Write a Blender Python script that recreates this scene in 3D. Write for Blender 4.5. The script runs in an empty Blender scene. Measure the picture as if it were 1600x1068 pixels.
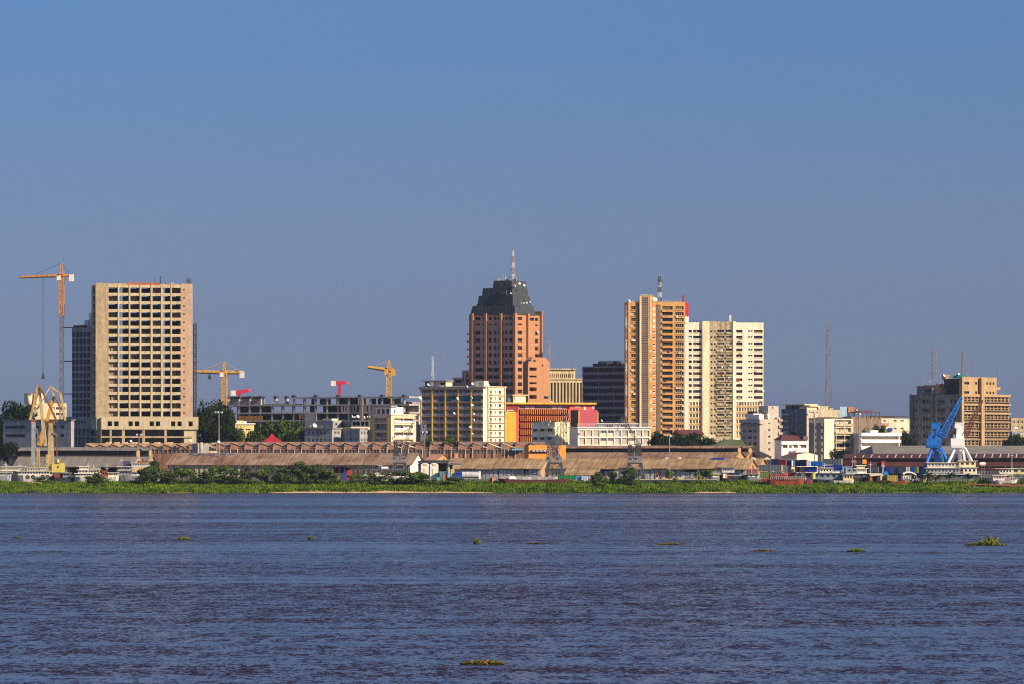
DENOISE = False
import bpy, math, random
from mathutils import Vector, Matrix
rad = math.radians
random.seed(11)
sc = bpy.context.scene
col = sc.collection

# ---------------------------------------------------------------- camera
F, HZ, EYE = 8000.0, 720.0, 12.0          # focal length in photo pixels, horizon row, eye height (m)
cd = bpy.data.cameras.new('camera'); cam = bpy.data.objects.new('camera', cd); col.objects.link(cam)
cam.location = (0, 0, EYE); cam.rotation_euler = (rad(90), 0, 0)
cd.sensor_width = 36; cd.lens = F / 1600 * 36
cd.shift_y = (HZ - 534) / 1600
cd.clip_start = 1; cd.clip_end = 90000
sc.camera = cam

# ---------------------------------------------------------------- light
SUN_AZ, SUN_EL = rad(61), rad(27)         # azimuth to the right of straight behind the camera
sv = Vector((math.sin(SUN_AZ) * math.cos(SUN_EL), -math.cos(SUN_AZ) * math.cos(SUN_EL), math.sin(SUN_EL)))
sl = bpy.data.lights.new('sun', 'SUN'); sl.energy = 4.8; sl.angle = rad(.5); sl.color = (1, .81, .56)
so = bpy.data.objects.new('sun', sl); col.objects.link(so); so.rotation_euler = (-sv).to_track_quat('-Z', 'Y').to_euler()
w = bpy.data.worlds.new('World'); sc.world = w; w.use_nodes = True
wn = w.node_tree.nodes; wl = w.node_tree.links
bg = wn['Background']; bg.inputs[1].default_value = .088
sky = wn.new('ShaderNodeTexSky'); sky.sky_type = 'NISHITA'; sky.sun_disc = False
sky.sun_elevation = SUN_EL; sky.sun_rotation = rad(180) - SUN_AZ
sky.air_density = 1.0; sky.dust_density = 1.0; sky.ozone_density = 3.0; sky.altitude = 200
tc = wn.new('ShaderNodeTexCoord'); sx = wn.new('ShaderNodeSeparateXYZ'); wl.new(tc.outputs['Generated'], sx.inputs[0])
rp = wn.new('ShaderNodeValToRGB'); rp.color_ramp.interpolation = 'LINEAR'
mp = wn.new('ShaderNodeMath'); mp.operation = 'MULTIPLY'; mp.inputs[1].default_value = 5.0; wl.new(sx.outputs[2], mp.inputs[0])
wl.new(mp.outputs[0], rp.inputs[0])
SKY_RAMP = [(0.0, (0.3846, 0.463, 0.871)), (0.075, (0.3846, 0.463, 0.871)), (0.1375, (0.3463, 0.4179, 0.7744)), (0.2, (0.3431, 0.412, 0.7345)), (0.2625, (0.3361, 0.4005, 0.7111)), (0.325, (0.3061, 0.4033, 0.7087)), (0.388, (0.288, 0.4107, 0.71)), (0.447, (0.2908, 0.4176, 0.7233)), (1.0, (0.84, 0.89, 1.10))]
while len(rp.color_ramp.elements) < len(SKY_RAMP): rp.color_ramp.elements.new(.5)
for e, (p, c) in zip(rp.color_ramp.elements, SKY_RAMP): e.position = p; e.color = (*c, 1)
mx = wn.new('ShaderNodeMix'); mx.data_type = 'RGBA'; mx.blend_type = 'MULTIPLY'; mx.inputs[0].default_value = 1
wl.new(sky.outputs[0], mx.inputs[6]); wl.new(rp.outputs[0], mx.inputs[7]); wl.new(mx.outputs[2], bg.inputs[0])
sc.view_settings.view_transform = 'Standard'; sc.view_settings.look = 'None'
sc.view_settings.exposure = .56; sc.view_settings.gamma = 1
sc.render.engine = 'CYCLES'; sc.cycles.use_denoising = DENOISE; sc.cycles.filter_width = 1.15
sc.cycles.max_bounces = 5; sc.cycles.diffuse_bounces = 3

# ---------------------------------------------------------------- materials
MATS = {}
def M(name, c, rough=.8, var=.22, sc_=.35, stretch='z', metal=0, c2=None, streak=.35, spec=.3, bump=0):
    if name in MATS: return MATS[name]
    m = bpy.data.materials.new(name); MATS[name] = m; m.use_nodes = True
    n, l = m.node_tree.nodes, m.node_tree.links
    b = n['Principled BSDF']; b.inputs['Roughness'].default_value = rough; b.inputs['Metallic'].default_value = metal
    b.inputs['Specular IOR Level'].default_value = spec
    if var <= 0 and streak <= 0:
        b.inputs['Base Color'].default_value = (*c, 1); return m
    g = n.new('ShaderNodeNewGeometry')
    t1 = n.new('ShaderNodeTexNoise'); t1.inputs['Scale'].default_value = sc_; t1.inputs['Detail'].default_value = 6; t1.inputs['Roughness'].default_value = .65
    l.new(g.outputs['Position'], t1.inputs['Vector'])
    r1 = n.new('ShaderNodeValToRGB'); r1.color_ramp.elements[0].position = .3; r1.color_ramp.elements[1].position = .7
    r1.color_ramp.elements[0].color = (*[x * (1 - var) for x in c], 1)
    r1.color_ramp.elements[1].color = (*(c2 if c2 else [min(1, x * (1 + var * .6)) for x in c]), 1)
    l.new(t1.outputs[0], r1.inputs[0])
    mp_ = n.new('ShaderNodeMapping'); mp_.inputs['Scale'].default_value = {'o': (.05, 1.15, .1), 'z': (.9, .9, .07), 'y': (.9, .06, .25), 'x': (.06, .9, .9)}[stretch]
    if stretch == 'o': tco = n.new('ShaderNodeTexCoord'); l.new(tco.outputs['Object'], mp_.inputs[0])   # along the roof slope
    else: l.new(g.outputs['Position'], mp_.inputs[0])
    t2 = n.new('ShaderNodeTexNoise'); t2.inputs['Scale'].default_value = 1; t2.inputs['Detail'].default_value = 5; t2.inputs['Roughness'].default_value = .7
    l.new(mp_.outputs[0], t2.inputs['Vector'])
    r2 = n.new('ShaderNodeValToRGB'); r2.color_ramp.elements[0].position = .36; r2.color_ramp.elements[1].position = .56
    k = 1 - streak
    r2.color_ramp.elements[0].color = (k, k * .97, k * .93, 1); r2.color_ramp.elements[1].color = (1, 1, 1, 1)
    l.new(t2.outputs[0], r2.inputs[0])
    mm = n.new('ShaderNodeMix'); mm.data_type = 'RGBA'; mm.blend_type = 'MULTIPLY'; mm.inputs[0].default_value = 1
    l.new(r1.outputs[0], mm.inputs[6]); l.new(r2.outputs[0], mm.inputs[7]); l.new(mm.outputs[2], b.inputs['Base Color'])
    if bump:
        bp = n.new('ShaderNodeBump'); bp.inputs['Strength'].default_value = bump; bp.inputs['Distance'].default_value = .3
        l.new(t2.outputs[0], bp.inputs['Height']); l.new(bp.outputs[0], b.inputs['Normal'])
    return m
RAW = M('raw_concrete', (.45, .35, .205), .9, .26, .6, streak=.3)
RAWL = M('fresh_concrete', (.56, .46, .29), .9, .18, .7, streak=.22)
RAWD = M('weathered_concrete', (.27, .26, .25), .9, .3, .4, streak=.35)
GREY = M('grey_render', (.36, .35, .35), .85, .25, .4)
DARKG = M('dark_grey_render', (.15, .155, .17), .85, .25, .4)
CREAM = M('cream_paint', (.72, .60, .37), .75, .12, .3, streak=.2)
CREAM2 = M('pale_cream_paint', (.83, .75, .53), .75, .13, .25, streak=.28)
WHITE = M('white_paint', (.80, .77, .70), .7, .1, .3, streak=.14)
WHITE2 = M('bright_white_paint', (.85, .84, .82), .6, .04, .3, streak=.05)
STAIN = M('stained_render', (.52, .43, .27), .85, .45, .8, streak=.5)
BROWN = M('brown_stone', (.58, .34, .26), .8, .2, .3, streak=.25)
TERRA = M('terracotta_cladding', (.43, .205, .10), .8, .12, .3, streak=.15)
ORANGE = M('orange_paint', (.66, .31, .07), .75, .14, .3, streak=.18, c2=(.74, .42, .15))
ORANGE2 = M('bright_orange_paint', (.80, .30, .05), .7, .08, .3, streak=.12)
YELLOW = M('yellow_paint', (.78, .46, .04), .7, .1, .4, streak=.1)
RED = M('red_paint', (.60, .10, .09), .7, .1, .3, streak=.12)
PINK = M('pink_red_steel', (.56, .03, .075), .5, .05, .3, streak=.05)
MAROON = M('maroon_paint', (.15, .045, .04), .75, .25, .4)
SLATE = M('slate_cladding', (.055, .064, .07), .6, .25, .4, streak=.35)
BLUEG = M('blue_grey_cladding', (.10, .115, .15), .55, .2, .4)
BEIGE = M('beige_stone', (.55, .44, .27), .85, .12, .3)
RUST = M('rusty_roof_sheets', (.33, .175, .105), .9, .45, .12, 'o', c2=(.43, .30, .21), spec=.05, streak=.45)
TANR = M('tan_roof_sheets', (.44, .27, .13), .9, .4, .14, 'o', c2=(.52, .37, .21), spec=.05, streak=.45)
GREYR = M('grey_roof_sheets', (.24, .215, .185), .85, .25, .14, 'o', streak=.3)
REDR = M('dark_red_roof_sheets', (.085, .028, .025), .8, .3, .14, 'o', streak=.3)
BRICK = M('red_brick', (.44, .225, .145), .9, .25, .5, streak=.25)
GABLE = M('ochre_gable_render', (.50, .29, .13), .85, .2, .4, streak=.25)
OCHRE = M('ochre_wall', (.56, .42, .28), .85, .25, .4, streak=.3)
TIN = M('pale_tin_sheet', (.52, .50, .49), .7, .3, .6, streak=.4)
GLASS = M('dark_glass', (.016, .019, .032), .12, 0, streak=0, spec=.5)
GLASS2 = M('blue_glass', (.035, .05, .085), .15, 0, streak=0, spec=.6)
SHADE = M('dark_opening', (.03, .028, .03), .9, 0, streak=0)
CURT = M('pale_curtain', (.5, .46, .38), .9, .2, 1.2, streak=.1)
BLIND = M('brown_shutter', (.16, .1, .075), .8, .3, 1, streak=.2)
FRAMEW = M('white_window_frame', (.6, .57, .5), .7, 0, streak=0)
FRAMED = M('dark_window_frame', (.08, .075, .075), .7, 0, streak=0)
STEEL = M('grey_steel', (.20, .205, .22), .6, .3, 1, streak=.3)
STEELD = M('dark_steel', (.06, .058, .065), .6, .3, 1, streak=.2)
STEELP = M('pale_galvanised_steel', (.5, .5, .5), .5, .1, 1, streak=.1)
CRANEO = M('orange_crane_paint', (.62, .25, .05), .6, .2, .8, streak=.25)
CRANEY = M('yellow_crane_paint', (.68, .38, .06), .6, .2, .8, streak=.25)
CRANEW = M('rust_cream_crane_paint', (.56, .42, .2), .7, .4, .7, streak=.4)
RUSTS = M('rusty_steel', (.27, .11, .055), .8, .4, .8, streak=.4)
CBLUE = M('bright_blue_paint', (.008, .14, .58), .55, .25, .5, streak=.25, c2=(.015, .19, .66))
NAVY = M('navy_container_paint', (.015, .03, .13), .6, .25, .7, streak=.2)
ROYAL = M('royal_blue_paint', (.02, .06, .42), .55, .2, .7, streak=.2)
SKYB = M('sky_blue_paint', (.22, .45, .70), .6, .15, .7, streak=.2)
CGREEN = M('green_tarpaulin', (.02, .26, .07), .7, .25, .8, streak=.2)
CGREEN2 = M('faded_green_paint', (.17, .27, .07), .7, .25, .8, streak=.3)
CRED = M('red_container_paint', (.33, .035, .03), .65, .25, .8, streak=.3)
CGREY = M('grey_container_paint', (.23, .23, .24), .65, .15, .8, streak=.25)
CYEL = M('yellow_container_paint', (.52, .42, .09), .65, .15, .8, streak=.2)
BOATW = M('white_boat_paint', (.74, .70, .62), .6, .2, .7, streak=.4)
BOATG = M('grey_boat_paint', (.30, .33, .37), .65, .25, .7, streak=.4)
HULLD = M('dark_hull_paint', (.06, .06, .07), .6, .3, .7, streak=.4)
HULLR = M('red_hull_paint', (.34, .07, .035), .7, .3, .7, streak=.4)
BARK = M('bark', (.12, .09, .065), .95, .3, 1)
SOIL = M('red_soil', (.26, .085, .04), .95, .3, .4, streak=.1)

# ---------------------------------------------------------------- mesh builder
class MB:
    def __init__(s): s.v, s.f, s.mi = [], [], []; s.T = None
    def add(s, pts, faces, m=0):
        o = len(s.v)
        s.v += [tuple(s.T(p)) if s.T else tuple(p) for p in pts]
        s.f += [tuple(i + o for i in f) for f in faces]; s.mi += [m] * len(faces)
    def quad(s, a, b, c, d, m=0): s.add([a, b, c, d], [(0, 1, 2, 3)], m)
    def poly(s, pts, m=0): s.add(pts, [tuple(range(len(pts)))], m)
    def box(s, x0, x1, y0, y1, z0, z1, m=0):
        s.add([(x0, y0, z0), (x1, y0, z0), (x1, y1, z0), (x0, y1, z0), (x0, y0, z1), (x1, y0, z1), (x1, y1, z1), (x0, y1, z1)],
              [(0, 3, 2, 1), (4, 5, 6, 7), (0, 1, 5, 4), (1, 2, 6, 5), (2, 3, 7, 6), (3, 0, 4, 7)], m)
    def frustum(s, b, t, z0, z1, m=0):      # b, t = (x0, x1, y0, y1)
        s.add([(b[0], b[2], z0), (b[1], b[2], z0), (b[1], b[3], z0), (b[0], b[3], z0), (t[0], t[2], z1), (t[1], t[2], z1), (t[1], t[3], z1), (t[0], t[3], z1)],
              [(0, 3, 2, 1), (4, 5, 6, 7), (0, 1, 5, 4), (1, 2, 6, 5), (2, 3, 7, 6), (3, 0, 4, 7)], m)
    def bar(s, p, q, w, w1=None, n=4, m=0):
        p, q = Vector(p), Vector(q); d = (q - p)
        if d.length < 1e-5: return
        d.normalize(); a = d.cross(Vector((0, 0, 1)) if abs(d.z) < .95 else Vector((1, 0, 0))).normalized(); b = d.cross(a)
        w1 = w if w1 is None else w1
        k = .7071 if n == 4 else .5
        ring = lambda c, r: [c + (a * math.cos(2 * math.pi * (i + .5) / n) + b * math.sin(2 * math.pi * (i + .5) / n)) * r * k for i in range(n)]
        s.add(ring(p, w) + ring(q, w1), [(i, (i + 1) % n, n + (i + 1) % n, n + i) for i in range(n)] + [tuple(range(n))[::-1], tuple(range(n, 2 * n))], m)
    def lattice(s, p, q, w0, w1, nb, r, m=0, sec=4):
        p, q = Vector(p), Vector(q); d = (q - p).normalized()
        a = d.cross(Vector((0, 1, 0)) if abs(d.y) < .9 else Vector((1, 0, 0))).normalized(); b = d.cross(a)
        off = [(-1, -1), (1, -1), (1, 1), (-1, 1)] if sec == 4 else [(-1, -.6), (1, -.6), (0, 1)]
        pt = lambda i, k: p + (q - p) * (i / nb) + (a * off[k][0] + b * off[k][1]) * ((w0 + (w1 - w0) * i / nb) * .5)
        for k in range(sec):
            s.bar(pt(0, k), pt(nb, k), r * 1.5, m=m)
            k2 = (k + 1) % sec
            for i in range(nb):
                s.bar(pt(i, k if i % 2 else k2), pt(i + 1, k2 if i % 2 else k), r, m=m)
                s.bar(pt(i, k), pt(i, k2), r, m=m)
    def build(s, name, mats, parent=None, smooth=False):
        me = bpy.data.meshes.new(name); me.from_pydata(s.v, [], s.f)
        for m in (mats if isinstance(mats, (list, tuple)) else [mats]): me.materials.append(m)
        if any(s.mi): me.polygons.foreach_set('material_index', s.mi)
        if smooth: me.polygons.foreach_set('use_smooth', [True] * len(me.polygons))
        me.update()
        o = bpy.data.objects.new(name, me); col.objects.link(o); o.parent = parent
        return o

def tag(o, label=None, cat=None, group=None, kind=None):
    for k, v in (('label', label), ('category', cat), ('group', group), ('kind', kind)):
        if v: o[k] = v
    return o
def thing(name, label, cat, loc, rz=0, group=None):
    o = bpy.data.objects.new(name, None); col.objects.link(o); o.location = loc; o.rotation_euler = (0, 0, rz); o.empty_display_size = 2
    return tag(o, label, cat, group)
def ground(Y, X=0):
    if Y < 1951: return max(-2.5, (Y - 1951) * .25)
    if Y < 1966: return (Y - 1951) / 15 * 3.0
    if Y < 2000: return 3.0 + (Y - 1966) / 34 * 1.8
    return 4.8 + (Y - 2000) * .006
def wx(px, Y): return (px - 800) / F * Y
def wz(py, Y): return EYE + (HZ - py) / F * Y
def P3(px, py, Y): return Vector((wx(px, Y), Y, wz(py, Y)))

# ---------------------------------------------------------------- buildings: a near corner, a right face R (local +x) and a left face L (local +y)
WINC = {}
def win_mesh(w, h, glass, frame, nm, ft):
    k = (round(w, 1), round(h, 1), glass.name, frame.name, nm)
    if k not in WINC:
        mb = MB(); win_geo(mb, w, h, nm, ft)
        me = bpy.data.meshes.new('window'); me.from_pydata(mb.v, [], mb.f); me.materials.append(glass); me.materials.append(frame)
        me.polygons.foreach_set('material_index', mb.mi); me.update(); WINC[k] = me
    return WINC[k]
def win_geo(mb, w, h, nm, ft):
    mb.quad((-w / 2, 0, -h / 2), (w / 2, 0, -h / 2), (w / 2, 0, h / 2), (-w / 2, 0, h / 2), 0)
    f = ft
    for a, b, c, d in ((-w / 2, w / 2, -h / 2, -h / 2 + f), (-w / 2, w / 2, h / 2 - f, h / 2), (-w / 2, -w / 2 + f, -h / 2 + f, h / 2 - f), (w / 2 - f, w / 2, -h / 2 + f, h / 2 - f)):
        mb.box(a, b, -.08, -.002, c, d, 1)
    for i in range(1, nm):
        x = -w / 2 + w * i / nm; mb.box(x - f / 2, x + f / 2, -.07, -.002, -h / 2 + f, h / 2 - f, 1)

class Bld:
    def __init__(s, name, label, cat, px, Y, al, group=None, z0=None):
        s.X, s.Y, s.a = wx(px, Y), Y, rad(al)
        s.z0 = ground(Y) - .3 if z0 is None else z0
        s.root = thing(name, label, cat, (s.X, Y, s.z0), s.a, group)
        s.nw = 0; s.ex = {}
    def uR(s, px):
        k = (px - 800) / F; return (k * s.Y - s.X) / (math.cos(s.a) - k * math.sin(s.a))
    def uL(s, px):
        k = (px - 800) / F; return (k * s.Y - s.X) / (-math.sin(s.a) - k * math.cos(s.a))
    def u(s, side, px): return s.uR(px) if side == 'R' else s.uL(px)
    def z(s, py): return wz(py, s.Y) - s.z0
    def holes(s, side, cols, rows):
        out = []
        for a, b in cols:
            ua, ub = sorted((s.u(side, a), s.u(side, b)))
            for t, bt in rows: out.append((ua, ub, s.z(bt), s.z(t)))
        return out
    def block(s, name, mat, x0, x1, y0, y1, z0, z1, hR=(), hL=(), d=.35, par=.5, roof=None, mrev=None):
        mb = MB()
        wall(mb, lambda u, o, z: (u, y0 - o, z), x0, x1, z0, z1, hR, d)
        wall(mb, lambda u, o, z: (x0 - o, u, z), y0, y1, z0, z1, hL, d)
        mb.quad((x1, y0, z0), (x1, y1, z0), (x1, y1, z1), (x1, y0, z1)); mb.quad((x1, y1, z0), (x0, y1, z0), (x0, y1, z1), (x1, y1, z1))
        zr = z1 - par; mb.quad((x0 + .01, y0 + .01, zr), (x1 - .01, y0 + .01, zr), (x1 - .01, y1 - .01, zr), (x0 + .01, y1 - .01, zr), 1)
        return mb.build(name, [mat, roof or GREY], s.root)
    def wins(s, side, holes, dep, off=0, glass=(GLASS,), frame=FRAMEW, nm=2, ft=.1, name='window', grow=.03):
        for ua, ub, za, zb in holes:
            w_, h_ = ub - ua + grow, zb - za + grow; uc, zc = (ua + ub) / 2, (za + zb) / 2
            g = random.choice(glass)
            if s.nw < 96:
                o = bpy.data.objects.new(name, win_mesh(w_, h_, g, frame, nm, ft)); col.objects.link(o); o.parent = s.root
                if side == 'R': o.location = (uc, off + dep, zc)
                else: o.location = (off + dep, uc, zc); o.rotation_euler = (0, 0, -math.pi / 2)
                s.nw += 1
            else:
                k = (g.name, frame.name)
                mb = s.ex.setdefault(k, (MB(), g, frame))[0]
                mb.T = (lambda p: (uc + p[0], off + dep + p[1], zc + p[2])) if side == 'R' else (lambda p: (off + dep + p[1], uc - p[0], zc + p[2]))
                win_geo(mb, w_, h_, nm, ft)
    def finish(s):
        if not s.ex: return
        big = MB(); ms = []
        for mb, g, fr in s.ex.values():
            o = len(big.v); b = len(ms); ms += [g, fr]
            big.v += mb.v; big.f += [tuple(i + o for i in f) for f in mb.f]; big.mi += [i + b for i in mb.mi]
        tag(big.build('window', ms, s.root), kind='stuff')
    def part(s, name, mat, *boxes):
        if len(boxes) > 1 and not any(k in name for k in ('rail', 'mark', 'equipment', 'peeled', 'opening', 'vent')):
            for b in boxes: o = s.part(name, mat, b)          # every piece is a part of its own
            return o
        mb = MB()
        for b in boxes: mb.box(*b)
        return mb.build(name, mat, s.root)
def wall(mb, fn, u0, u1, z0, z1, holes, d, m=0):
    holes = [(max(a, u0), min(b, u1), max(c, z0), min(e, z1)) for a, b, c, e in holes if b > u0 and a < u1 and e > z0 and c < z1]
    q = lambda p: round(p, 4)
    us = sorted({q(u0), q(u1)} | {q(h[0]) for h in holes} | {q(h[1]) for h in holes}); zs = sorted({q(z0), q(z1)} | {q(h[2]) for h in holes} | {q(h[3]) for h in holes})
    ui = {u: i for i, u in enumerate(us)}; zi = {z: i for i, z in enumerate(zs)}
    hole = set()
    for a, b, c, e in holes:
        for i in range(ui[q(a)], ui[q(b)]):
            for j in range(zi[q(c)], zi[q(e)]): hole.add((i, j))
    for i in range(len(us) - 1):
        j = 0
        while j < len(zs) - 1:
            if (i, j) in hole: j += 1; continue
            j2 = j
            while j2 + 1 < len(zs) - 1 and (i, j2 + 1) not in hole: j2 += 1
            mb.quad(fn(us[i], 0, zs[j]), fn(us[i + 1], 0, zs[j]), fn(us[i + 1], 0, zs[j2 + 1]), fn(us[i], 0, zs[j2 + 1]), m)
            j = j2 + 1
    for a, b, c, e in holes:
        for p, r in (((a, c), (b, c)), ((b, c), (b, e)), ((b, e), (a, e)), ((a, e), (a, c))):
            mb.quad(fn(p[0], 0, p[1]), fn(r[0], 0, r[1]), fn(r[0], -d, r[1]), fn(p[0], -d, p[1]), m)
def rows(y0, y1, n, a=.2, b=.75):
    h = (y1 - y0) / n; return [(y0 + (i + a) * h, y0 + (i + b) * h) for i in range(n)]
def cols(x0, x1, n, a=.15, b=.85):
    w_ = (x1 - x0) / n; return [(x0 + (i + a) * w_, x0 + (i + b) * w_) for i in range(n)]
MIXG = (GLASS, GLASS, GLASS, GLASS, GLASS2, SHADE, CURT, BLIND)
DARKW = (GLASS, GLASS, SHADE, GLASS2)

def house(name, label, cat, pxL, pxC, pxR, top, Y, al, mat, L=None, R=None, dL=.3, dR=.3, glass=MIXG, frame=FRAMEW, nm=2, cornice=None, mat2=None, base=None, group=None, roof=None, deep=0, par=.5):
    """one plain block: L / R = (columns, rows) of window openings in photo rows and columns"""
    b = Bld(name, label, cat, pxC, Y, al, group)
    WL = b.uL(pxL) if pxL is not None and pxL < pxC else 0
    WR = b.uR(pxR) if pxR is not None and pxR > pxC else 0
    if WL < 6: WL = deep or 12
    if WR < 6 or (deep and deep < 6): WR = deep or 12
    b.WL, b.WR, b.H = WL, WR, b.z(top)
    hL = b.holes('L', *L) if L else []; hR = b.holes('R', *R) if R else []
    b.block('wall', mat, 0, WR, 0, WL, 0, b.H, hR, hL, max(dL, dR), par, roof)
    b.wins('L', hL, dL, 0, glass, frame, nm); b.wins('R', hR, dR, 0, glass, frame, nm)
    if cornice: b.part('cornice', cornice, (-.5, WR + .5, -.5, WL + .5, b.H + .003, b.H + .5))
    return b
HAZE = 0.00002
# ---------------------------------------------------------------- river, banks, hills
def river_mat():
    m = bpy.data.materials.new('river_water'); m.use_nodes = True
    n, l = m.node_tree.nodes, m.node_tree.links; b = n['Principled BSDF']
    b.inputs['Base Color'].default_value = (*WATER_C, 1); b.inputs['Roughness'].default_value = .2
    b.inputs['IOR'].default_value = 1.33; b.inputs['Specular IOR Level'].default_value = .5
    g = n.new('ShaderNodeNewGeometry')
    def noise(sx, sy, det, rough=.6, out=0):
        mp_ = n.new('ShaderNodeMapping'); mp_.inputs['Scale'].default_value = (sx, sy, 1); l.new(g.outputs['Position'], mp_.inputs[0])
        t = n.new('ShaderNodeTexNoise'); t.inputs['Scale'].default_value = 1; t.inputs['Detail'].default_value = det; t.inputs['Roughness'].default_value = rough
        l.new(mp_.outputs[0], t.inputs['Vector']); return t.outputs[out]
    def vm(op, a, b_):
        x = n.new('ShaderNodeVectorMath'); x.operation = op
        for i, v in enumerate((a, b_)):
            if isinstance(v, tuple): x.inputs[i].default_value = v
            elif v is not None: l.new(v, x.inputs[i])
        return x
    def slope(tex, k): return vm('MULTIPLY', vm('SUBTRACT', tex, (.5, .5, .5)).outputs[0], (k, k, 0)).outputs[0]
    # surface slope = swell + chop + ripples, wind waves leaning to the near bank, stronger in the ruffled stretches
    sl = vm('ADD', vm('ADD', slope(noise(*W1, 3, .6, 1), W1K), slope(noise(*W2, 4, .65, 1), W2K)).outputs[0], slope(noise(*W3, 3, .7, 1), W3K)).outputs[0]
    sl = vm('ADD', sl, (0, -LEAN, 0)).outputs[0]
    p1 = noise(.0009, .008, 8, .76); p2 = noise(.0006, .0035, 3); p3 = noise(.012, .09, 4, .65)
    add = n.new('ShaderNodeMath'); add.operation = 'MULTIPLY_ADD'; l.new(p1, add.inputs[0]); add.inputs[1].default_value = 1.5; l.new(p2, add.inputs[2])
    ad2 = n.new('ShaderNodeMath'); ad2.operation = 'ADD'; l.new(add.outputs[0], ad2.inputs[0]); l.new(p3, ad2.inputs[1])
    r = n.new('ShaderNodeMapRange'); r.inputs[1].default_value = 1.60; r.inputs[2].default_value = 1.90; r.inputs[3].default_value = .30; r.inputs[4].default_value = 1.7
    l.new(ad2.outputs[0], r.inputs[0])
    sc_v = n.new('ShaderNodeVectorMath'); sc_v.operation = 'SCALE'; l.new(sl, sc_v.inputs[0]); l.new(r.outputs[0], sc_v.inputs['Scale'])
    nn = vm('NORMALIZE', vm('ADD', sc_v.outputs[0], (0, 0, 1)).outputs[0], None)
    l.new(nn.outputs[0], b.inputs['Normal'])
    return m
WATER_C = (.024, .015, .023); W1, W1K = (.22, .14), .45; W2, W2K = (.7, .24), 1.35; W3, W3K = (3.2, 1.0), 2.4; LEAN = .17
mb = MB(); mb.quad((-30000, -3000, 0), (30000, -3000, 0), (30000, 1990, 0), (-30000, 1990, 0))
tag(mb.build('river', river_mat()), kind='structure')

def hash2(i, j): return (math.sin(i * 127.1 + j * 311.7) * 43758.5453) % 1.0
def vnoise(x, y=0.0):
    i, j = math.floor(x), math.floor(y); fx, fy = x - i, y - j
    fx, fy = fx * fx * (3 - 2 * fx), fy * fy * (3 - 2 * fy)
    a = hash2(i, j) + (hash2(i + 1, j) - hash2(i, j)) * fx; b = hash2(i, j + 1) + (hash2(i + 1, j + 1) - hash2(i, j + 1)) * fx
    return a + (b - a) * fy
def shore(x): return 1951 + 3.5 * vnoise(x / 23.0, 3) + 1.5 * vnoise(x / 6.0, 9)
def bank(x, y):
    d = y - shore(x)
    if d < 0: return max(-2.5, d * .25)
    h = min(d / 14, 1) * 2.2 + min(max((y - 1966) / 34, 0), 1) * 2.6 + max(y - 2000, 0) * .006 * (1 if y < 2700 else 2700 / y)
    return h + (vnoise(x / 9, y / 5) - .5) * .5 * min(d / 5, 1) * (1 if y < 2000 else 0)
xs = [-30000, -9000, -3000, -900, -400] + [-260 + 4 * i for i in range(131)] + [400, 900, 3000, 9000, 30000]
ys = [1900, 1940, 1948, 1951, 1953, 1955, 1957, 1960, 1963, 1966, 1970, 1975, 1980, 1986, 1993, 2000, 2050, 2200, 2700, 5000, 14000, 40000]
mb = MB(); nx = len(xs)
mb.v = [(x, y, bank(x, y)) for y in ys for x in xs]
mb.f = [(j * nx + i, j * nx + i + 1, (j + 1) * nx + i + 1, (j + 1) * nx + i) for j in range(len(ys) - 1) for i in range(nx - 1)]; mb.mi = [0] * len(mb.f)
tag(mb.build('ground', M('bank_earth', (.09, .105, .04), .95, .4, .3, streak=.1), smooth=True), kind='structure')

def strip(name, px0, px1, wd, mat, dz=.12, y0=0, n=90, k=1.0):   # a thin uneven sheet lying on the bank along the waterline
    mb = MB(); x0, x1 = wx(px0, 1952), wx(px1, 1952)
    top, bot = [], []
    for i in range(n + 1):
        x = x0 + (x1 - x0) * i / n; t = min(i, n - i) / n * 6; e = min(1, t)
        a = shore(x) + y0 - .5; b = a + .5 + wd * e * (.35 + .9 * vnoise(x / 7 * k, 4))
        bot.append((x, a, bank(x, a) + dz)); top.append((x, b, bank(x, b) + dz))
    mb.v = bot + top; mb.f = [(i, i + 1, n + 2 + i, n + 1 + i) for i in range(n)]; mb.mi = [0] * n
    return tag(mb.build(name, mat), kind='structure')
SAND = M('river_sand', (.66, .42, .22), .95, .25, .5, streak=.1)
strip('sand', 424, 770, 4.0, SAND)
strip('sand', 1085, 1150, 3.0, SAND)
strip('sand', 262, 300, 3.0, SAND)
mb = MB(); n = 40
a = [(wx(1500 + 130 * i / n, 1972), 1963.5 + 2.0 * vnoise(i * .4, 2) + 9 * (1 - i / n) ** 2, 0) for i in range(n + 1)]
b = [(wx(1500 + 130 * i / n, 1972), a[i][1] + .3 + 11 * min(1, i / n * 2) * (.7 + .5 * vnoise(i * .5, 7)), 0) for i in range(n + 1)]
mb.v = [(x, y, bank(x, y) + .5) for x, y, _ in a + b]; mb.f = [(i, i + 1, n + 2 + i, n + 1 + i) for i in range(n)]; mb.mi = [0] * n
tag(mb.build('bare_soil', SOIL), kind='structure')

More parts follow.
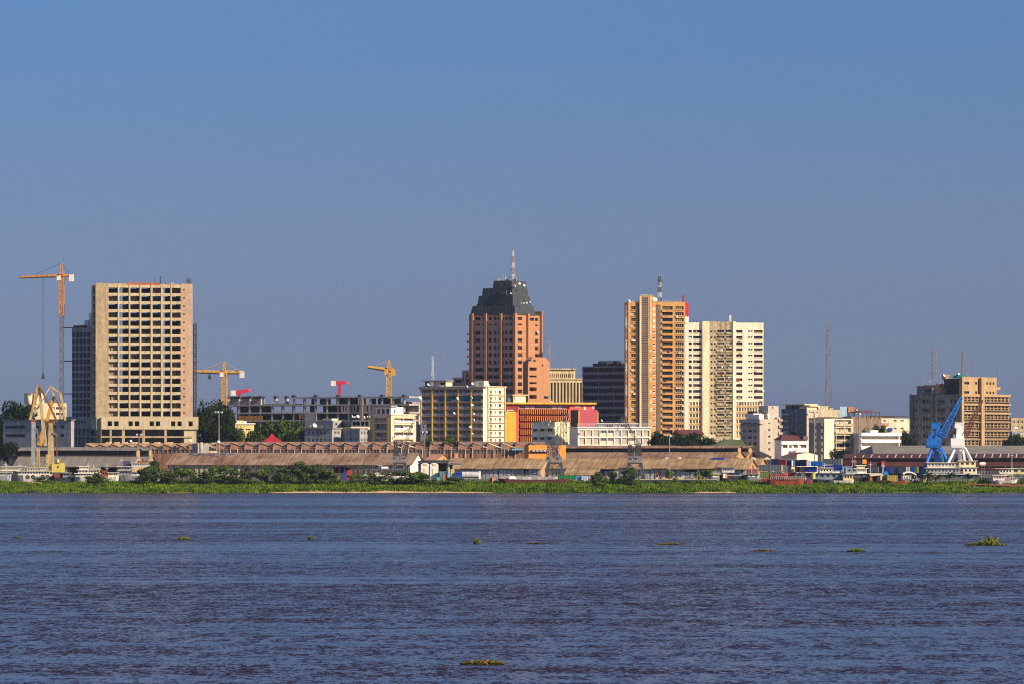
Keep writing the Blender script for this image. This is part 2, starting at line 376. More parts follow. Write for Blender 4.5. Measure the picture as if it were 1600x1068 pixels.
# tall grass: bent blades, thinner over the sand and the bare soil
GR1 = M('grass_light', (.10, .215, .01), .7, .35, .25, c2=(.25, .33, .015), streak=.2, spec=.02)
GR2 = M('grass_dark', (.045, .12, .008), .7, .35, .25, c2=(.13, .22, .012), streak=.2, spec=.02)
GR3 = M('grass_dry', (.23, .19, .05), .8, .3, .3, streak=.2, spec=.02)
def blades(n, x0, x1, y0f, y1, hmin, hmax, pick):
    mb = MB(); rnd = random.random
    for _ in range(n):
        x = x0 + (x1 - x0) * rnd(); y = y0f(x) + (y1 - y0f(x)) * rnd() ** 1.25
        px = 800 + F * x / y; d = y - shore(x)
        if 424 < px < 770 and d < 1.4 + 2.2 * vnoise(x / 6, 4) and rnd() < .93: continue
        if 1085 < px < 1150 and d < 1.2 + 1.5 * vnoise(x / 6, 4) and rnd() < .9: continue
        if px > 1515 and 1964 < y < 1981 and rnd() < .96: continue
        c = vnoise(x / 11, y / 6); c2 = vnoise(x / 3.5 + 50, y / 2.5)
        m = pick(c, c2, d)
        h = (hmin + (hmax - hmin) * rnd()) * (.55 + .9 * c2) * (1.25 if m == 1 else 1) * min(1, .45 + d / 6)
        if d < 3: h *= .45 + 1.3 * vnoise(x / 4.5, 21)
        if d < 2.2 and vnoise(x / 9 + 7, 5) > .7 and rnd() < .9: continue
        w_ = .12 + .12 * rnd(); az = rnd() * 6.283; dx, dy = math.cos(az), math.sin(az); le = (rnd() - .2) * .8 * h; az2 = rnd() * 6.283
        z = bank(x, y) - .05; tx, ty = x + le * math.cos(az2), y + le * math.sin(az2)
        mx_, my_ = x + le * .3 * math.cos(az2), y + le * .3 * math.sin(az2)
        mb.add([(x - dx * w_, y - dy * w_, z), (x + dx * w_, y + dy * w_, z), (mx_ + dx * w_ * .8, my_ + dy * w_ * .8, z + h * .6), (tx, ty, z + h), (mx_ - dx * w_ * .8, my_ - dy * w_ * .8, z + h * .6)], [(0, 1, 2, 3, 4)], m)
    return mb
def pick(c, c2, d):
    r = random.random()
    if r < .07: return 2
    k = .26 + .42 * (c2 > .58) + .25 * (d < 5) - .1 * (c > .5)
    return 1 if r < k + .1 else 0
tag(blades(150000, -222, 222, lambda x: shore(x) + .1, 1986, .35, 1.05, pick).build('grass', [GR1, GR2, GR3]), kind='stuff')

# ---------------------------------------------------------------- plants
LEAFA = M('leaf_mid', (.05, .09, .018), .65, .35, .35, c2=(.095, .14, .026), streak=.2, spec=.05)
LEAFB = M('leaf_dark', (.014, .030, .009), .65, .35, .35, c2=(.03, .05, .012), streak=.2, spec=.05)
LEAFD = M('leaf_deep', (.012, .022, .010), .65, .3, .35, streak=.2, spec=.05)
LEAFO = M('leaf_olive', (.035, .062, .016), .65, .35, .35, c2=(.06, .09, .02), streak=.2, spec=.05)
LEAFS = M('leaf_fresh', (.085, .15, .016), .65, .35, .35, c2=(.16, .22, .03), streak=.2, spec=.05)
LEAFY = M('leaf_dry', (.16, .13, .05), .75, .3, .35, streak=.2, spec=.05)
def crown_mesh(seed, n, leaf, mats, flat=1.0, nb=11, low=.18, tip=False):
    rn = random.Random(seed); mb = MB(); blobs = []
    for i in range(nb):
        a = rn.random() * 6.283; r = .34 * math.sqrt(rn.random()); z = low + .16 + (1 - low - .30) * rn.random() ** .8
        r *= 1.25 - .75 * max(0, (z - .5)) * 1.6
        blobs.append((r * math.cos(a), r * math.sin(a), z, .13 + .12 * rn.random()))
    for i in range(n):
        bx, by, bz, br = blobs[rn.randrange(nb)]
        d = Vector((rn.gauss(0, 1), rn.gauss(0, 1), rn.gauss(0, 1))).normalized(); rr = br * (.55 + .55 * rn.random() ** .6)
        c = Vector((bx, by, bz)) + Vector((d.x * rr, d.y * rr, d.z * rr * .75 * flat))
        nrm = (d + Vector((rn.gauss(0, .6), rn.gauss(0, .6), rn.gauss(0, .6) + .3))).normalized()
        a = nrm.cross(Vector((rn.gauss(0, 1), rn.gauss(0, 1), rn.gauss(0, 1)))).normalized(); b = nrm.cross(a)
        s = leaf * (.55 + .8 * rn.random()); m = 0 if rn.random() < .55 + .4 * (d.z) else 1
        mb.add([c - a * s, c + b * s * .55, c + a * s, c - b * s * .55], [(0, 1, 2, 3)], m)
    me = bpy.data.meshes.new('crown'); me.from_pydata(mb.v, [], mb.f)
    for x in mats: me.materials.append(x)
    me.polygons.foreach_set('material_index', mb.mi); me.update(); return me
def trunk_mesh(seed, h=.5, r=.022):
    rn = random.Random(seed); mb = MB(); top = Vector((rn.uniform(-.02, .02), rn.uniform(-.02, .02), h * .55))
    mb.bar((0, 0, -.03), top, r * 2, r * 1.4, 8)
    for i in range(6):
        a = i * 1.05 + rn.random(); e = top + Vector((math.cos(a) * .22, math.sin(a) * .22, h * (.35 + .5 * rn.random())))
        mb.bar(top, e, r * 1.1, r * .35, 6)
    me = bpy.data.meshes.new('trunk'); me.from_pydata(mb.v, [], mb.f); me.materials.append(BARK); me.update(); return me
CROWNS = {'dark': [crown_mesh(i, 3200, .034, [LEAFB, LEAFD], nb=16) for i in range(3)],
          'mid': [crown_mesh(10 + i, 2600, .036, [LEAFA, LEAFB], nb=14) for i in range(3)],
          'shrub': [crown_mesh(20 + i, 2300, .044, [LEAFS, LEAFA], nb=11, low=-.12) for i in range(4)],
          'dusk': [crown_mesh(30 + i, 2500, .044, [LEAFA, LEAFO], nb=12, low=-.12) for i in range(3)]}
TRUNKS = [trunk_mesh(i) for i in range(3)]; STEMS = [trunk_mesh(5 + i, .35, .015) for i in range(2)]
NT = [0]
def tree(px, top, width, Y, label, kind='dark', cat='tree', name='broadleaf_tree', group=None, depth=1.0, z=None):
    NT[0] += 1; i = NT[0]
    z = (ground(Y) if Y > 2000 else bank(wx(px, Y), Y)) if z is None else z
    r = thing(name, label, cat, (wx(px, Y), Y, z), (i * 2.399) % 6.28, group)
    k_ = 1.12 if 'shrub' in name else 1; W = width / F * Y * 1.12 * k_; r.scale = (W, W * depth, (wz(top, Y) - z) * 1.03 * (1.1 if 'shrub' in name else 1))
    for nm, me in (('crown', CROWNS[kind][i % len(CROWNS[kind])]), ('trunk', (STEMS if 'shrub' in name else TRUNKS)[i % 2])):
        o = bpy.data.objects.new(nm, me); col.objects.link(o); o.parent = r
    return r
def spiky(px, top, width, Y, label, name='palm', dead=False, group=None):
    x = wx(px, Y); z = bank(x, Y) if Y < 2000 else ground(Y); H = wz(top, Y) - z; W = width / F * Y / 2
    r = thing(name, label, 'palm', (x, Y, z), 0, group)
    mb = MB(); mb.bar((0, 0, -.2), (.15, 0, H * .5), .55, .4, 8); mb.build('trunk', BARK, r)
    mb = MB(); rn = random.Random(int(px))
    for i in range(24):
        a = rn.random() * 6.283; up = rn.uniform(-.1, 1); L = W * rn.uniform(.75, 1.15); prev = Vector((.15, 0, H * .48)); side = Vector((-math.sin(a), math.cos(a), 0))
        n = 6
        for k in range(1, n + 1):
            t = k / n; c = Vector((.15 + math.cos(a) * L * t, math.sin(a) * L * t, H * .48 + H * .55 * (up * t * 1.5 - 1.0 * t * t * (.5 + .5 * up))))
            w0 = .42 * (1 - abs(2 * (t - 1 / n) - .8)); w1 = .42 * (1 - abs(2 * t - .8)) if k < n else .02
            w0 = max(w0, .06); w1 = max(w1, .03)
            mb.add([prev - side * w0 - Vector((0, 0, w0 * .5)), prev, c, c - side * w1 - Vector((0, 0, w1 * .5))], [(0, 1, 2, 3)], i % 2)
            mb.add([prev, prev + side * w0 - Vector((0, 0, w0 * .5)), c + side * w1 - Vector((0, 0, w1 * .5)), c], [(0, 1, 2, 3)], i % 2)
            prev = c
    mb.build('crown', [LEAFY if dead else LEAFA, LEAFB], r)
    return r

G = 'shrubs along the river bank'
for px, top, wd, Y, k, lb in [
    (152, 740, 34, 1972, 'dusk', 'round dark shrub in front of the white and rusty moored boats'),
    (66, 745, 24, 1976, 'dusk', 'low dark shrub beside the bent yellow gangway'),
    (228, 733, 26, 1974, 'dusk', 'dark shrub before the hull of the big grey ferry, left of the tallest bush'),
    (243, 722, 36, 1979, 'dusk', 'tallest dense bush, in front of the grey ferry and left end of the rusty shed'),
    (264, 738, 30, 1973, 'dusk', 'brownish green shrub on the right shoulder of the tallest bush'),
    (290, 734, 36, 1976, 'shrub', 'broad green bush before the dark doorway of the rusty roofed shed'),
    (321, 737, 30, 1973, 'dusk', 'lower dark bush between two broader ones under the rusty shed'),
    (345, 729, 38, 1978, 'shrub', 'large green bush whose top reaches the pale base of the rusty shed wall'),
    (371, 736, 28, 1973, 'dusk', 'dark rounded bush right of the large green one near the rusty shed'),
    (400, 738, 34, 1975, 'shrub', 'low spreading green bush under the ochre wall end of the rusty shed'),
    (413, 726, 17, 1981, 'shrub', 'narrow olive bush standing up against the pillar of the open rusty shed'),
    (437, 732, 32, 1974, 'dusk', 'dark round bush left of the highest bush of the middle thicket'),
    (467, 723, 40, 1978, 'dusk', 'high dark bush in the middle thicket before the shed columns'),
    (492, 728, 36, 1975, 'dusk', 'dark bush on the right side of the middle thicket'),
    (517, 734, 34, 1973, 'shrub', 'green bush ending the middle thicket, left of the red and blue van'),
    (556, 741, 26, 1975, 'shrub', 'small low shrub right of the red and blue van'),
    (584, 740, 20, 1972, 'dusk', 'tiny dark shrub beside the parked white car'),
    (621, 738, 44, 1973, 'dusk', 'low dark shrub hiding the stern of the white launch'),
    (648, 736, 36, 1975, 'shrub', 'rounded green shrub left of the white arched tanks'),
    (668, 741, 22, 1972, 'dusk', 'small dark shrub at the foot of the white arched tanks'),
    (710, 746, 40, 1971, 'shrub', 'flat green shrub in the grass below the blue lorry'),
    (935, 738, 22, 1975, 'dusk', 'small olive shrub right of the pale blue tarpaulin'),
    (960, 735, 17, 1977, 'shrub', 'slender upright shrub between the small olive one and the lattice crane'),
    (984, 734, 26, 1973, 'dusk', 'round dark bush at the foot of the third lattice harbour crane'),
    (1047, 738, 19, 1975, 'shrub', 'olive shrub in front of the orange shed doors'),
    (1101, 735, 24, 1975, 'shrub', 'round green shrub left of the small pale hut by the grey push boat'),
    (935, 752, 26, 1966, 'shrub', 'low tuft like shrub in the grass below the olive shrub')]:
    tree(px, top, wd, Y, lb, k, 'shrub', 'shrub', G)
for px, top, wd, lb, dead in [(1449, 727, 34, 'dark spiky palm beside the leg of the blue crane', 0), (1462, 733, 30, 'yellowing half dry palm right of the dark one by the blue crane', 1),
                              (1483, 729, 34, 'dark palm in front of the middle of the cream riverboat', 0), (1512, 733, 36, 'dark drooping palm before the red doorway of the cream riverboat', 0)]:
    spiky(px, top, wd, 1976, lb, dead=dead, group='palms in front of the cream riverboat')

# floating water hyacinth
def weed(px, py, wpx, h, label, mats, seed, tall=0):
    Y = EYE * F / (py - HZ); x = wx(px, Y); Wd = wpx / F * Y; rn = random.Random(seed); mb = MB()
    n = int(260 + 60 * Wd)
    for i in range(n):
        t = rn.uniform(-1, 1); c = Vector((t * Wd / 2, rn.uniform(-1, 1) * Wd * .35 * math.sqrt(1 - t * t * .9), 0))
        hh = h * (1 - abs(t) ** 1.5) * rn.uniform(.3, 1.1) + .05
        if tall and rn.random() < .35 and t > -.1 and t < .6: hh += tall * rn.random() * (1 - abs(t - .25))
        a = rn.random() * 6.283; dx, dy = math.cos(a), math.sin(a); s = min(.5, .10 * Wd ** .5 * rn.uniform(.6, 1.4)); le = rn.uniform(.1, .8) * hh
        p = c + Vector((dx * le, dy * le, hh)); q = Vector((-dy * s * .5, dx * s * .5, 0))
        mb.add([c, c + (p - c) * .6 + q, p + Vector((dx, dy, .2)) * s, c + (p - c) * .6 - q], [(0, 1, 2, 3)], rn.choice((0, 0, 1, 2)))
    o = mb.build('water_hyacinth', mats); o.location = (x, Y, .01)
    return tag(o, label, 'floating plant', 'clumps of floating water plants')
WA, WB, WC = M('weed_green', (.20, .28, .03), .6, .3, 2, streak=0), M('weed_dark', (.10, .12, .02), .7, .3, 2, streak=0), M('weed_brown', (.32, .17, .05), .7, .3, 2, streak=0)
weed(755, 1037, 70, .22, 'brown and green weed clump nearest the camera, on open water', [WC, WB, WA], 1)
weed(1540, 851, 66, .5, 'largest tall tufted weed clump near the right edge of the river', [WA, WC, WB], 2, 1.3)
weed(1338, 861, 28, .45, 'bright green small weed clump left of the large tufted one', [WA, WA, WB], 3)
weed(1193, 860, 36, .2, 'thin brownish weed streak in the right half of the river', [WC, WC, WA], 4)
weed(1046, 850, 40, .2, 'faint flat weed streak below the third lattice crane', [WC, WB, WA], 5)
weed(838, 849, 30, .18, 'faint brown weed streak right of the mid river tuft', [WC, WB, WB], 6)
weed(745, 849, 10, .8, 'small upright weed tuft in mid river', [WA, WA, WB], 7)
weed(287, 842, 26, .35, 'flat yellow green weed clump on the left of the river', [WA, WA, WC], 8)
weed(486, 842, 9, .6, 'tiny weed tuft between the left clump and mid river', [WA, WB, WB], 9)
weed(28, 840, 16, .2, 'small weed clump at the left edge of the river', [WA, WB, WB], 10)
# ---------------------------------------------------------------- left: unfinished concrete tower
B = Bld('unfinished_tower', 'tall raw concrete tower under construction with open floors on the left', 'building', 149.5, 2150, 11)
WR, WL = B.uR(301), 16.0
PIT = 12.8; zt, zb = B.z(445), B.z(650)
xL, xR = B.uR(169.7), B.uR(282.4)
colx = [(169.7, 184.3), (186.5, 201.5), (203.4, 218.4), (220.6, 235.6), (238.2, 251.7), (254.7, 266.7), (268.5, 282.4)]
rws = [(449.3 + PIT * i, 449.3 + 8.4 + PIT * i) for i in range(16)]
sideh = [(2.2, 9.5, B.z(b), B.z(a)) for a, b in rws]
B.block('side_pier', RAW, 0, xL, 0, WL, zb - 1, zt, hL=sideh, d=3, par=.3)
smallh = B.holes('R', [(286.3, 288.6)], [(a + 1.5, a + 4) for a, b in rws])
B.block('side_pier', M('pinkish_raw_concrete', (.52, .36, .24), .9, .16, .5, streak=.2), xR, WR, 0, WL, zb - 1, zt + .6, hR=smallh, d=1.2, par=.3)
def slab_z(i): return (B.z(rws[i][0]), B.z(rws[i - 1][1]) if i else zt)
for i in range(17):
    z0_, z1_ = slab_z(i) if i < 16 else (zb - 1, B.z(rws[15][1]))
    mb = MB(); mb.box(xL + .003, xR - .003, .02, .45, z0_, z1_); mb.box(xL + .003, xR - .003, .452, WL, z1_ - .38 if i else z1_ - .9, z1_ - .05)
    mb.build('floor_slab', RAWL, B.root)
for (a, b), (c, d) in zip(colx[:-1], colx[1:]):
    mb = MB(); mb.box(B.uR(b) - .05, B.uR(c) + .05, -.14, .6, zb - .9, zt - .003); mb.build('column', RAWL, B.root)
mb = MB()
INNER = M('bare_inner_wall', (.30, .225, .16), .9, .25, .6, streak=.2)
for k, (a, b) in enumerate(colx):
    ua, ub = B.uR(a), B.uR(b)
    for i, (t, bt) in enumerate(rws):
        rn = random.Random(k * 50 + i); z0_, z1_ = B.z(bt) + .003, B.z(t) - .05
        if k == 0: pass
        if k in (1, 5) and i < 13:       # half open to the sky behind
            mb.box(ua - .2, ua + (ub - ua) * (.3 if k == 1 else .15), 9, 9.2, z0_, z1_); mb.box(ua + (ub - ua) * .6, ub + .2, 9, 9.2, z0_, z1_)
        else:
            y = 1.3 if k == 0 and i > 6 else rn.choice((2.6, 3.2, 5, 7)) if rn.random() < .7 else 9
            if y < 6:
                for q in range(3):
                    mb.box(ua - .1 + (ub - ua) * q / 3, ua + .1 + (ub - ua) * (q + (.55 if rn.random() < .4 else .98)) / 3, y, y + .2, z0_, z1_)
            mb.box(ua - .2, ub + .2, 12, 12.2, z0_, z1_)
    mb.box(ub + .05, ub + .3, .7, 12, zb, zt - .5)
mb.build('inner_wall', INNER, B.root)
PODZ = (B.z(670), B.z(650.3))
ph = [(167.4, 174.5), (177.5, 184.6), (200, 206.7), (209.7, 216.9), (233, 239.7), (242.7, 249.4), (266.3, 273), (276.4, 283.1), (293.6, 300.4)]
hp = B.holes('R', ph, [(657.2, 664.7)])
o = B.block('podium_band', RAWL, B.uR(150), B.uR(309), -2.0, WL + 3, *PODZ, hR=hp, hL=[(1.2 + 3 * i, 2.4 + 3 * i, PODZ[0] + 1.6, PODZ[0] + 3.6) for i in range(5)], d=2.5, par=.1)
px_c = [(149.8, 158), (170.8, 174), (189.9, 194.4), (221.4, 225.8), (256, 260)]
mb = MB()
for a, b in px_c: mb.box(B.uR(a), B.uR(b), -1.6, -.6, 0, PODZ[0] - .003)
mb.build('base_column', RAW, B.root)
B.part('base_slab', RAW, (B.uR(150), B.uR(300), -1.65, WL, B.z(683), B.z(680.5)))
B.part('base_wall', RAWD, (B.uR(150), B.uR(286), 7, 7.4, 0, PODZ[0] - .01)); B.part('base_pier', RAWL, (B.uR(287), B.uR(306), -1.2, WL, 0, PODZ[0] - .005))
B.part('roof_band', M('red_form_board', (.45, .13, .07), .8, .3, 1), (B.uR(200), B.uR(249), .3, .6, zt + .003, zt + 1.0))
B.part('parapet', RAW, (.2, B.uR(199), .3, .6, zt + .003, zt + .7), (B.uR(250), B.uR(281), .3, .6, zt + .003, zt + .5))
mb = MB()
for i in range(14):
    x = B.uR(292.5 + .5 * i); mb.bar((x, 1 + (i % 4), zt), (x + random.uniform(-.2, .2), 1 + (i % 4), zt + 2 + 1.7 * random.random()), .22)
for p_ in (243.5, 251.5, 252.5): mb.bar((B.uR(p_), 3, zt), (B.uR(p_), 3, zt + 3.8), .22)
for i in range(22): x = B.uR(165 + 4.6 * i); mb.bar((x, 5, zt - .3), (x, 5, zt + .9 + .5 * random.random()), .12)
for i in range(30):
    x = B.uR(152 + 4.3 * i); mb.bar((x, 1.5 + (i * 7) % 5, zt - .4), (x, 1.5 + (i * 7) % 5, zt + .6 + 1.1 * random.random() ** 2), .2)
mb.build('rebar', STEELD, B.root)
B.part('roof_stub', RAWL, *[(B.uR(p), B.uR(p + 4), 2, 3, zt - .4, zt + h) for p, h in ((156, .9), (171, .5), (188, .8), (256, .7), (268, 1.1), (278, .6))])
B.part('chute', STEELD, (B.uR(154.5), B.uR(157), -2.9, -2.1, 0, B.z(652)))

W_ = Bld('concrete_wing', 'lower unfinished concrete wing in shade, left behind the tall raw tower', 'building', 142, 2172, 56)
wl_ = W_.uL(112.5)
wh = [(.5 + wl_ / 5 * i, .5 + wl_ / 5 * i + wl_ / 5 * .76, W_.z(653 - 10.4 * j) + .45, W_.z(653 - 10.4 * j) + 2.45) for i in range(5) for j in range(13)]
W_.block('wall', GREY, 0, 11, 0, wl_, 0, W_.z(512), hL=wh, d=3.5)
W_.part('inner_wall', RAWD, (3.52, 3.7, .1, wl_ - .1, 0, W_.z(513)))
W_.part('floor_slab', RAWD, *[(.3, 3.5, .3, wl_ - .3, W_.z(653 - 10.4 * j) + .1, W_.z(653 - 10.4 * j) + .4) for j in range(13)])
W_.part('stair_head', WHITE, (3, 6, .4, 3.4, W_.z(512), W_.z(489)), (2.5, 6.5, 3.5, 5.5, W_.z(512), W_.z(500)))
W_.part('formwork', RUSTS, (.2, 7, wl_ * .4, wl_ * .95, W_.z(512) + .003, W_.z(508)))
pl = W_.uL(112) + 1; hz_ = [(.8 + 1.6 * i, 1.6 + 1.6 * i, W_.z(662), W_.z(656)) for i in range(int(pl / 1.6) - 1)]
W_.block('podium_band', GREY, -2.5, 5, -5, pl, W_.z(669), W_.z(650), hL=hz_, d=1, par=.1)
W_.part('base_column', GREY, *[(-2.2, -1.4, -4 + i * 2.3, -3.4 + i * 2.3, 0, W_.z(669) - .003) for i in range(8)])
W_.part('base_slab', GREY, (-2.3, 4, -4.5, pl, W_.z(682), W_.z(680)))
W_.part('base_wall', RAWD, (1, 1.3, -4.5, pl, 0, W_.z(669) - .01))

def mast_thing(name, label, cat, px, Y, top, base_py=None, w=1.6, w1=None, nb=20, r=.16, mat=STEEL, z0=None, extra=None, group=None, bands=None):
    z = ground(Y) - .2 if z0 is None else z0
    r_ = thing(name, label, cat, (wx(px, Y), Y, z), .4, group); H = wz(top, Y) - z
    if bands:
        for i in range(bands[0]):
            mb = MB(); mb.lattice((0, 0, H * i / bands[0]), (0, 0, H * (i + 1) / bands[0]), w + ((w1 or w) - w) * i / bands[0], w + ((w1 or w) - w) * (i + 1) / bands[0], max(2, nb // bands[0]), r); mb.build('mast_section', bands[1 + i % 2], r_)
    else:
        mb = MB(); mb.lattice((0, 0, 0), (0, 0, H), w, w1 or w, nb, r); mb.build('mast', mat, r_)
    return r_, H

r_ = mast_thing('construction_hoist', 'dark lattice hoist mast up the right side of the raw concrete tower', 'hoist', 304.5, 2163, 505, w=1.1, nb=34, r=.14, mat=M('blue_black_steel', (.03, .045, .07), .6, .2, 1))[0]
mb = MB()
for i in range(6): mb.box(-1.6, 1.0, -.6, .6, 13 + i * 7.1, 13.25 + i * 7.1)
mb.build('wall_tie', STEELD, r_)

def tower_crane(label, px, Y, top, jib_py, mast_px, tip_px, tip_py, back_px, matT, matL, swap_py=None, hook=None, z0=None, tw=1.9, cab=WHITE, apex=True, tie=(), jibw=1.3, group='tower cranes'):
    z = ground(Y) if z0 is None else z0; X = wx(px, Y)
    r = thing('tower_crane', label, 'crane', (X, Y, z), 0, group)
    L = lambda p_, q_, y=0: Vector((wx(p_, Y) - X, y, wz(q_, Y) - z))
    zj = wz(jib_py, Y) - z
    if swap_py:
        zs = wz(swap_py, Y) - z
        mb = MB(); mb.lattice((0, 0, 0), (0, 0, zs), tw, tw, int(zs / 2.0), .2); mb.build('mast', matL, r)
        mb = MB(); mb.lattice((0, 0, zs), (0, 0, zj), tw * 1.2, tw * 1.2, int((zj - zs) / 1.8), .32); mb.build('climbing_section', matT, r)
    else:
        mb = MB(); mb.lattice((0, 0, 0), (0, 0, zj), tw, tw, max(6, int(zj / 2)), .3); mb.build('mast', matT, r)
    mb = MB(); mb.lattice((0, 0, zj), L(tip_px, tip_py) , jibw, jibw * .6, 16, .2, sec=3); mb.build('jib', matT, r)
    mb = MB(); mb.lattice((0, 0, zj), L(back_px, jib_py), jibw * .9, jibw * .8, 5, .22, sec=3); mb.box(min(0, L(back_px, 0).x), max(0, L(back_px, 0).x), -.6, .6, zj - .45, zj - .3); mb.build('counter_jib', matT, r)
    bx = L(back_px, 0).x; s = 1 if bx > 0 else -1
    mb = MB(); mb.box(bx - 1.0, bx + 1.0, -.8, .8, zj - 2.4, zj + .5); mb.build('counterweight', cab, r)
    mb = MB(); mb.box(-1.1 * s - .8, -1.1 * s + .8, -1.9, -.9, zj - 2.0, zj - .1); mb.build('cab', cab, r)
    ap = L(px, top)
    mb = MB(); mb.lattice((0, 0, zj), (0, 0, ap.z), 1.3, .3, 5, .2); mb.build('apex', matT, r)
    mb = MB(); t = L(tip_px, tip_py); c = Vector((0, 0, zj)) + (t - Vector((0, 0, zj))) * .62
    mb.bar((0, 0, ap.z), c + Vector((0, 0, .9)), .14); mb.bar((0, 0, ap.z), Vector((bx * .85, 0, zj + .4)), .14)
    mb.build('tie_bar', STEELD if matL is STEEL else matT, r)
    if hook:
        hx, hy = hook; h = L(hx, hy); mb = MB(); mb.bar((h.x, 0, zj), (h.x, 0, h.z), .08); mb.bar((h.x + .3, 0, zj), (h.x + .3, 0, h.z), .08); mb.build('hoist_rope', STEELD, r)
        mb = MB(); mb.frustum((h.x - .8, h.x + .9, -.3, .3), (h.x - .3, h.x + .5, -.25, .25), h.z - 1.6, h.z + .3); mb.bar((h.x, 0, h.z + .3), (h.x, 0, h.z + 1.4), .3); mb.build('hook_block', STEELD, r)
    for py_, p1 in tie:
        mb = MB(); mb.bar((0, 0, wz(py_, Y) - z), L(p1, py_, 3), .4); mb.bar((0, .7, wz(py_, Y) - z), L(p1, py_, 3), .25); mb.build('wall_tie', STEELD, r)
    return r
tower_crane('tall orange tower crane with grey lower mast beside the raw concrete tower', 96.3, 2158, 411, 431, None, 30, 433.5, 111.5, CRANEO, STEEL, 493, (67, 585), tw=1.5, tie=((512, 113), (563.5, 113), (614.5, 113)), jibw=1.1)
tower_crane('yellow tower crane right of the raw concrete tower, pointing left behind it', 350.5, 2260, 564, 581, None, 296, 580, 378, CRANEY, CRANEY, tw=2.2, hook=(327, 586), jibw=1.6)
tower_crane('yellow tower crane with raised tip left of the balcony apartment block', 607.5, 2275, 561, 577.5, None, 574, 572.5, 614, CRANEY, CRANEY, tw=2.0, jibw=1.6, cab=CRANEY)
def pink_crane(label, px, Y, jp, tip, up):
    z = ground(Y); X = wx(px, Y); r = thing('tower_crane', label, 'crane', (X, Y, z), 0, 'small pink cranes'); zj = wz(jp, Y) - z
    mb = MB(); mb.box(-.65, .65, -.65, .65, 0, zj); mb.build('mast', PINK, r)
    e = Vector((wx(tip, Y) - X, 0, wz(jp - up, Y) - z)); s = 1 if e.x > 0 else -1
    mb = MB(); mb.bar((-1.5 * s, 0, zj + .2), e * .75 + Vector((0, 0, .25 * zj)) , 1.7, 1.4); mb.bar(e * .75 + Vector((0, 0, .25 * zj)), e, 1.4, .4); mb.build('folded_jib', PINK, r)
    mb = MB(); mb.box(-3.8, -1.6, -.9, .9, zj - 1.2, zj + 1.1); mb.build('counterweight', WHITE, r)
pink_crane('pink crane with short mast standing higher over the concrete frame', 530.5, 2290, 598, 545, 1.0)
pink_crane('pink crane low behind the left end of the concrete frame', 374, 2290, 613, 393, 5)

# ---------------------------------------------------------------- long unfinished concrete frame
B = Bld('unfinished_concrete_frame', 'long low unfinished concrete building with open bays between two yellow cranes', 'building', 640, 2235, 66)
zz = B.z; L = B.uL
def bx(p0, p1, y0, y1, a, b): return (y0, y1, min(L(p0), L(p1)), max(L(p0), L(p1)), zz(b), zz(a))
for a, b, p0, p1 in ((630.3, 632.5, 348, 640), (642.5, 644.8, 348, 640), (654.5, 657, 370, 640), (618.3, 620.3, 455, 640), (629, 630.8, 411, 456)):
    mb = MB(); mb.box(*bx(p0, p1, -.5, 14, a, b)); mb.build('floor_slab', M('pale_raw_concrete', (.46, .42, .37), .9, .2, .5), B.root)
for i, p in enumerate([356, 373, 390, 407, 425, 442, 459, 476, 493, 511, 528, 545, 562, 579, 597, 614, 631]):
    mb = MB(); top = 617.5 if p < 450 else 618.3
    mb.box(*bx(p - 1.1, p + 1.1, -.28, .8, 632.6, 690)); 
    m2 = MB(); m2.box(*bx(p - 1.2, p + 1.2, 10, 11, 632.6, 690)); m2.build('column', RAWD, B.root)
    if p < 412 or p > 450: mb.box(*bx(p - 1.2, p + 1.2, -.28, .8, top + 3.2, 630.2))
    else: mb.box(*bx(p - 1.8, p + 1.8, 3, 4.8, top + 3.2, 630.2))
    mb.build('column', M('pale_raw_concrete', (.46, .42, .37), .9, .2, .5), B.root)
    if p < 450 or i % 2 == 0:
        mb = MB(); mb.box(*bx(p - 2.3, p + 2.3, -.6 if p < 412 or p > 450 else 2.8, 1.3 if p < 412 or p > 450 else 5, 615.5 if p > 450 else 616.5, 618.2 if p > 450 else 620.5)); mb.build('rebar_cap', STEELD, B.root)
mb = MB(); mb.box(*bx(354, 411, 1.3, 1.6, 621, 630.2)); mb.build('panel_wall', GREY, B.root)
mb = MB(); mb.box(*bx(354, 411, 1.2, 1.9, 617, 620.9)); mb.build('formwork_beam', STEELD, B.root)
mb = MB()
for p0, p1, a, b, y in ((356, 411, 632, 643, 9), (356, 470, 645, 655, 9), (470, 478, 632, 643, 9), (490, 640, 632, 643, 9.5), (475, 640, 645, 690, 9.5), (356, 475, 657, 690, 8), (512, 545, 620, 630, 9), (580, 592, 620, 630, 9)): mb.box(*bx(p0, p1, y, y + .3, a, b))
for i in range(12): p = 460 + 13 * i; mb.box(*bx(p, p + 4 + 3 * (i % 3), 8.6, 8.9, 621, 630))
mb.build('inner_wall', RAWD, B.root)
mb = MB(); mb.box(*bx(478, 495, -.7, 3, 643, 690)); mb.build('block_wall', GREY, B.root)
PINKW = M('pinkish_plaster', (.46, .34, .29), .85, .15, .5)
mb = MB(); wall(mb, lambda u, o, z: (-.45 - o, u, z), L(559), L(533), zz(642), zz(632), [(min(L(p), L(p + 2.2)), max(L(p), L(p + 2.2)), zz(641), zz(633)) for p in (536, 540, 548, 553)], .5); mb.build('plaster_wall', PINKW, B.root)
mb = MB(); wall(mb, lambda u, o, z: (-.45 - o, u, z), L(592), L(569), zz(642), zz(632), [(min(L(p), L(p + 2.2)), max(L(p), L(p + 2.2)), zz(641), zz(633)) for p in (573, 580)], .5); mb.build('plaster_wall', PINKW, B.root)
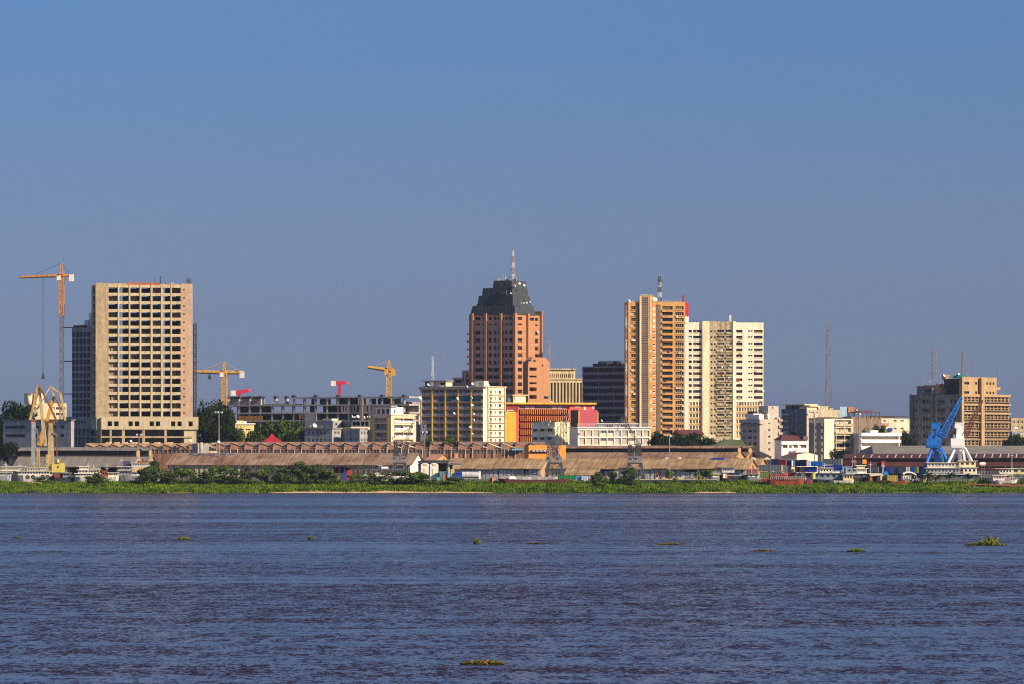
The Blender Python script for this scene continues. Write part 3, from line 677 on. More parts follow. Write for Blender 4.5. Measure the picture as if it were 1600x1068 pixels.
mb = MB(); mb.box(*bx(373, 411, -.5, -.35, 648, 654)); mb.box(*bx(468, 475, -.5, -.35, 645.5, 653)); mb.build('formwork', M('orange_ply', (.55, .24, .05), .8, .3, .8), B.root)
mb = MB(); mb.box(*bx(563, 568, -.9, 1, 620, 655)); mb.build('column', RAW, B.root)

# ---------------------------------------------------------------- left background
house('office_building', 'low grey office in shade with dark window bands behind the left lattice cranes', 'building', 5, 111, 116, 656, 2120, 64, GREY, ([(8, 39), (55, 61), (66, 71), (80, 87), (94, 100)], [(664, 668.5), (677, 682)]), None, cornice=DARKG, glass=(GLASS,), frame=FRAMED, nm=9, deep=2.5)
b = house('cream_block', 'small cream block with white window bands behind the left harbour cranes', 'building', None, 52, 104, 629, 2330, 14, CREAM, None, (cols(78, 103, 3, .1, .9), [(635, 639), (644, 648)]), glass=(GLASS, CURT), deep=12)
mb = MB(); mb.bar((1, 4, b.H - .5), (1, 4, b.H + 4.5), 9, 9, 20); mb.build('stair_tower', CREAM, b.root); b.finish()
b = Bld('water_tank', 'pale cylindrical water tank on a block left of the harbour cranes', 'tank', 46, 2300, 0, z0=ground(2300))
mb = MB(); mb.bar((0, 0, b.z(635)), (0, 0, b.z(617)), 2.4, 2.4, 20); mb.build('drum', CREAM, b.root, True)
mb = MB(); mb.box(-1.3, 1.3, -1.3, 1.3, 0, b.z(635)); mb.build('tower', GREY, b.root)
G = 'trees at the left edge'
tree(30, 626, 66, 2260, 'broad dark tree left of the pale water tank', 'dark', group=G)
tree(2, 640, 40, 2240, 'dark tree cut by the left edge of the photo', 'dark', group=G)
tree(14, 690, 34, 2070, 'low dark tree in front of the low grey office', 'dark', group=G); tree(36, 698, 26, 2062, 'small dark tree by the grey roofed shed at far left', 'dark', group=G)
b = Bld('hut', 'small red roofed hut at the left end of the grey shed', 'hut', 15, 2055, 10)
b.block('wall', OCHRE, 0, 4, 0, 5, 0, b.z(715)); mb = MB(); mb.frustum((-.5, 4.5, -.5, 5.5), (1.8, 2.2, 2.2, 2.6), b.z(715) + .003, b.z(711)); mb.build('roof', CRED, b.root)

for px, top, wd, Y, k, lb in [(331, 617, 58, 2215, 'dark', 'tall dark tree right behind the raw concrete tower'), (352, 640, 34, 2210, 'dark', 'dark tree on the right shoulder of the tall one by the yellow crane'),
    (318, 648, 30, 2200, 'dark', 'dark tree filling the gap beside the tower podium'), (340, 656, 54, 2195, 'dark', 'wide dark tree below the tall one behind the floodlight mast'),
    (362, 664, 34, 2190, 'dark', 'brownish dark tree left of the yellow house'), (385, 672, 40, 2185, 'mid', 'green tree in front of the yellow house'),
    (403, 668, 26, 2182, 'mid', 'bright green tree at the right end of the yellow house'), (418, 655, 40, 2190, 'mid', 'grey green tree under the orange formwork of the concrete frame'),
    (440, 656, 44, 2185, 'mid', 'grey green tree above the red pyramid roof'), (462, 652, 40, 2190, 'mid', 'grey green tree left of the block wall of the concrete frame'),
    (470, 670, 36, 2150, 'mid', 'lower green tree right of the red pyramid roof'), (455, 674, 30, 2140, 'dark', 'small dark tree touching the red pyramid roof')]:
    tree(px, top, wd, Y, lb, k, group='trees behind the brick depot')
spiky(294, 676, 26, 2100, 'small palm at the right foot of the raw concrete tower', 'palm')
b = house('yellow_house', 'pale yellow house with a flat roof among dark trees', 'house', None, 367, 397, 662, 2212, 14, M('pale_yellow_paint', (.75, .62, .26), .8, .1, .4), None, ([(374, 381), (384, 391)], [(669, 671.5)]), deep=10, cornice=WHITE)
b.part('roof_tank', WHITE2, (4, 5.5, 2, 3.5, b.H + .5, b.H + 1.3)); b.part('attic_wall', CREAM, (-3, 5, 6, 12, 0, b.z(656))); b.finish()
b = Bld('pavilion', 'red pyramid roofed pavilion showing over the brick depot', 'pavilion', 409, 2120, 8)
w_ = b.uR(444); b.block('wall', CREAM, 1, w_ - 1, 1, w_ - 1, 0, b.z(691))
mb = MB(); mb.frustum((0, w_, 0, w_), (w_ * .42, w_ * .58, w_ * .42, w_ * .58), b.z(691) + .003, b.z(680)); mb.frustum((w_ * .42, w_ * .58, w_ * .42, w_ * .58), (w_ * .49, w_ * .51, w_ * .49, w_ * .51), b.z(680) + .003, b.z(676)); mb.build('roof', M('crimson_roof', (.42, .02, .035), .6, .15, .5), b.root)
# ---------------------------------------------------------------- grey blocks 475-580
house('low_block', 'low grey block with rows of dark openings under a big white dish', 'building', 476, 519, 533, 669, 2140, 66, GREY, (cols(479, 518, 6, .2, .7), [(673, 678), (684.5, 690)]), (cols(521, 532, 2), [(673, 677), (684, 689)]), glass=DARKW, cornice=RAWD).finish()
b = house('low_block', 'grey low block with stepped roof between the dish block and the cream corner block', 'building', 541, 562, 578, 670, 2135, 60, GREY, (cols(545, 561, 2, .2, .6), [(673, 677), (684, 688)]), (cols(563, 577, 3, .15, .7), [(673, 678), (684, 689)]), glass=DARKW); b.finish()
b.part('attic_wall', RAWD, (2, 8, 1, 6, b.H, b.z(668)))
b = house('glass_block', 'low cream block with a dark glazed upper storey carrying a row of white dishes', 'building', 530, 548, 580, 666, 2175, 20, CREAM, None, (cols(552, 579, 3), [(672, 679)]), glass=DARKW)
b.block('attic_wall', BLUEG, 0.6, b.WR, .6, b.WL, b.H + .003, b.z(655.5), hR=[(1 + 1.9 * i, 2.4 + 1.9 * i, b.z(664), b.z(657.5)) for i in range(4)], d=.3); b.finish()
b = house('plain_block', 'grey windowless block with a cream box on its roof', 'building', 494, 520, 541, 656, 2180, 62, GREY, None, (cols(522, 540, 2, .2, .6), [(660, 664)]), glass=DARKW)
b.part('roof_box', CREAM2, (-.05, 5, .5, b.WL * .62, b.H + .003, b.z(653)), (-.06, 4, b.WL * .62 + .01, b.WL * .95, b.H - 3, b.z(664))); b.finish()

b = house('corner_block', 'cream four storey corner block with white open galleries and a glazed penthouse', 'building', 578, 611, 650, 648, 2135, 48, CREAM, (cols(585, 604, 1, 0, 1), [(652, 659), (661, 672), (674.5, 683), (684.5, 690)]),
          (cols(616, 646, 2, 0, .97), [(652.5, 659.5), (663, 671), (674.5, 682), (685.5, 690)]), dL=1.4, dR=1.2, glass=(GLASS2, CURT), frame=FRAMEW, nm=9, cornice=CREAM2)
b.part('balcony', WHITE, *[(b.uR(616), b.uR(647), -.3, .02, b.z(a), b.z(a - 3.6)) for a in (659.8, 671.5, 682.8)])
b.part('balcony', GREY, *[(-.3, .02, b.uL(605), b.uL(585), b.z(a), b.z(a - 2.6)) for a in (659.5, 672, 683.5)])
b.part('pier', YELLOW, (-.35, -.02, b.uL(582.5), b.uL(580), 0, b.z(650)), (-.35, -.02, b.uL(607.5), b.uL(605.3), 0, b.z(650)))
b.block('penthouse', WHITE, 1, b.uR(633), 1, b.WL - 2, b.H + .55, b.z(635), hL=[(2 + 2.6 * i, 3.9 + 2.6 * i, b.z(645.5), b.z(638)) for i in range(4)], hR=[(3, 3.8, b.z(645), b.z(638.5))], d=.3, roof=SHADE)
b.part('penthouse_roof', GREY, (.4, b.uR(622), .4, b.WL - 1, b.z(635) + .003, b.z(632.5))); b.finish()
house('dark_annexe', 'narrow dark annexe in deep shade between the cream corner block and the balcony block', 'building', 640, 657, None, 662, 2165, 64, BLUEG, (cols(645, 656, 2), [(666, 671), (676, 682)]), glass=DARKW)
b = house('white_block', 'white two storey block with a blue grey side behind the cream corner block', 'building', 628, 637, 659, 627, 2250, 24, WHITE, None, (cols(638, 658, 4, .15, .8), [(634.5, 639.5), (644.5, 648.5)]), glass=(GLASS, CURT, CURT))
b.part('roof_slab', GREY, (-.2, b.WR, -.3, b.WL, b.z(632), b.z(627.3) + .2)); b.finish()

# ---------------------------------------------------------------- balcony apartment block
b = Bld('apartment_block', 'eight storey apartment block with shaded balconies, yellow fins and a bright cream end wall', 'building', 755, 2160, 66)
z, uL, uR = b.z, b.uL, b.uR
WL, WR = uL(657.5), uR(789.5); H = z(603.5)
sl_ = [606.5, 616.2, 627, 637.8, 648.8, 659.6, 670.6, 681.5, 692]
lev = [(sl_[i] + (1.4 if i else .8), sl_[i + 1] - .6) for i in range(8)]
bays = [(658.5, 675), (677, 695.6), (697.5, 715.6), (717.6, 736), (738, 754.5)]
hL = b.holes('L', bays, lev)
hR = b.holes('R', [(765.5, 769), (773, 775), (779.3, 783.4)], [(a + 1.2, a + 6.2) for a, _ in lev])
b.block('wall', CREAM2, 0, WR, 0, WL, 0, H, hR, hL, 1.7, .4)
b.wins('R', hR, .3, 0, (GLASS, BLIND, BLIND), FRAMEW, 1)
for i, h in enumerate(hL):
    n = 3; wd = (h[1] - h[0]) / n
    for k in range(n):
        rn = random.Random(i * 7 + k)
        b.wins('L', [(h[0] + wd * k + .25, h[0] + wd * (k + 1) - .25, h[2] + .1, h[3] - .5)], 1.69, 0, (GLASS, GLASS, BLIND, CURT, GLASS2), FRAMEW, 2, name='window') if rn.random() < .72 else None
b.part('balcony_slab', BROWN, *[(-.55, -.004, .2, WL + .1, z(a) - .12, z(a) + .2) for a in sl_[1:8]])
mb = MB()
for h in hL:
    mb.box(-.42, -.35, h[0], h[1], h[2] + .06, h[2] + .82); mb.box(-.43, -.34, h[0], h[1], h[2] + .98, h[2] + 1.08)
mb.build('railing', M('grey_railing', (.46, .42, .41), .7, .2, .8), b.root)
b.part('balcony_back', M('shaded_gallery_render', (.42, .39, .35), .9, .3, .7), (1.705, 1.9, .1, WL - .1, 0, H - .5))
for i, p in enumerate((658.2, 676, 696.5, 716.6, 737)):
    mb = MB(); mb.box(-.75, -.003, uL(p) - .28, uL(p) + .28, 0, z(604)); mb.build('fin', YELLOW if i else CREAM, b.root)
b.part('partition', CURT, *[(-.2, 1.6, uL(p) - .12, uL(p) + .12, z(690), z(605)) for p in (686.5, 722)])
b.part('hanging_cloth', M('teal_cloth', (.02, .11, .17), .8, .3, 1), *[(-.5, -.43, min(uL(p), uL(q)), max(uL(p), uL(q)), z(626.5), z(618)) for p, q in ((686, 695), (697, 706), (720, 735.5), (738, 752))])
b.part('roof_slab', RAWD, (-1.0, 2, -.4, WL + .6, z(606), z(603)), )
b.part('end_slab', CREAM, (2.003, WR + .6, -.5, WL, H + .003, z(602)))
b.part('sun_shelf', BROWN, *[(uR(764), uR(788), -.55, -.004, z(a) - .1, z(a) + .15) for a in sl_[1:8]])
b.part('rib', STAIN, (uR(761), uR(763), -.3, -.004, 0, H - .1), (uR(787.6), uR(789.5), -.3, -.004, 0, H - .1))
b.part('air_conditioner', STAIN, *[(uR(p), uR(p) + 1.0, -.5, -.004, z(a + 8.2), z(a + 6.6)) for p in (765.8, 780.2) for a, _ in lev])
b.block('penthouse', CREAM2, 1.5, 6, uL(757 - 3), uL(739), H + .1, z(594), hL=[(uL(748.5), uL(746.5), z(601), z(596.5))], d=.6); b.block('penthouse', CREAM2, 2, 8, uL(694), uL(674), H + .1, z(594.5), hL=[(uL(692), uL(684.5), z(600), z(596))], d=.8)
b.part('roof_canopy', RAWD, (-.2, 8, uL(697), uL(659.5), z(594.3), z(593)), (2, 2.3, uL(668), uL(661), H, z(594.4)))
b.finish()
tree(668, 677, 26, 2105, 'green tree at the foot of the balcony apartment block', 'mid', group='trees behind the brick depot'); tree(702, 678, 34, 2105, 'wide green tree before the lowest balconies of the apartment block', 'mid', group='trees behind the brick depot')

# ---------------------------------------------------------------- brown tower with dark crown
b = Bld('office_tower', 'tall brown tower with terracotta ribs and a dark stepped crown in the centre', 'building', 804.5, 2310, 64)
z, uL, uR = b.z, b.uL, b.uR
WL, WR = uL(733), uR(842.9); H = z(491.5)
lv = [(495.2, 500), (505.6, 508)] + [(516.8 + 11.35 * i, 522.6 + 11.35 * i) for i in range(16)]
fins = [804.5, 784, 760.2, 739.2]
cl = [(800.5, 795.5), (793, 789), (787.2, 785.4), (782.2, 778.3), (775.5, 771.5), (768, 763.5), (757.8, 754.5), (750.5, 742.5), (737.8, 733.6)]
cl = [(min(a, c), max(a, c)) for a, c in cl]
hL = b.holes('L', cl, lv[:7]) + b.holes('L', [(763.5, 780) if 0 else (762.5, 770), (771, 782), (786, 795), (796, 802.5), (742, 758), (734, 738)], lv[7:]); cr = [(808.3, 815), (835.2, 839.8)]; hR = b.holes('R', cr, lv) + b.holes('R', [(826.5, 834)], lv[:1])
b.block('wall', BROWN, 0, WR, .35, WL, 0, H, [], hL, .8)
mb = MB(); wall(mb, lambda u, o, zz_: (u, -.25 - o, zz_), .25, WR, 0, H, hR, .6); mb.build('lit_wall', TERRA, b.root)
b.wins('L', hL, .6, 0, (GLASS, GLASS, GLASS2, SHADE), FRAMED, 2); b.wins('R', hR, .5, -.25, (GLASS, SHADE, GLASS), FRAMED, 2); b.finish()
b.part('floor_line', BROWN, *[(.3, WR - .5, -.3, -.253, z(a + 8.2), z(a + 7.6)) for a, _ in lv[2:]])
for p in fins[1:]:
    mb = MB(); mb.box(-1.5, -.003, uL(p) - .55, uL(p) + .55, 0, H + .6); mb.build('fin', TERRA, b.root)
mb = MB(); mb.box(-1.5, .24, -.9, .25, 0, H + .6); mb.build('fin', TERRA, b.root)
mb = MB(); mb.box(uR(822.2) - .7, uR(822.2) + .7, -1.4, -.253, 0, H + .6); mb.build('fin', TERRA, b.root)
mb = MB(); mb.box(WR - .4, WR + .5, -1.4, 3, 0, H + 2.0); mb.build('fin', TERRA, b.root)
b.part('balcony', BROWN, *[(-1.1, -.003, WL - 1.6, WL + .7, z(a + 6.2), z(a + 3.2)) for a, _ in lv[2:]])
b.part('cornice', SLATE, (-.6, 20.9, -.6, 22.6, H + .003, z(489.6)), (20.903, WR, 0, 22.6, H - .4, H + .4))
def tier(bot, top, a, c):
    mb = MB(); mb.frustum(bot, top, z(a) + .003, z(c)); return mb.build('crown_tier', SLATE, b.root)
tier((-.2, 20.3, -.2, 22.2), (.2, 19.9, .2, 21.4), 489.6, 477.5)
tier((.6, 19.5, 1.2, 19.2), (.9, 18.5, 1.5, 18.6), 477.5, 461.5)
tier((1.2, 18.3, 2.0, 12.4), (1.5, 17.4, 2.2, 12.1), 461.5, 449.6)
tier((1.7, 17.4, 2.4, 12.0), (2.0, 16.7, 2.7, 11.6), 449.6, 438)
tier((1.3, 12, 12.5, 17.2), (1.5, 11.6, 12.6, 16.8), 461.5, 449.6)
tier((.2, 4, 4.5, 8), (.4, 3.6, 4.7, 7.8), 461.5, 453)
mb = MB()
for i in range(20): y = .2 + 21 * i / 19; mb.bar((-.18, y, z(489)), (.2, y, z(477.8)), .14)
for i in range(15): y = 1.7 + 16.6 * i / 14; mb.bar((.62, y, z(477)), (.9, y, z(461.8)), .14)
mb.build('standing_seam', SLATE, b.root)
b.part('crown_opening', SHADE, *[(.5, .8, y0_, y1_, z(477.3), z(474.6)) for y0_, y1_ in ((5, 8.5), (11, 14.5), (17.5, 19.5))])
b.part('wing', BROWN, (1, 12, WL + .003, uL(720.5), 0, z(577)), (2, 11, uL(720.5) + .003, uL(704.5), 0, z(588)), (-.5, .997, uL(727) - .4, uL(727) + .4, 0, z(581)), (1, 1.9, uL(707.5) - .4, uL(707.5) + .4, 0, z(590)))
b.part('window', SHADE, (.95, .999, WL + .5, uL(721.5), z(594), z(589)), (1.95, 1.999, uL(720), uL(709), z(596), z(592)))
mb = MB(); mb.lattice((9, 8, z(438)), (9, 8, z(437) + .1), 1, 1, 1, .1)
for x, y, h in ((6, 6, 2.2), (7, 14, 1.6), (12, 6, 4.2), (12.6, 6, 3.4), (13.6, 5, 2.6), (6, 10, 2.4), (10, 4.4, 2)): mb.bar((x, y, z(438.2)), (x, y, z(438.2) + h), .16)
mb.box(11.6, 13.0, 5.2, 6.4, z(438.2), z(433.8)); mb.box(11, 13.8, 5.6, 6.2, z(432.6), z(430.6)); mb.box(8, 11, 7, 9, z(438.2), z(435.5)); mb.build('roof_equipment', STEEL, b.root)
mb = MB(); rn = random.Random(3)
for i in range(16): x, y = rn.uniform(3, 15), rn.uniform(4, 11); mb.bar((x, y, z(438)), (x, y, z(438) + rn.uniform(.6, 2.6)), .2)
mb.build('roof_aerial', STEELP, b.root)
A = b.root.matrix_basis
rt = b
r_, h_ = mast_thing('antenna_mast', 'red and white lattice mast on top of the dark crown of the brown tower', 'mast', 801.6, 2318, 392, w=1.3, w1=.5, nb=12, r=.1, z0=wz(436, 2318), bands=(5, STEELP, M('mast_red', (.34, .22, .21), .6, .1, 1)))
mb = MB(); mb.bar((0, 0, h_), (0, 0, h_ + 4.2), .28, .12); mb.build('whip', STEEL, r_)
b = Bld('tower_annexe', 'terracotta stepped annexe with shaded slots at the right foot of the brown tower', 'building', 826, 2285, 52)
z, uL, uR = b.z, b.uL, b.uR; WR = uR(858.8); x1 = uR(848)
b.WL = 9
sl = b.holes('R', [(827, 838.5)], [(573, 578), (585.5, 588.5), (596, 599), (604, 610), (616, 622)])
hL = [(.8, 7, z(a), z(c)) for a, c in ((564, 572), (580, 585), (594, 604), (612, 622))]
b.block('wall', TERRA, 0, WR, 0, 3.2, 0, z(563.5), sl, [], 2.2)
mb = MB(); zt_ = z(563.5)
pts = [(uR(830), z(561)), (uR(833), z(557)), (uR(852), z(557)), (uR(857.5), zt_ + .2), (uR(857.5), zt_ + .003), (uR(830), zt_ + .003)]
for y in (.004, 3.19): mb.poly([(x, y, q) for x, q in pts])
for i in range(len(pts)): p, q = pts[i], pts[(i + 1) % len(pts)]; mb.quad((p[0], .004, p[1]), (q[0], .004, q[1]), (q[0], 3.19, q[1]), (p[0], 3.19, p[1]))
mb.build('stepped_top', TERRA, b.root)
b.part('slot', SHADE, (uR(833), uR(837), -.02, .003, z(564), z(561)), (uR(846.5), uR(849), -.02, .003, z(571), z(568)))
b.part('canopy', DARKG, (uR(850), uR(857), -1.4, -.003, z(619), z(617.6)))
mb = MB(); mb.box(-1.2, -.2, -.6, .4, 0, z(567)); mb.build('rib', TERRA, b.root)

# ---------------------------------------------------------------- yellow, orange and red office
b = Bld('painted_office', 'low orange louvred office with red walls and a yellow roof edge', 'building', 789.5, 2200, 20)
z, uL, uR = b.z, b.uL, b.uR
WR = uR(929); H = z(630.5); WL = 12
bands = [(638.8, 646.2), (649.6, 657), (660.4, 667.8), (671.2, 678.6), (682, 689.4)]
hR = b.holes('R', [(811, 889.5)], [(632.2, 637.6)] + [(a - .3, c + 2.4) for a, c in bands])
b.block('wall', RED, 0, WR, 0, WL, 0, H, hR, [], 1.2)
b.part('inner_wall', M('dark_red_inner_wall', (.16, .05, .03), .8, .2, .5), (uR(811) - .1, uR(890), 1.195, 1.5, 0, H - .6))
top = b.holes('R', cols(812, 889, 9, .08, .92), [(633, 637.4)]); b.wins('R', top, .9, 0, (GLASS, GLASS, CURT), FRAMEW, 2)
for a, c in bands:
    mb = MB(); n = 24
    for i in range(n):
        x = uR(811.5 + 77.5 * (i + .5) / n); mb.add([(x - .12, -.75, z(c)), (x + .12, -.75, z(c)), (x + .32, .1, z(c)), (x + .02, .1, z(c)), (x - .12, -.75, z(a)), (x + .12, -.75, z(a)), (x + .32, .1, z(a)), (x + .02, .1, z(a))], [(0, 1, 5, 4), (1, 2, 6, 5), (2, 3, 7, 6), (3, 0, 4, 7), (0, 3, 2, 1), (4, 5, 6, 7)])
    mb.build('louvre_band', ORANGE2, b.root)
hp = b.holes('R', cols(791, 804.5, 7, .3, .7), rows(644, 688, 14, .3, .7))
mb = MB(); wall(mb, lambda u, o, zz_: (u, -.6 - o, zz_), uR(790), uR(805), 0, z(642), hp, .25); mb.box(uR(790), uR(805), -.34, -.01, 0, z(642)); mb.build('perforated_panel', YELLOW, b.root)
b.part('roof_slab', M('yellow_edge_paint', (.72, .42, .05), .7, .1, .3), (-1, WR + .4, -1.6, WL + 1, H + .003, z(627.7)))
b.part('sign_board', M('maroon_fascia', (.30, .04, .045), .7, .1, .5), (uR(790.5), uR(809), -.5, -.01, z(641.4), z(634)))
b.part('small_vent', WHITE, (uR(912), uR(915), -.12, -.003, z(639), z(633.5))); b.part('sign_strip', WHITE, (uR(898), uR(906), -.1, -.003, z(634.8), z(633.4)), (uR(790.8), uR(802), -.62, -.503, z(640.3), z(639.3)))
b.block('roof_room', CREAM2, uR(806), uR(825), 3, 8, z(627.7) + .003, z(616.8), hR=[(uR(807), uR(808), z(625), z(618))], d=.4); b.part('roof_room_top', CREAM, (uR(804), uR(829), 2.4, 8.5, z(616.8) + .003, z(615.3)))
b.part('roof_tank_frame', BLUEG, (uR(798), uR(805.5), 4, 7, z(627.7) + .003, z(618)))
b.finish()
b = Bld('red_block', 'plain red block with a dark brown side under the yellow roof edge', 'building', 904, 2170, 42)
z = b.z; WL = b.uL(891.5); b.block('wall', M('rose_red_paint', (.36, .062, .08), .75, .07, .4, streak=.1), 0, b.uR(933.6), 0, WL, 0, z(639.5))
b.part('side_panel', M('dark_brown_panel', (.10, .065, .04), .8, .2, .6), (-.08, -.003, .1, WL - .1, 0, z(641))); b.part('edge', YELLOW, (b.uR(933.7), b.uR(934.6), -.1, 6, 0, z(642)), (-.12, .3, -.12, -.003, 0, z(641)))
b = house('small_office', 'small cream three storey office with a bright lit end in front of the orange louvres', 'building', 830.5, 867, 890, 658.5, 2145, 55, CREAM2, (cols(832, 866.5, 3, .08, .62), [(669.3, 673), (682.2, 686)]), (cols(869, 888, 3, .25, .55), [(661, 664), (673, 676)]), glass=DARKW, frame=FRAMED)
b.part('window_hood', WHITE, *[(-.9, -.003, b.uL(p + 11), b.uL(p), b.z(q) , b.z(q) + .25) for p in (846, 833, 856) for q in (668.8, 681.7)])
b.part('pediment', CREAM2, (-.15, .3, b.uL(860), b.uL(846), b.H + .003, b.z(656.3)), (-.4, -.003, b.uL(858), b.uL(848), b.z(664.5), b.z(661)))
b.part('rib', CREAM, *[(b.uR(870 + 5 * i), b.uR(871.4 + 5 * i), -.4, -.003, 0, b.H + .4) for i in range(4)]); b.finish()
b = Bld('white_office', 'low white office with a grid of pale windows and roof railing', 'building', 903, 2130, 14)
z, uL, uR = b.z, b.uL, b.uR; WR = uR(1016.5); WL = 14
hh = b.holes('R', cols(904, 1015.5, 10, .06, .94), [(671.3, 681), (683.3, 693.6), (695.8, 700)])
b.block('wall', WHITE, 0, WR, 0, WL, 0, z(667.3), hh, [], .5)
for i, h in enumerate(hh):
    k = i // 3
    if k in (3, 4, 7) : b.wins('R', [(h[0], h[1], h[2] + (h[3] - h[2]) * .55, h[3])], .45, 0, (BLIND, GLASS, GLASS2), FRAMEW, 4); b.part('window_panel', CREAM2, (h[0] + .02, h[1] - .02, .3, .5, h[2], h[2] + (h[3] - h[2]) * .55))
    else: b.wins('R', [h], .45, 0, (CURT, CURT, M('pale_blue_blind', (.5, .55, .6), .8, .1, 1), M('cream_blind', (.62, .57, .45), .8, .1, 1)), CREAM, 3)
b.part('cornice', WHITE2, (-.4, WR + .4, -.5, WL, z(667.3) + .003, z(666)))
mb = MB()
for i in range(32):
    x = -.2 + (WR + .4) * i / 31; mb.box(x - .05, x + .05, -.4, -.3, z(666), z(660.8))
for q in (660.6, 662.6, 664.4): mb.box(-.2, WR + .2, -.42, -.30, z(q), z(q) + .1)
mb.build('roof_railing', STEELP, b.root)
b.part('roof_plant', CGREY, *[(uR(p), uR(p + 12), 4, 8, z(667.3) + .003, z(661.5)) for p in (938, 962, 985)]); b.part('roof_canopy', WHITE, (uR(935), uR(1000), 3, 9, z(661) + .003, z(660)))
b.finish()

# ---------------------------------------------------------------- colonnade, dark blue office
b = Bld('stone_office', 'beige stone office with a tall colonnade and a curved upper storey', 'building', 852, 2420, 18)
z, uL, uR = b.z, b.uL, b.uR; WR = uR(909.5)
b.block('wall', DARKG, 0, WR, 0, 20, 0, z(592), b.holes('R', cols(858, 909, 10, .2, .75), rows(598, 634, 3, .2, .8)), [], .4)
b.wins('R', b.holes('R', cols(858, 909, 10, .2, .75), rows(598, 634, 3, .2, .8)), .4, 0, (GLASS, GLASS2), FRAMED, 2)
for i in range(11):
    x = uR(858 + 5.1 * i); mb = MB(); mb.box(x - .35, x + .35, -1.5, -.003, 0, z(597)); mb.build('column', BEIGE, b.root)
b.part('cornice', BEIGE, (-1, WR + .5, -1.7, -.005, z(597) + .003, z(593.2)), (-1.4, WR + .9, -2, 20.5, z(592) + .003, z(590.3)))
b.block('attic_wall', BEIGE, 1, uR(901), 2, 18, z(590.3) + .003, z(576.5), b.holes('R', cols(860, 899, 12, .2, .7), [(583, 589)]), [], .5); b.part('cornice', STAIN, (0, uR(901.6), 1, 19, z(576.5) + .003, z(574.6)))
b.wins('R', b.holes('R', cols(860, 899, 12, .2, .7), [(583, 589)]), .45, 2, (SHADE,), FRAMED, 1); b.finish()
b = Bld('blue_office', 'dark blue grey office in full shade with long window bands', 'building', 984, 2330, 60)
z, uL, uR = b.z, b.uL, b.uR; WL = uL(910)
bnd = [(574.2 + 10.85 * i, 580.2 + 10.85 * i) for i in range(10)]
hL = b.holes('L', cols(911, 983, 3, .02, .98), bnd)
b.block('wall', M('blue_grey_panel', (.26, .28, .37), .7, .15, .4), 0, 16, 0, WL, 0, z(571), [], hL, .5, roof=DARKG)
b.wins('L', hL, .45, 0, (M('night_blue_pane', (.022, .032, .075), .6, 0, streak=0, spec=.15), M('deep_blue_pane', (.014, .02, .05), .6, 0, streak=0, spec=.15)), M('blue_frame', (.12, .13, .18), .7, 0, streak=0), 9, .14); b.finish()
b.part('sun_shelf', SLATE, *[(-.6, -.003, .1, WL, z(a) + .003, z(a) + .25) for a, _ in bnd])
mb = MB()
for i in range(7): y = uL(974 - 8 * i); mb.box(3, 5.5, y, y + 1.6, z(571) - .5, z(566.5 - 1.5 * (i % 3)))
for p in (934, 939, 944, 955, 962): mb.bar((2, uL(p), z(571) - .5), (2, uL(p), z(562)), .25)
mb.build('roof_equipment', SLATE, b.root)
mb = MB(); mb.lattice((3, uL(934), z(565)), (3, uL(966), z(565)), 1.2, 1.2, 10, .12); mb.build('roof_gantry', STEELD, b.root)

# ---------------------------------------------------------------- orange tower
b = Bld('residential_tower', 'tall orange residential tower with grey service strips and a taller narrow shaft', 'building', 981.7, 2300, 6)
z, uL, uR = b.z, b.uL, b.uR; WR = uR(1070); WL = 14; H = z(471.5)
PT = 9.17; rr = [(478.6 + PT * i, 484 + PT * i) for i in range(23)]
hA = b.holes('R', [(986.2, 992.8)], rr); hB = b.holes('R', [(1034.8, 1051)], rr); hC = b.holes('R', [(1055.2, 1068.2)], rr); hS = [(1.5, 5, z(c), z(a)) for a, c in rr] + [(8, 12, z(c), z(a)) for a, c in rr]
b.block('wall', ORANGE, 0, WR, 0, WL, 0, H, hA + hB + hC, hS, .55, .9)
for q in range(23):
    b.wins('R', [hA[q]], .5, 0, (GLASS, GLASS, CURT, BLIND), CREAM, 2); b.wins('R', [hC[q]], .5, 0, (GLASS, GLASS, BLIND, GLASS2), CREAM, 4); b.wins('R', [hB[q]], .53, 0, (BLIND, GLASS, SHADE, BLIND, BLIND), FRAMED, 5)
b.wins('L', hS, .5, 0, (GLASS,), FRAMED, 2)
b.part('balcony', ORANGE, *[(uR(1034.4), uR(1051.4), -.5, -.003, z(a + 8.9), z(a + 5.7)) for a, _ in rr])
b.part('sill', STAIN, *[(uR(p), uR(q), -.25, -.003, z(a + 6.6), z(a + 5.6)) for a, _ in rr for p, q in ((985.8, 993.2), (1054.8, 1068.6))])
mb = MB(); wall(mb, lambda u, o, zz_: (u, -1.2 - o, zz_), uR(1000.7), uR(1019), 0, z(462), b.holes('R', [(1002.3, 1012.2)], [(464, 675)]), .3); mb.box(uR(1000.7), uR(1019), -.8, 4, 0, z(462) - .01); mb.quad((uR(1000.7), -1.2, 0), (uR(1000.7), -.8, 0), (uR(1000.7), -.8, z(462)), (uR(1000.7), -1.2, z(462))); mb.quad((uR(1019), -1.2, 0), (uR(1019), -.8, 0), (uR(1019), -.8, z(462)), (uR(1019), -1.2, z(462))); mb.build('shaft', ORANGE, b.root)
LOUV = M('grey_brown_louvre', (.20, .16, .135), .85, .2, .5, streak=.2)
mb = MB()
for i in range(64): q = 464 + 211 * i / 64; mb.box(uR(1002.3) + .02, uR(1012.2) - .02, -1.12, -.98, z(q + 2.3), z(q))
mb.box(uR(1002.3), uR(1012.2), -.92, -.81, z(675), z(464)); mb.build('service_louvre', LOUV, b.root)
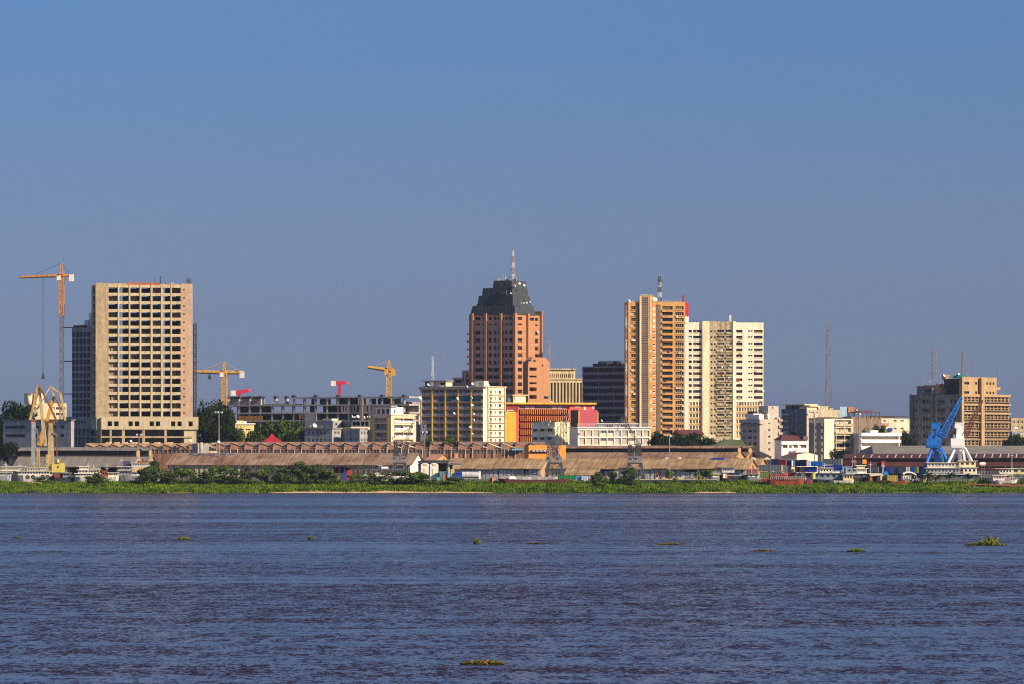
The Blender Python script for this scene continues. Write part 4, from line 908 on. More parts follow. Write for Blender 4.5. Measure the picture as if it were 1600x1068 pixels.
b.part('shaft_edge', CREAM2, (uR(1000.7) - .5, uR(1000.7) - .01, -1.3, 2, 0, z(461)), (uR(1015.4), uR(1017.2), -1.35, -1.203, z(530), z(461)), (uR(1000.7), uR(1019.5), -1.5, 4, z(462) + .003, z(461)))
b.part('service_strip', LOUV, (uR(1025.7), uR(1032), -.12, -.003, 0, z(476)), (uR(996), uR(999.4), -.1, -.003, 0, z(474)))
b.part('stair_strip', WHITE, *[(uR(1019.9), uR(1023.8), -.1, -.003, z(a + 6.8), z(a + 2.2)) for a, _ in rr])
b.part('stair_opening', SHADE, *[(uR(1020.2), uR(1023.6), -.13, -.103, z(a + 4.6), z(a + 2.6)) for a, _ in rr[4:]])
b.part('shaft_cap', CREAM, (uR(1012), uR(1024), 0.1, 3, z(471.5), z(464)))
b.part('peeled_paint', CREAM2, *[(uR(1014.5 + random.random() * 1.2), uR(1016.6 + random.random() * 2), -1.22, -1.201, z(q + 3 + 6 * random.random()), z(q)) for q in (546, 560, 575, 590, 608, 622, 636, 655)])
for i in range(26):
    q = random.randrange(23); p = random.choice((986.5, 989.5, 1036, 1042, 1047, 1056, 1060, 1065)); a = rr[q][0]
    b.part('air_conditioner', WHITE, (uR(p), uR(p) + .9, -.45, -.26, z(a + 8.6), z(a + 6.7))) if p < 1000 or p > 1054 else b.part('washing', random.choice((WHITE, CURT, BLIND, CURT, NAVY)), (uR(p), uR(p) + random.uniform(.7, 1.6), -.56, -.503, z(a + 7.2), z(a + 5.2)))
b.part('red_panel', M('scarlet_panel', (.62, .05, .06), .65, .05, .5), (uR(1070), uR(1076.6), .3, .8, z(494), z(473)))
b.part('end_wall', WHITE, (WR + .003, uR(1076.4), .8, 10, 0, z(494)), (uR(1070.3), uR(1073.4), -.05, .795, z(505), z(494)))
b.part('roof_rail', STEELP, *[(uR(984 + 4.2 * i), uR(984.5 + 4.2 * i), .2, .3, H, H + .9) for i in range(20)])
b.part('roof_sign', CRED, (uR(1067), uR(1070), 2, 2.3, H, z(461))); b.finish()
r_, h_ = mast_thing('antenna_mast', 'slender lattice mast with dishes on the roof of the orange tower', 'mast', 1030.5, 2306, 432, w=1.6, w1=.8, nb=10, r=.11, z0=wz(473, 2306), bands=(5, STEELD, STEELP))
mb = MB(); mb.bar((0, 0, h_), (0, 0, h_ + 2.8), .25, .1); mb.build('whip', STEEL, r_)
mb = MB(); mb.bar((.2, -.5, h_ * .82), (.2, -.9, h_ * .82), 1.3, 1.3, 12); mb.bar((-.7, -.5, h_ * .7), (-.7, -.9, h_ * .7), 1.0, 1.0, 12); mb.build('microwave_drum', STEELD, r_)

CREAMT = M('ivory_paint', (.90, .83, .64), .75, .1, .3, streak=.22); CREAMU = M('warm_ivory_paint', (.84, .74, .52), .75, .12, .3, streak=.22)
# ---------------------------------------------------------------- cream tower
b = Bld('residential_tower', 'tall cream residential tower with a stained centre strip beside the orange tower', 'building', 1071, 2330, 5)
z, uL, uR = b.z, b.uL, b.uR; WR = uR(1193); WL = 15; H = z(504)
PT = 9.28; rr = [(515.6 + PT * i, 521.4 + PT * i) for i in range(12)]; rl = [(627.0 + PT * i, 632.4 + PT * i) for i in range(6)]
hA = b.holes('R', [(1072, 1081), (1083, 1096.3)], rr); hD = b.holes('R', [(1150.2, 1160), (1178, 1191.6)], rr); hSm = b.holes('R', [(1169.2, 1172), (1172.8, 1175.8)], [(a + .6, a + 3) for a, _ in rr])
hE = b.holes('R', cols(1072, 1096.5, 5, .12, .86) , rl) + b.holes('R', cols(1150, 1191.8, 10, .12, .86), rl)
hF = b.holes('R', [(1120.3, 1131.5), (1133.7, 1143)], rr + rl)
hG = b.holes('R', [(1110, 1113), (1115, 1118)], [(a + 1, a + 4) for a, _ in rr + rl])
b.block('wall', CREAMT, 0, WR, 0, WL, 0, H, hA + hD + hSm + hE, [], .6, .8)
for h in hA + hD: b.wins('R', [h], .55, 0, (BLIND, BLIND, GLASS, GLASS, SHADE, SHADE, GLASS2), FRAMED, 3, .14)
LOWP = M('yellowed_panel', (.62, .44, .20), .8, .15, .4)
mb = MB(); mb.box(uR(1072), uR(1097), -.06, -.003, z(683), z(625)); 
b.part('balcony_front', CREAMU, *[(h[0], h[1], -.12, -.004, h[2] - .05, h[2] + .45) for h in hA + hD])
b.part('spandrel', LOWP, *[(uR(p), uR(q), -.08, -.004, z(a + 9.0), z(a + 5.6)) for a, _ in rl for p, q in ((1071.3, 1097), (1149, 1192.5))])
cx0, cx1 = uR(1108), uR(1144.6)
mb = MB(); wall(mb, lambda u, o, zz_: (u, -.5 - o, zz_), cx0, cx1, 0, z(502.5), hF + hG, .45); mb.quad((cx1, -.5, 0), (cx1, -.01, 0), (cx1, -.01, z(502.5)), (cx1, -.5, z(502.5))); mb.quad((cx0, -.5, z(502.5)), (cx1, -.5, z(502.5)), (cx1, 3, z(502.5)), (cx0, 3, z(502.5))); mb.build('stained_strip', STAIN, b.root)
b.wins('R', hF, .4, -.5, (BLIND, GLASS, SHADE, GLASS, CURT), FRAMED, 3, .12)
b.part('balcony', STAIN, *[(h[0], h[1], -1.0, -.503, h[2] - .1, h[2] + .7) for h in hF])
b.wins('R', hSm, .5, 0, (GLASS,), FRAMED, 1); b.wins('R', hG, .35, -.5, (GLASS, BLIND), FRAMED, 1); b.wins('R', hE, .55, 0, (GLASS, GLASS2, CURT, BLIND), CREAMU, 2, .14)
b.part('shaft', CREAMU, (uR(1097.2), uR(1107.9), -1.0, 5, 0, z(502)))
b.part('pier', CREAMT, (uR(1144.7), uR(1149.2), -.9, -.003, 0, z(502.4)))
b.part('roof_rail', STEELD, *[(uR(1074 + 4.8 * i), uR(1074.5 + 4.8 * i), .4, .5, H - .1, H + .6 + .5 * random.random()) for i in range(25)])
for i in range(30):
    h = random.choice(hA + hD + hF); w_ = random.uniform(.5, 1.3); x = random.uniform(h[0], h[1] - w_); yo = -1.03 if h in hF else -.16
    if i % 2: b.part('washing', random.choice((WHITE, CRED, BLIND, CURT, CURT, NAVY)), (x, x + w_, yo - .04, yo, h[2] + .1, h[2] + random.uniform(.7, 1.3)))
    else: b.part('air_conditioner', random.choice((WHITE, STAIN)), (x, x + .9, yo - .35, yo, h[2] - 1.0, h[2] - .4))
b.part('roof_stack', WHITE, (uR(1141.5), uR(1144.3), 4, 5, z(503), z(492))); b.finish()
b = Bld('annexe', 'low rusty roofed annexe at the foot of the cream tower', 'building', 1062, 2215, 14)
b.block('wall', CREAM, 0, b.uR(1118), 0, 10, 0, b.z(678)); mb = MB(); mb.add([(-.5, -1, b.z(678)), (b.uR(1100), -1, b.z(678)), (b.uR(1100), 5, b.z(670)), (-.5, 5, b.z(670)), (-.5, 11, b.z(678)), (b.uR(1100), 11, b.z(678))], [(0, 1, 2, 3), (3, 2, 5, 4), (1, 5, 2), (0, 3, 4)]); mb.build('roof', MAROON, b.root)
for px, top, wd, Y, lb in [(1030, 673, 34, 2120, 'dark tree right of the white office'), (1056, 672, 40, 2125, 'dark tree under the orange tower'), (1082, 676, 40, 2120, 'dark tree beside the lamp mast under the two residential towers'),
                           (1104, 680, 30, 2118, 'low dark tree at the foot of the cream tower'), (1124, 682, 26, 2140, 'small dark tree left of the green roofed hall'), (1070, 684, 46, 2100, 'dark hedge like tree behind the monitor roof shed')]:
    tree(px, top, wd, Y, lb, 'dark', group='trees under the residential towers')

# ---------------------------------------------------------------- right-hand blocks
b = house('hall', 'low hall with a dull green roof left of the beige block', 'building', None, 1112, 1166, 697, 2110, 20, CREAM, deep=10)
mb = MB(); mb.add([(-1, -1, b.H), (b.WR, -1, b.H), (b.WR, 5, b.z(686)), (b.WR * .65, 5, b.z(685)), (b.WR, 11, b.H), (-1, 11, b.H)], [(0, 1, 2, 3), (3, 2, 4, 5), (0, 3, 5)]); mb.build('roof', M('green_roof', (.09, .11, .05), .8, .3, .4), b.root)
BEIGEW = M('pinkish_beige_render', (.46, .405, .335), .85, .1, .3, streak=.15)
b = Bld('beige_block', 'beige block with one column of small windows and a shaded blue grey side', 'building', 1187, 2120, 38)
z, uL, uR = b.z, b.uL, b.uR; WL = uL(1157); WR = uR(1222)
hL = b.holes('L', cols(1160, 1184, 3, .12, .8), [(660, 662.5), (670.5, 674.3), (680.5, 684.5), (690, 694.5)]); hR = b.holes('R', [(1200.2, 1203.6)], [(659.5, 661), (669.2, 672.6), (679.4, 682.6), (689.4, 692.8), (699.3, 702.8)])
b.block('wall', BEIGEW, 0, uR(1216), 0, WL, 0, z(654), hR, hL, .35); b.wins('L', hL, .3, 0, DARKW, FRAMED, 2); b.wins('R', hR, .3, 0, (GLASS, BLIND), BLIND, 2)
b.part('stair_tower', BEIGEW, (uR(1205), uR(1221.5), 2, 8, 0, z(633))); b.part('roof_room', WHITE, (0.5, uR(1196), 1, 4, z(654), z(646.5)), (.5, 6, 4.5, WL - 3, z(654), z(645)))
b.part('tower_slit', SHADE, (uR(1211.5), uR(1213), 1.9, 1.998, z(637), z(634)), )
b.part('balcony', STAIN, *[(uR(1216.003), uR(1221.5), -.6, 2, z(q), z(q - 3.5)) for q in (657, 667, 678, 689, 699.5, 709)]); b.part('balcony_wall', BROWN, (uR(1216) + .003, uR(1220.5), .6, 2, 0, z(651)))
b.part('water_tank', SHADE, (2, 4, 6, 10, z(645) + .003, z(641.3))); b.part('ledge', RAWD, (-1.2, -.003, -2, WL * .9, z(663.5), z(661.2))); b.finish()
b = Bld('apartment_block', 'dark blue grey apartment block in shade with a pale lit end wall', 'building', 1259.5, 2190, 50)
z, uL, uR = b.z, b.uL, b.uR; WL = uL(1221); WR = uR(1312)
hL = b.holes('L', [(1224, 1233), (1235.5, 1239), (1241, 1243.5), (1247, 1256)], [(640.5, 645), (650.5, 656), (660.5, 665.5), (670.5, 675)])
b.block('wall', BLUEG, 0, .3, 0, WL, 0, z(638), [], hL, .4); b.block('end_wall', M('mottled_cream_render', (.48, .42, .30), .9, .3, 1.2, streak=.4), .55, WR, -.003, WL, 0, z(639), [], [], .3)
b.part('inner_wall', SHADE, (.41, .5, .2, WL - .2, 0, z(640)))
b.wins('L', hL, .36, 0, (GLASS, GLASS2, CURT), FRAMEW, 3); b.part('balcony', GREY, *[(-.9, -.003, uL(1233.5), uL(1223), z(q), z(q - 3)) for q in (648, 658.5, 668.5, 678)]); b.part('drain_pipe', GREY, (-.3, -.003, uL(1245.5), uL(1244.8), 0, z(640)))
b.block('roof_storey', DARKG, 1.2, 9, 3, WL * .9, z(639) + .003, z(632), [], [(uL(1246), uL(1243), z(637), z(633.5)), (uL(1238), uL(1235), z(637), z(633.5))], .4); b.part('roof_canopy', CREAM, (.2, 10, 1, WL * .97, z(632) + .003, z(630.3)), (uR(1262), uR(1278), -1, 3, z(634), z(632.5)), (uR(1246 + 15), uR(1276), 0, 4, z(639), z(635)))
b.part('roof_room', STAIN, (uR(1284), uR(1300), 2, 7, z(639), z(633)), (uR(1302), uR(1308), 2, 7, z(639), z(636))); b.finish()
b = house('white_house', 'white two storey house under a dark red hip roof', 'house', None, 1221, 1263, 686.5, 2104, 12, WHITE2, None, ([(1223.5, 1230.5), (1233, 1237), (1240.5, 1246.5), (1251.5, 1260)], [(694.3, 699)]), glass=(BLIND, GLASS), frame=CREAM, deep=11)
mb = MB(); mb.frustum((-.6, b.WR - .2, -.6, 11.6), (1.5, b.WR * .62, 4.5, 6.5), b.H + .003, b.z(679)); mb.build('roof', MAROON, b.root); b.part('window_hood', CREAM, *[(b.uR(p), b.uR(q), -.6, -.003, b.z(694), b.z(693.2)) for p, q in ((1240, 1247.5), (1251, 1261), (1221.5, 1231))]); b.part('hood', DARKG, (b.uR(1255), b.uR(1262), -.3, 3, b.H, b.z(680.5)))
b = Bld('grey_dome_roof', 'small curved grey roof showing above the dark red hip roof', 'building', 1222, 2128, 10)
mb = MB()
for i in range(8): a0, a1 = math.pi * i / 8, math.pi * (i + 1) / 8; w_ = b.uR(1247) / 2; mb.add([(w_ - w_ * math.cos(a0), 0, b.z(679) + 1.6 * math.sin(a0)), (w_ - w_ * math.cos(a1), 0, b.z(679) + 1.6 * math.sin(a1)), (w_ - w_ * math.cos(a1), 9, b.z(679) + 1.6 * math.sin(a1)), (w_ - w_ * math.cos(a0), 9, b.z(679) + 1.6 * math.sin(a0))], [(0, 1, 2, 3)])
mb.build('roof', GREYR, b.root, True); b.part('wall', GREY, (.2, b.uR(1247) - .2, .3, 9, 0, b.z(679)))
b = Bld('gabled_shed', 'cream gabled shed with a dark red roof below the white house', 'shed', 1245, 2085, 62)
z = b.z; WR = b.uR(1277.5); WL = b.uL(1221); mb = MB()
mb.poly([(0, 0, 0), (WR, 0, 0), (WR, 0, z(709.5)), (WR * .5, 0, z(706)), (0, 0, z(709.5))]); mb.quad((0, 0, 0), (0, WL, 0), (0, WL, z(711)), (0, 0, z(711))); mb.quad((WR, 0, 0), (WR, WL, 0), (WR, WL, z(711)), (WR, 0, z(711))); mb.build('wall', CREAM2, b.root)
mb = MB(); mb.quad((-.6, -.2, z(712.3)), (WR * .5, -.2, z(705.7)), (WR * .5, WL, z(705.7)), (-.6, WL, z(712.3))); mb.quad((WR + .5, -.2, z(709.7)), (WR * .5, -.2, z(705.7)), (WR * .5, WL, z(705.7)), (WR + .5, WL, z(709.7))); mb.build('roof', MAROON, b.root)
b = Bld('gabled_apartments', 'cream apartment block with corner balconies and a shaded windowed side, right of the dark block', 'building', 1288, 2120, 45)
z, uL, uR = b.z, b.uL, b.uR; WL = uL(1264); WR = uR(1332)
hL = b.holes('L', [(1273.5, 1275.6), (1283, 1285.6)], rows(663, 713, 5, .2, .62)); hR = b.holes('R', [(1304.5, 1330.5)], rows(653.5, 714, 5, .12, .86))
b.block('wall', CREAM2, 0, WR, 0, WL, 0, z(652), hR, hL, 1.3); b.wins('L', hL, .3, 0, DARKW, FRAMED, 1); b.wins('R', hR, 1.25, 0, (CURT, CURT, GLASS), FRAMED, 5)
b.part('side_panel', M('shade_face_grey', (.22, .20, .19), .9, .2, .4), (-.1, -.004, .3, uL(1286.2), 0, z(660)), (-.1, -.004, uL(1282.6), uL(1276), 0, z(660)), (-.1, -.004, uL(1273), WL, 0, z(660)))  # dark grey panels paint the shade of the face turned from the sun
b.part('balcony', STAIN, *[(uR(1303.5), uR(1331), -.9, -.003, z(q), z(q - 3.2)) for q in (664.5, 676.5, 688.7, 700.8)]); b.part('balcony_post', STAIN, *[(uR(p), uR(p + 1), -.85, -.75, 0, z(654)) for p in (1304, 1317, 1330)])
mb = MB(); mb.add([(-.6, -.6, z(652)), (WR, -.6, z(652)), (WR, WL + .5, z(654)), (-.6, WL + .5, z(655)), (WR * .35, WL * .4, z(650.5)), (-.6, WL * .4, z(651))], [(0, 1, 4, 5), (1, 2, 4), (5, 4, 2, 3)]); mb.build('roof', MAROON, b.root); b.finish()
b = house('white_block', 'bright white three storey block with continuous sun shelves beside the gabled apartments', 'building', 1331, 1345, 1405.5, 675.5, 2125, 26, WHITE2, None, ([(1346, 1404.5)], [(680.3, 685.7), (690.8, 696), (701, 706.5)]), dR=1.3, glass=(CURT,), frame=M('tan_frame', (.4, .33, .24), .8, .1, 1), nm=14)
b.part('balcony', WHITE2, *[(-.2, b.WR + .2, -1.0, -.003, b.z(q), b.z(q - 4.6)) for q in (691, 701.3)]); b.part('parapet', WHITE2, (-.3, b.WR + .3, -1.2, .5, b.z(680.3), b.z(675.2))); b.part('roof_room', WHITE2, (b.uR(1364), b.uR(1376), 2, 6, b.H, b.z(671.3))); b.part('side_wall', M('pale_grey_side', (.42, .41, .44), .8, .1, .4), (-.08, -.003, .2, b.WL, 0, b.z(676.2))); b.finish()
b = house('cream_terrace', 'long cream flat roofed building with small windows behind the white block', 'building', None, 1331, 1421, 653, 2230, 10, CREAM2, None, ([(1334, 1340), (1345, 1350), (1352, 1357), (1380, 1384), (1396, 1401), (1407, 1412)], [(655.2, 657.8), (667, 670)]), glass=(BLIND, GLASS), frame=CREAM, deep=12)
b.part('balcony', BROWN, (b.uR(1358), b.uR(1388), -1.5, -.003, b.z(664), b.z(663)), (b.uR(1358), b.uR(1388), -1.5, -1.4, b.z(663), b.z(659.5))); b.part('attic_wall', CREAM, (b.uR(1365), b.uR(1400), 2, 10, b.H, b.z(649.5))); b.part('roof_trim', MAROON, (b.uR(1366), b.uR(1421), 1, 11, b.z(649.5), b.z(648.6)))
b.part('blue_sheet', ROYAL, (b.uR(1388), b.uR(1394), -.8, -.003, b.z(672.5), b.z(667.5))); b.finish()
b = house('roof_terrace_block', 'brown block topped by a dark red canopy terrace beside the water tanks', 'building', 1318, 1330, 1377, 650, 2205, 24, M('dim_brown_render', (.26, .19, .14), .85, .2, .4), deep=10)
b.part('canopy', MAROON, (b.uR(1340), b.uR(1375), -.6, 7, b.z(643.5), b.z(642.3)), (b.uR(1345), b.uR(1366), 1, 6, b.z(641.5), b.z(640))); b.part('canopy_post', STEELD, *[(b.uR(1341 + 6.5 * i), b.uR(1341.7 + 6.5 * i), -.4, -.2, b.H - .6, b.z(643.5) - .003) for i in range(6)]); b.part('rail', STEELD, (0, b.WR, -.3, -.2, b.H + .8, b.H + .9)); b.part('parasol', WHITE, (b.uR(1341), b.uR(1344), 2, 4, b.z(640), b.z(638.8)))
for p0, p1, t, bt, m_, lb in ((1312, 1323.5, 634.6, 652, M('pale_blue_tank', (.40, .58, .75), .6, .05, .5), 'pale blue square water tank on the skyline beside the orange one'), (1325.5, 1336.5, 635, 643.5, M('orange_tank', (.60, .27, .12), .7, .1, .5), 'orange brown square water tank on the skyline')):
    b = Bld('water_tank', lb, 'tank', p0, 2215, 6, 'roof tanks on the skyline', z0=ground(2215)); w_ = b.uR(p1)
    b.part('drum', m_, (0, w_, 0, 4, b.z(bt), b.z(t))); b.part('frame', STEELD, (.3, .6, .3, .6, 0, b.z(bt)), (w_ - .6, w_ - .3, .3, .6, 0, b.z(bt)), (.3, .6, 3.4, 3.7, 0, b.z(bt)), (w_ - .6, w_ - .3, 3.4, 3.7, 0, b.z(bt)))
tree(1312, 701, 38, 2082, 'dark layered tree in front of the gabled apartments', 'dark', group='trees among the right hand blocks')
tree(1355, 664, 26, 2180, 'green tree on the roofline of the white block', 'mid', group='trees among the right hand blocks'); tree(1374, 663, 22, 2185, 'dim green tree under the balcony of the cream terrace', 'dark', group='trees among the right hand blocks')
tree(1412, 672, 26, 2160, 'dark tree right of the white block', 'dark', group='trees among the right hand blocks'); tree(1424, 678, 20, 2150, 'small dark tree left of the shaded brown tower', 'dark', group='trees among the right hand blocks')

# ---------------------------------------------------------------- right tower
b = Bld('brown_tower', 'broad tan tower with dark shaded side and lit window bands, far right', 'building', 1502, 2240, 46)
z, uL, uR = b.z, b.uL, b.uR; WL = uL(1421.5); WR = uR(1577); TAN2 = M('dull_tan_concrete', (.30, .20, .115), .85, .25, .5, streak=.3); TAN = M('tan_concrete', (.42, .285, .15), .85, .15, .35, streak=.2); SH = M('shade_side_concrete', (.25, .235, .235), .9, .5, .5, streak=.45)  # SH paints the shaded side: tan concrete greyed, shade put into its colour
fl = [(619.5 + 13.6 * i) for i in range(6)]
hR = []
for f in fl: hR += b.holes('R', cols(1505.5, 1529.5, 4, .12, .82), [(f, f + 2.7), (f + 3.8, f + 6.4)]) + b.holes('R', cols(1535.8, 1576, 7, .12, .82), [(f, f + 2.7), (f + 3.8, f + 6.4)])
hD = b.holes('R', [(1505, 1529.8), (1535.5, 1576.5)], [(f + 7.7, f + 9.9) for f in fl])  # near-black strips painting the shadow line of each floor, built as panes
hL = b.holes('L', [(1442, 1445), (1446.5, 1449.5), (1465, 1468), (1469.5, 1472.5), (1426, 1428.6), (1431, 1433.5), (1451, 1453.5), (1473.6, 1476), (1485, 1488), (1491, 1494)], [(f + 3.6, f + 8.4) for f in fl])
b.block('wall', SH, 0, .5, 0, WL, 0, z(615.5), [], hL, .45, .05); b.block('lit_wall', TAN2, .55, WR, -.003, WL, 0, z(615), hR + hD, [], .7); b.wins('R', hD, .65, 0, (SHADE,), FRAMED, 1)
b.wins('R', hR, .6, 0, (GLASS, GLASS, SHADE, BLIND), FRAMED, 2, .12); b.wins('L', hL, .4, 0, (GLASS, SHADE), FRAMED, 1); b.part('inner_wall', SHADE, (.46, .49, .3, WL - .3, 0, z(617)))
b.part('ledge', TAN2, *[(.56, WR + .2, -.7, -.006, z(f + 12.9), z(f + 10.9)) for f in fl[2:-1]]); b.part('ledge', TAN, *[(.3, WR + .3, -.9, -.006, z(f + 12.9), z(f + 10.4)) for f in fl[:2]], (.3, WR + .3, -.5, -.006, z(618.5), z(614.7)))
b.part('window_hood', SH, *[(-.8, -.003, uL(p + 9.5), uL(p), z(f + 9.5), z(f + 8.2)) for f in fl for p in (1441, 1464)])
b.part('pier', TAN, (uR(1530.2), uR(1535), -1.3, -.006, 0, z(589)), (-.7, .9, -.9, -.006, 0, z(615)))
b.part('side_pier', SH, (-.8, -.003, uL(1459), uL(1456.5), 0, z(604)), (-.5, -.003, uL(1424.5), uL(1422), 0, z(614)))
b.block('roof_block', SH, 2, 14, uL(1459), uL(1428), z(615) - .3, z(601), [], [(uL(1449), uL(1446), z(611), z(607)), (uL(1444), uL(1441), z(611), z(607))], .5)
b.block('plant_room', M('dark_brown_plant_room', (.09, .08, .085), .9, .2, .4), 7, 16, 2.3, uL(1459) - .01, z(615) - .3, z(590), [], [(uL(1492), uL(1484), z(603), z(598))], .5)
hU = b.holes('R', [(1508, 1516), (1525, 1528)] + cols(1537, 1557, 4, .1, .6), [(595.5, 599.5), (610, 614)])
b.block('roof_block', TAN, 1.2, uR(1559), .5, 2.2, z(615) + .003, z(588), hU, [], .5); b.wins('R', hU, .45, .5, (GLASS,), FRAMED, 2)
b.part('stair_hut', TAN, (1.0, 6.3, 13.4, 15.6, z(615) - .3, z(604.5)), (1.2, 5, 13.7, 15.4, z(604.5) + .003, z(597.5)), (8, 11, 15.4, 17.5, z(590) - .4, z(583.5)), (9, 12, 4, 6, z(590) - .4, z(587))); b.part('hut_panel', CRED, (2.2, 3.2, 13.6, 13.697, z(603), z(598.5)))
b.part('roof_pipe', STEELD, *[(3 + i % 4, 3.12 + i % 4, 5 + 2.1 * i, 5.12 + 2.1 * i, z(615) - .5, z(611 - 2.2 * (i % 3))) for i in range(10)])
b.part('side_balcony', TAN, (uR(1559) + .003, uR(1566), 1, 5, z(607.5), z(603)), (uR(1560), uR(1562.5), 2, 4, z(614), z(607.6)))
mb = MB(); c = Vector((uR(1514), 5, z(588) - .3)); ring = []
for j in range(4):
    for i in range(14): a = i / 14 * 6.283; k = math.cos(j * .5); mb.v.append((c.x + 3.2 * k * math.cos(a), c.y + 3.2 * k * math.sin(a), c.z + 1.6 * math.sin(j * .5)))
for j in range(3):
    for i in range(14): mb.f.append((j * 14 + i, j * 14 + (i + 1) % 14, (j + 1) * 14 + (i + 1) % 14, (j + 1) * 14 + i)); mb.mi.append(0)
mb.f.append(tuple(range(42, 56))); mb.mi.append(0); mb.build('green_dome', M('green_dome_paint', (.02, .19, .12), .6, .1, 1), b.root, True)
b.block('sign_board', M('pale_red_sign', (.42, .30, .26), .8, .1, 1), 1.0, 1.6, uL(1459.5), uL(1441), z(604), z(600.2), [], [], .1); b.part('sign_mark', M('brown_mark', (.20, .07, .06), .8, .1, 1), *[(.95, .998, uL(1442.6 + 2.3 * i + 1.5), uL(1442.6 + 2.3 * i), z(603), z(601)) for i in range(7)]); b.finish()
b = house('apartment_block', 'small tan block with blue grey base beside the broad tan tower', 'building', 1576, 1580, 1606, 652, 2330, 20, M('tan_block_render', (.44, .35, .22), .85, .2, .4), None, (cols(1581, 1600, 3, .2, .75), [(656, 660), (665, 670)]), glass=MIXG, deep=10); b.part('base_band', M('blue_grey_base', (.25, .28, .34), .8, .1, .4), (-.2, b.WR, -1.5, -.003, 0, b.z(673))); b.part('sign', WHITE, (b.uR(1583), b.uR(1591), -.3, -.003, b.z(668.5), b.z(666.5))); b.finish()
tree(1590, 678, 34, 2160, 'dark tree at the right edge below the small tan block', 'dark', group='trees among the right hand blocks'); tree(1574, 683, 20, 2150, 'small dark tree at the right foot of the broad tan tower', 'dark', group='trees among the right hand blocks')
b = house('low_block', 'low cream wall right edge beneath the small tan block', 'building', None, 1594, 1606, 676, 2190, 8, CREAM, deep=6)

# ---------------------------------------------------------------- masts, whips and dishes on the roofs
mast_thing('lattice_mast', 'tall free standing lattice mast behind the dark blue apartment block', 'mast', 1294.5, 2400, 503, w=3.4, w1=1.0, nb=13, r=.095, mat=M('pale_grey_steel', (.17, .16, .165), .6, .2, 1))
mast_thing('antenna_mast', 'white and red mast behind the penthouse of the balcony apartment block', 'mast', 676, 2300, 556, w=1.9, w1=.6, nb=10, r=.07, bands=(5, STEELP, M('mast_rose', (.38, .27, .26), .6, .1, 1)))
mast_thing('antenna_mast', 'lattice mast rising from the left part of the broad tan tower', 'mast', 1459.5, 2252, 544, w=1.4, w1=1.4, nb=12, r=.085, z0=wz(592, 2252), mat=STEEL)
mast_thing('antenna_mast', 'tapered lattice mast in the middle of the broad tan tower roof', 'mast', 1505.5, 2256, 546, w=2.0, w1=.7, nb=9, r=.09, z0=wz(591, 2256))
mast_thing('lattice_mast', 'faint red and white mast left of the stone office', 'mast', 858, 2480, 533, w=1.4, w1=.6, nb=16, r=.08, mat=M('mast_rose', (.38, .27, .26)))
mast_thing('antenna_mast', 'striped pole mast up the shaded left edge of the orange tower', 'mast', 978.5, 2296, 478, w=.5, w1=.5, nb=16, r=.07, z0=ground(2296), bands=(15, M('mast_red', (.34, .22, .21)), STEELP))
def whip(px, Y, top, base, on):
    r = thing('whip_antenna', on, 'antenna', (wx(px, Y), Y, wz(base, Y) - .3), 0, 'thin whip antennas on the roofs'); H = wz(top, Y) - wz(base, Y) + .3
    mb = MB(); mb.bar((0, 0, 0), (0, 0, H), .17, .09); mb.build('rod', STEEL, r)
    mb = MB(); mb.box(-.4, .4, -.05, .05, H * .55, H * .55 + .12); mb.box(-.3, .3, -.05, .05, H * .7, H * .7 + .1); mb.build('crossbar', STEEL, r)
for a in [(1006, 2305, 441, 462, 'whip antenna, left one on the narrow shaft of the orange tower'), (1015, 2305, 443, 464, 'whip antenna, right one on the narrow shaft of the orange tower'), (873, 2432, 548, 575, 'left whip antenna on the curved storey of the stone office'), (890, 2432, 556, 575, 'right whip antenna on the curved storey of the stone office'),
          (895, 2425, 557, 590, 'whip antenna at the right end of the stone office'), (694.5, 2168, 580, 594, 'whip antenna on the left penthouse of the balcony block'), (1452, 2250, 565, 602, 'dark whip antenna left of the first lattice mast on the tan tower'),
          (1438, 2250, 583, 602, 'short antenna on the left end of the tan tower roof'), (1520, 2252, 553, 590, 'dark whip antenna right of the tapered mast on the tan tower'), (1558, 2252, 559, 588, 'whip antenna at the right end of the tan tower roof'),
          (1486, 2252, 560, 585, 'pale whip antenna between the two lattice masts on the tan tower'), (1512, 2252, 552, 588, 'pale whip antenna beside the tapered mast on the tan tower'), (626, 2265, 606, 628, 'whip antenna left of the white two storey block'), (642, 2265, 604, 627, 'whip antenna over the white two storey block'), (1220, 2190, 622, 634, 'whip antenna between the beige block and the dark blue block'), (1143, 2336, 489, 503, 'whip antenna on the cream tower roof'), (1108, 2336, 495, 503, 'short whip antenna on the left half of the cream tower roof')]: whip(*a)
ND = [0]
def dish(px, py, Y, r_, label):
    ND[0] += 1
    rt_ = thing('satellite_dish', label, 'satellite dish', (wx(px, Y), Y, wz(py, Y)), 0, 'white satellite dishes'); rt_.rotation_euler = (rad(62), 0, rad(20 + 17 * (ND[0] % 4)))
    mb = MB(); n = 16
    for j, (k, h) in enumerate(((0.05, 0), (.5, .07), (.8, .19), (1, .32))):
        for i in range(n): a = i / n * 6.283; mb.v.append((k * r_ * math.cos(a), k * r_ * math.sin(a), h * r_))
    for j in range(3):
        for i in range(n): mb.f.append((j * n + i, j * n + (i + 1) % n, (j + 1) * n + (i + 1) % n, (j + 1) * n + i)); mb.mi.append(0)
    mb.build('bowl', WHITE2, rt_, True)
    mb = MB()
    for i in range(3): a = i * 2.094; mb.bar((r_ * .9 * math.cos(a), r_ * .9 * math.sin(a), r_ * .28), (0, 0, r_ * .8), .07)
    mb.bar((0, 0, -.02), (0, -r_ * .5, -r_ * 1.0), .2); mb.build('bracket', STEELP, rt_)
AB = 'balcony apartment block'
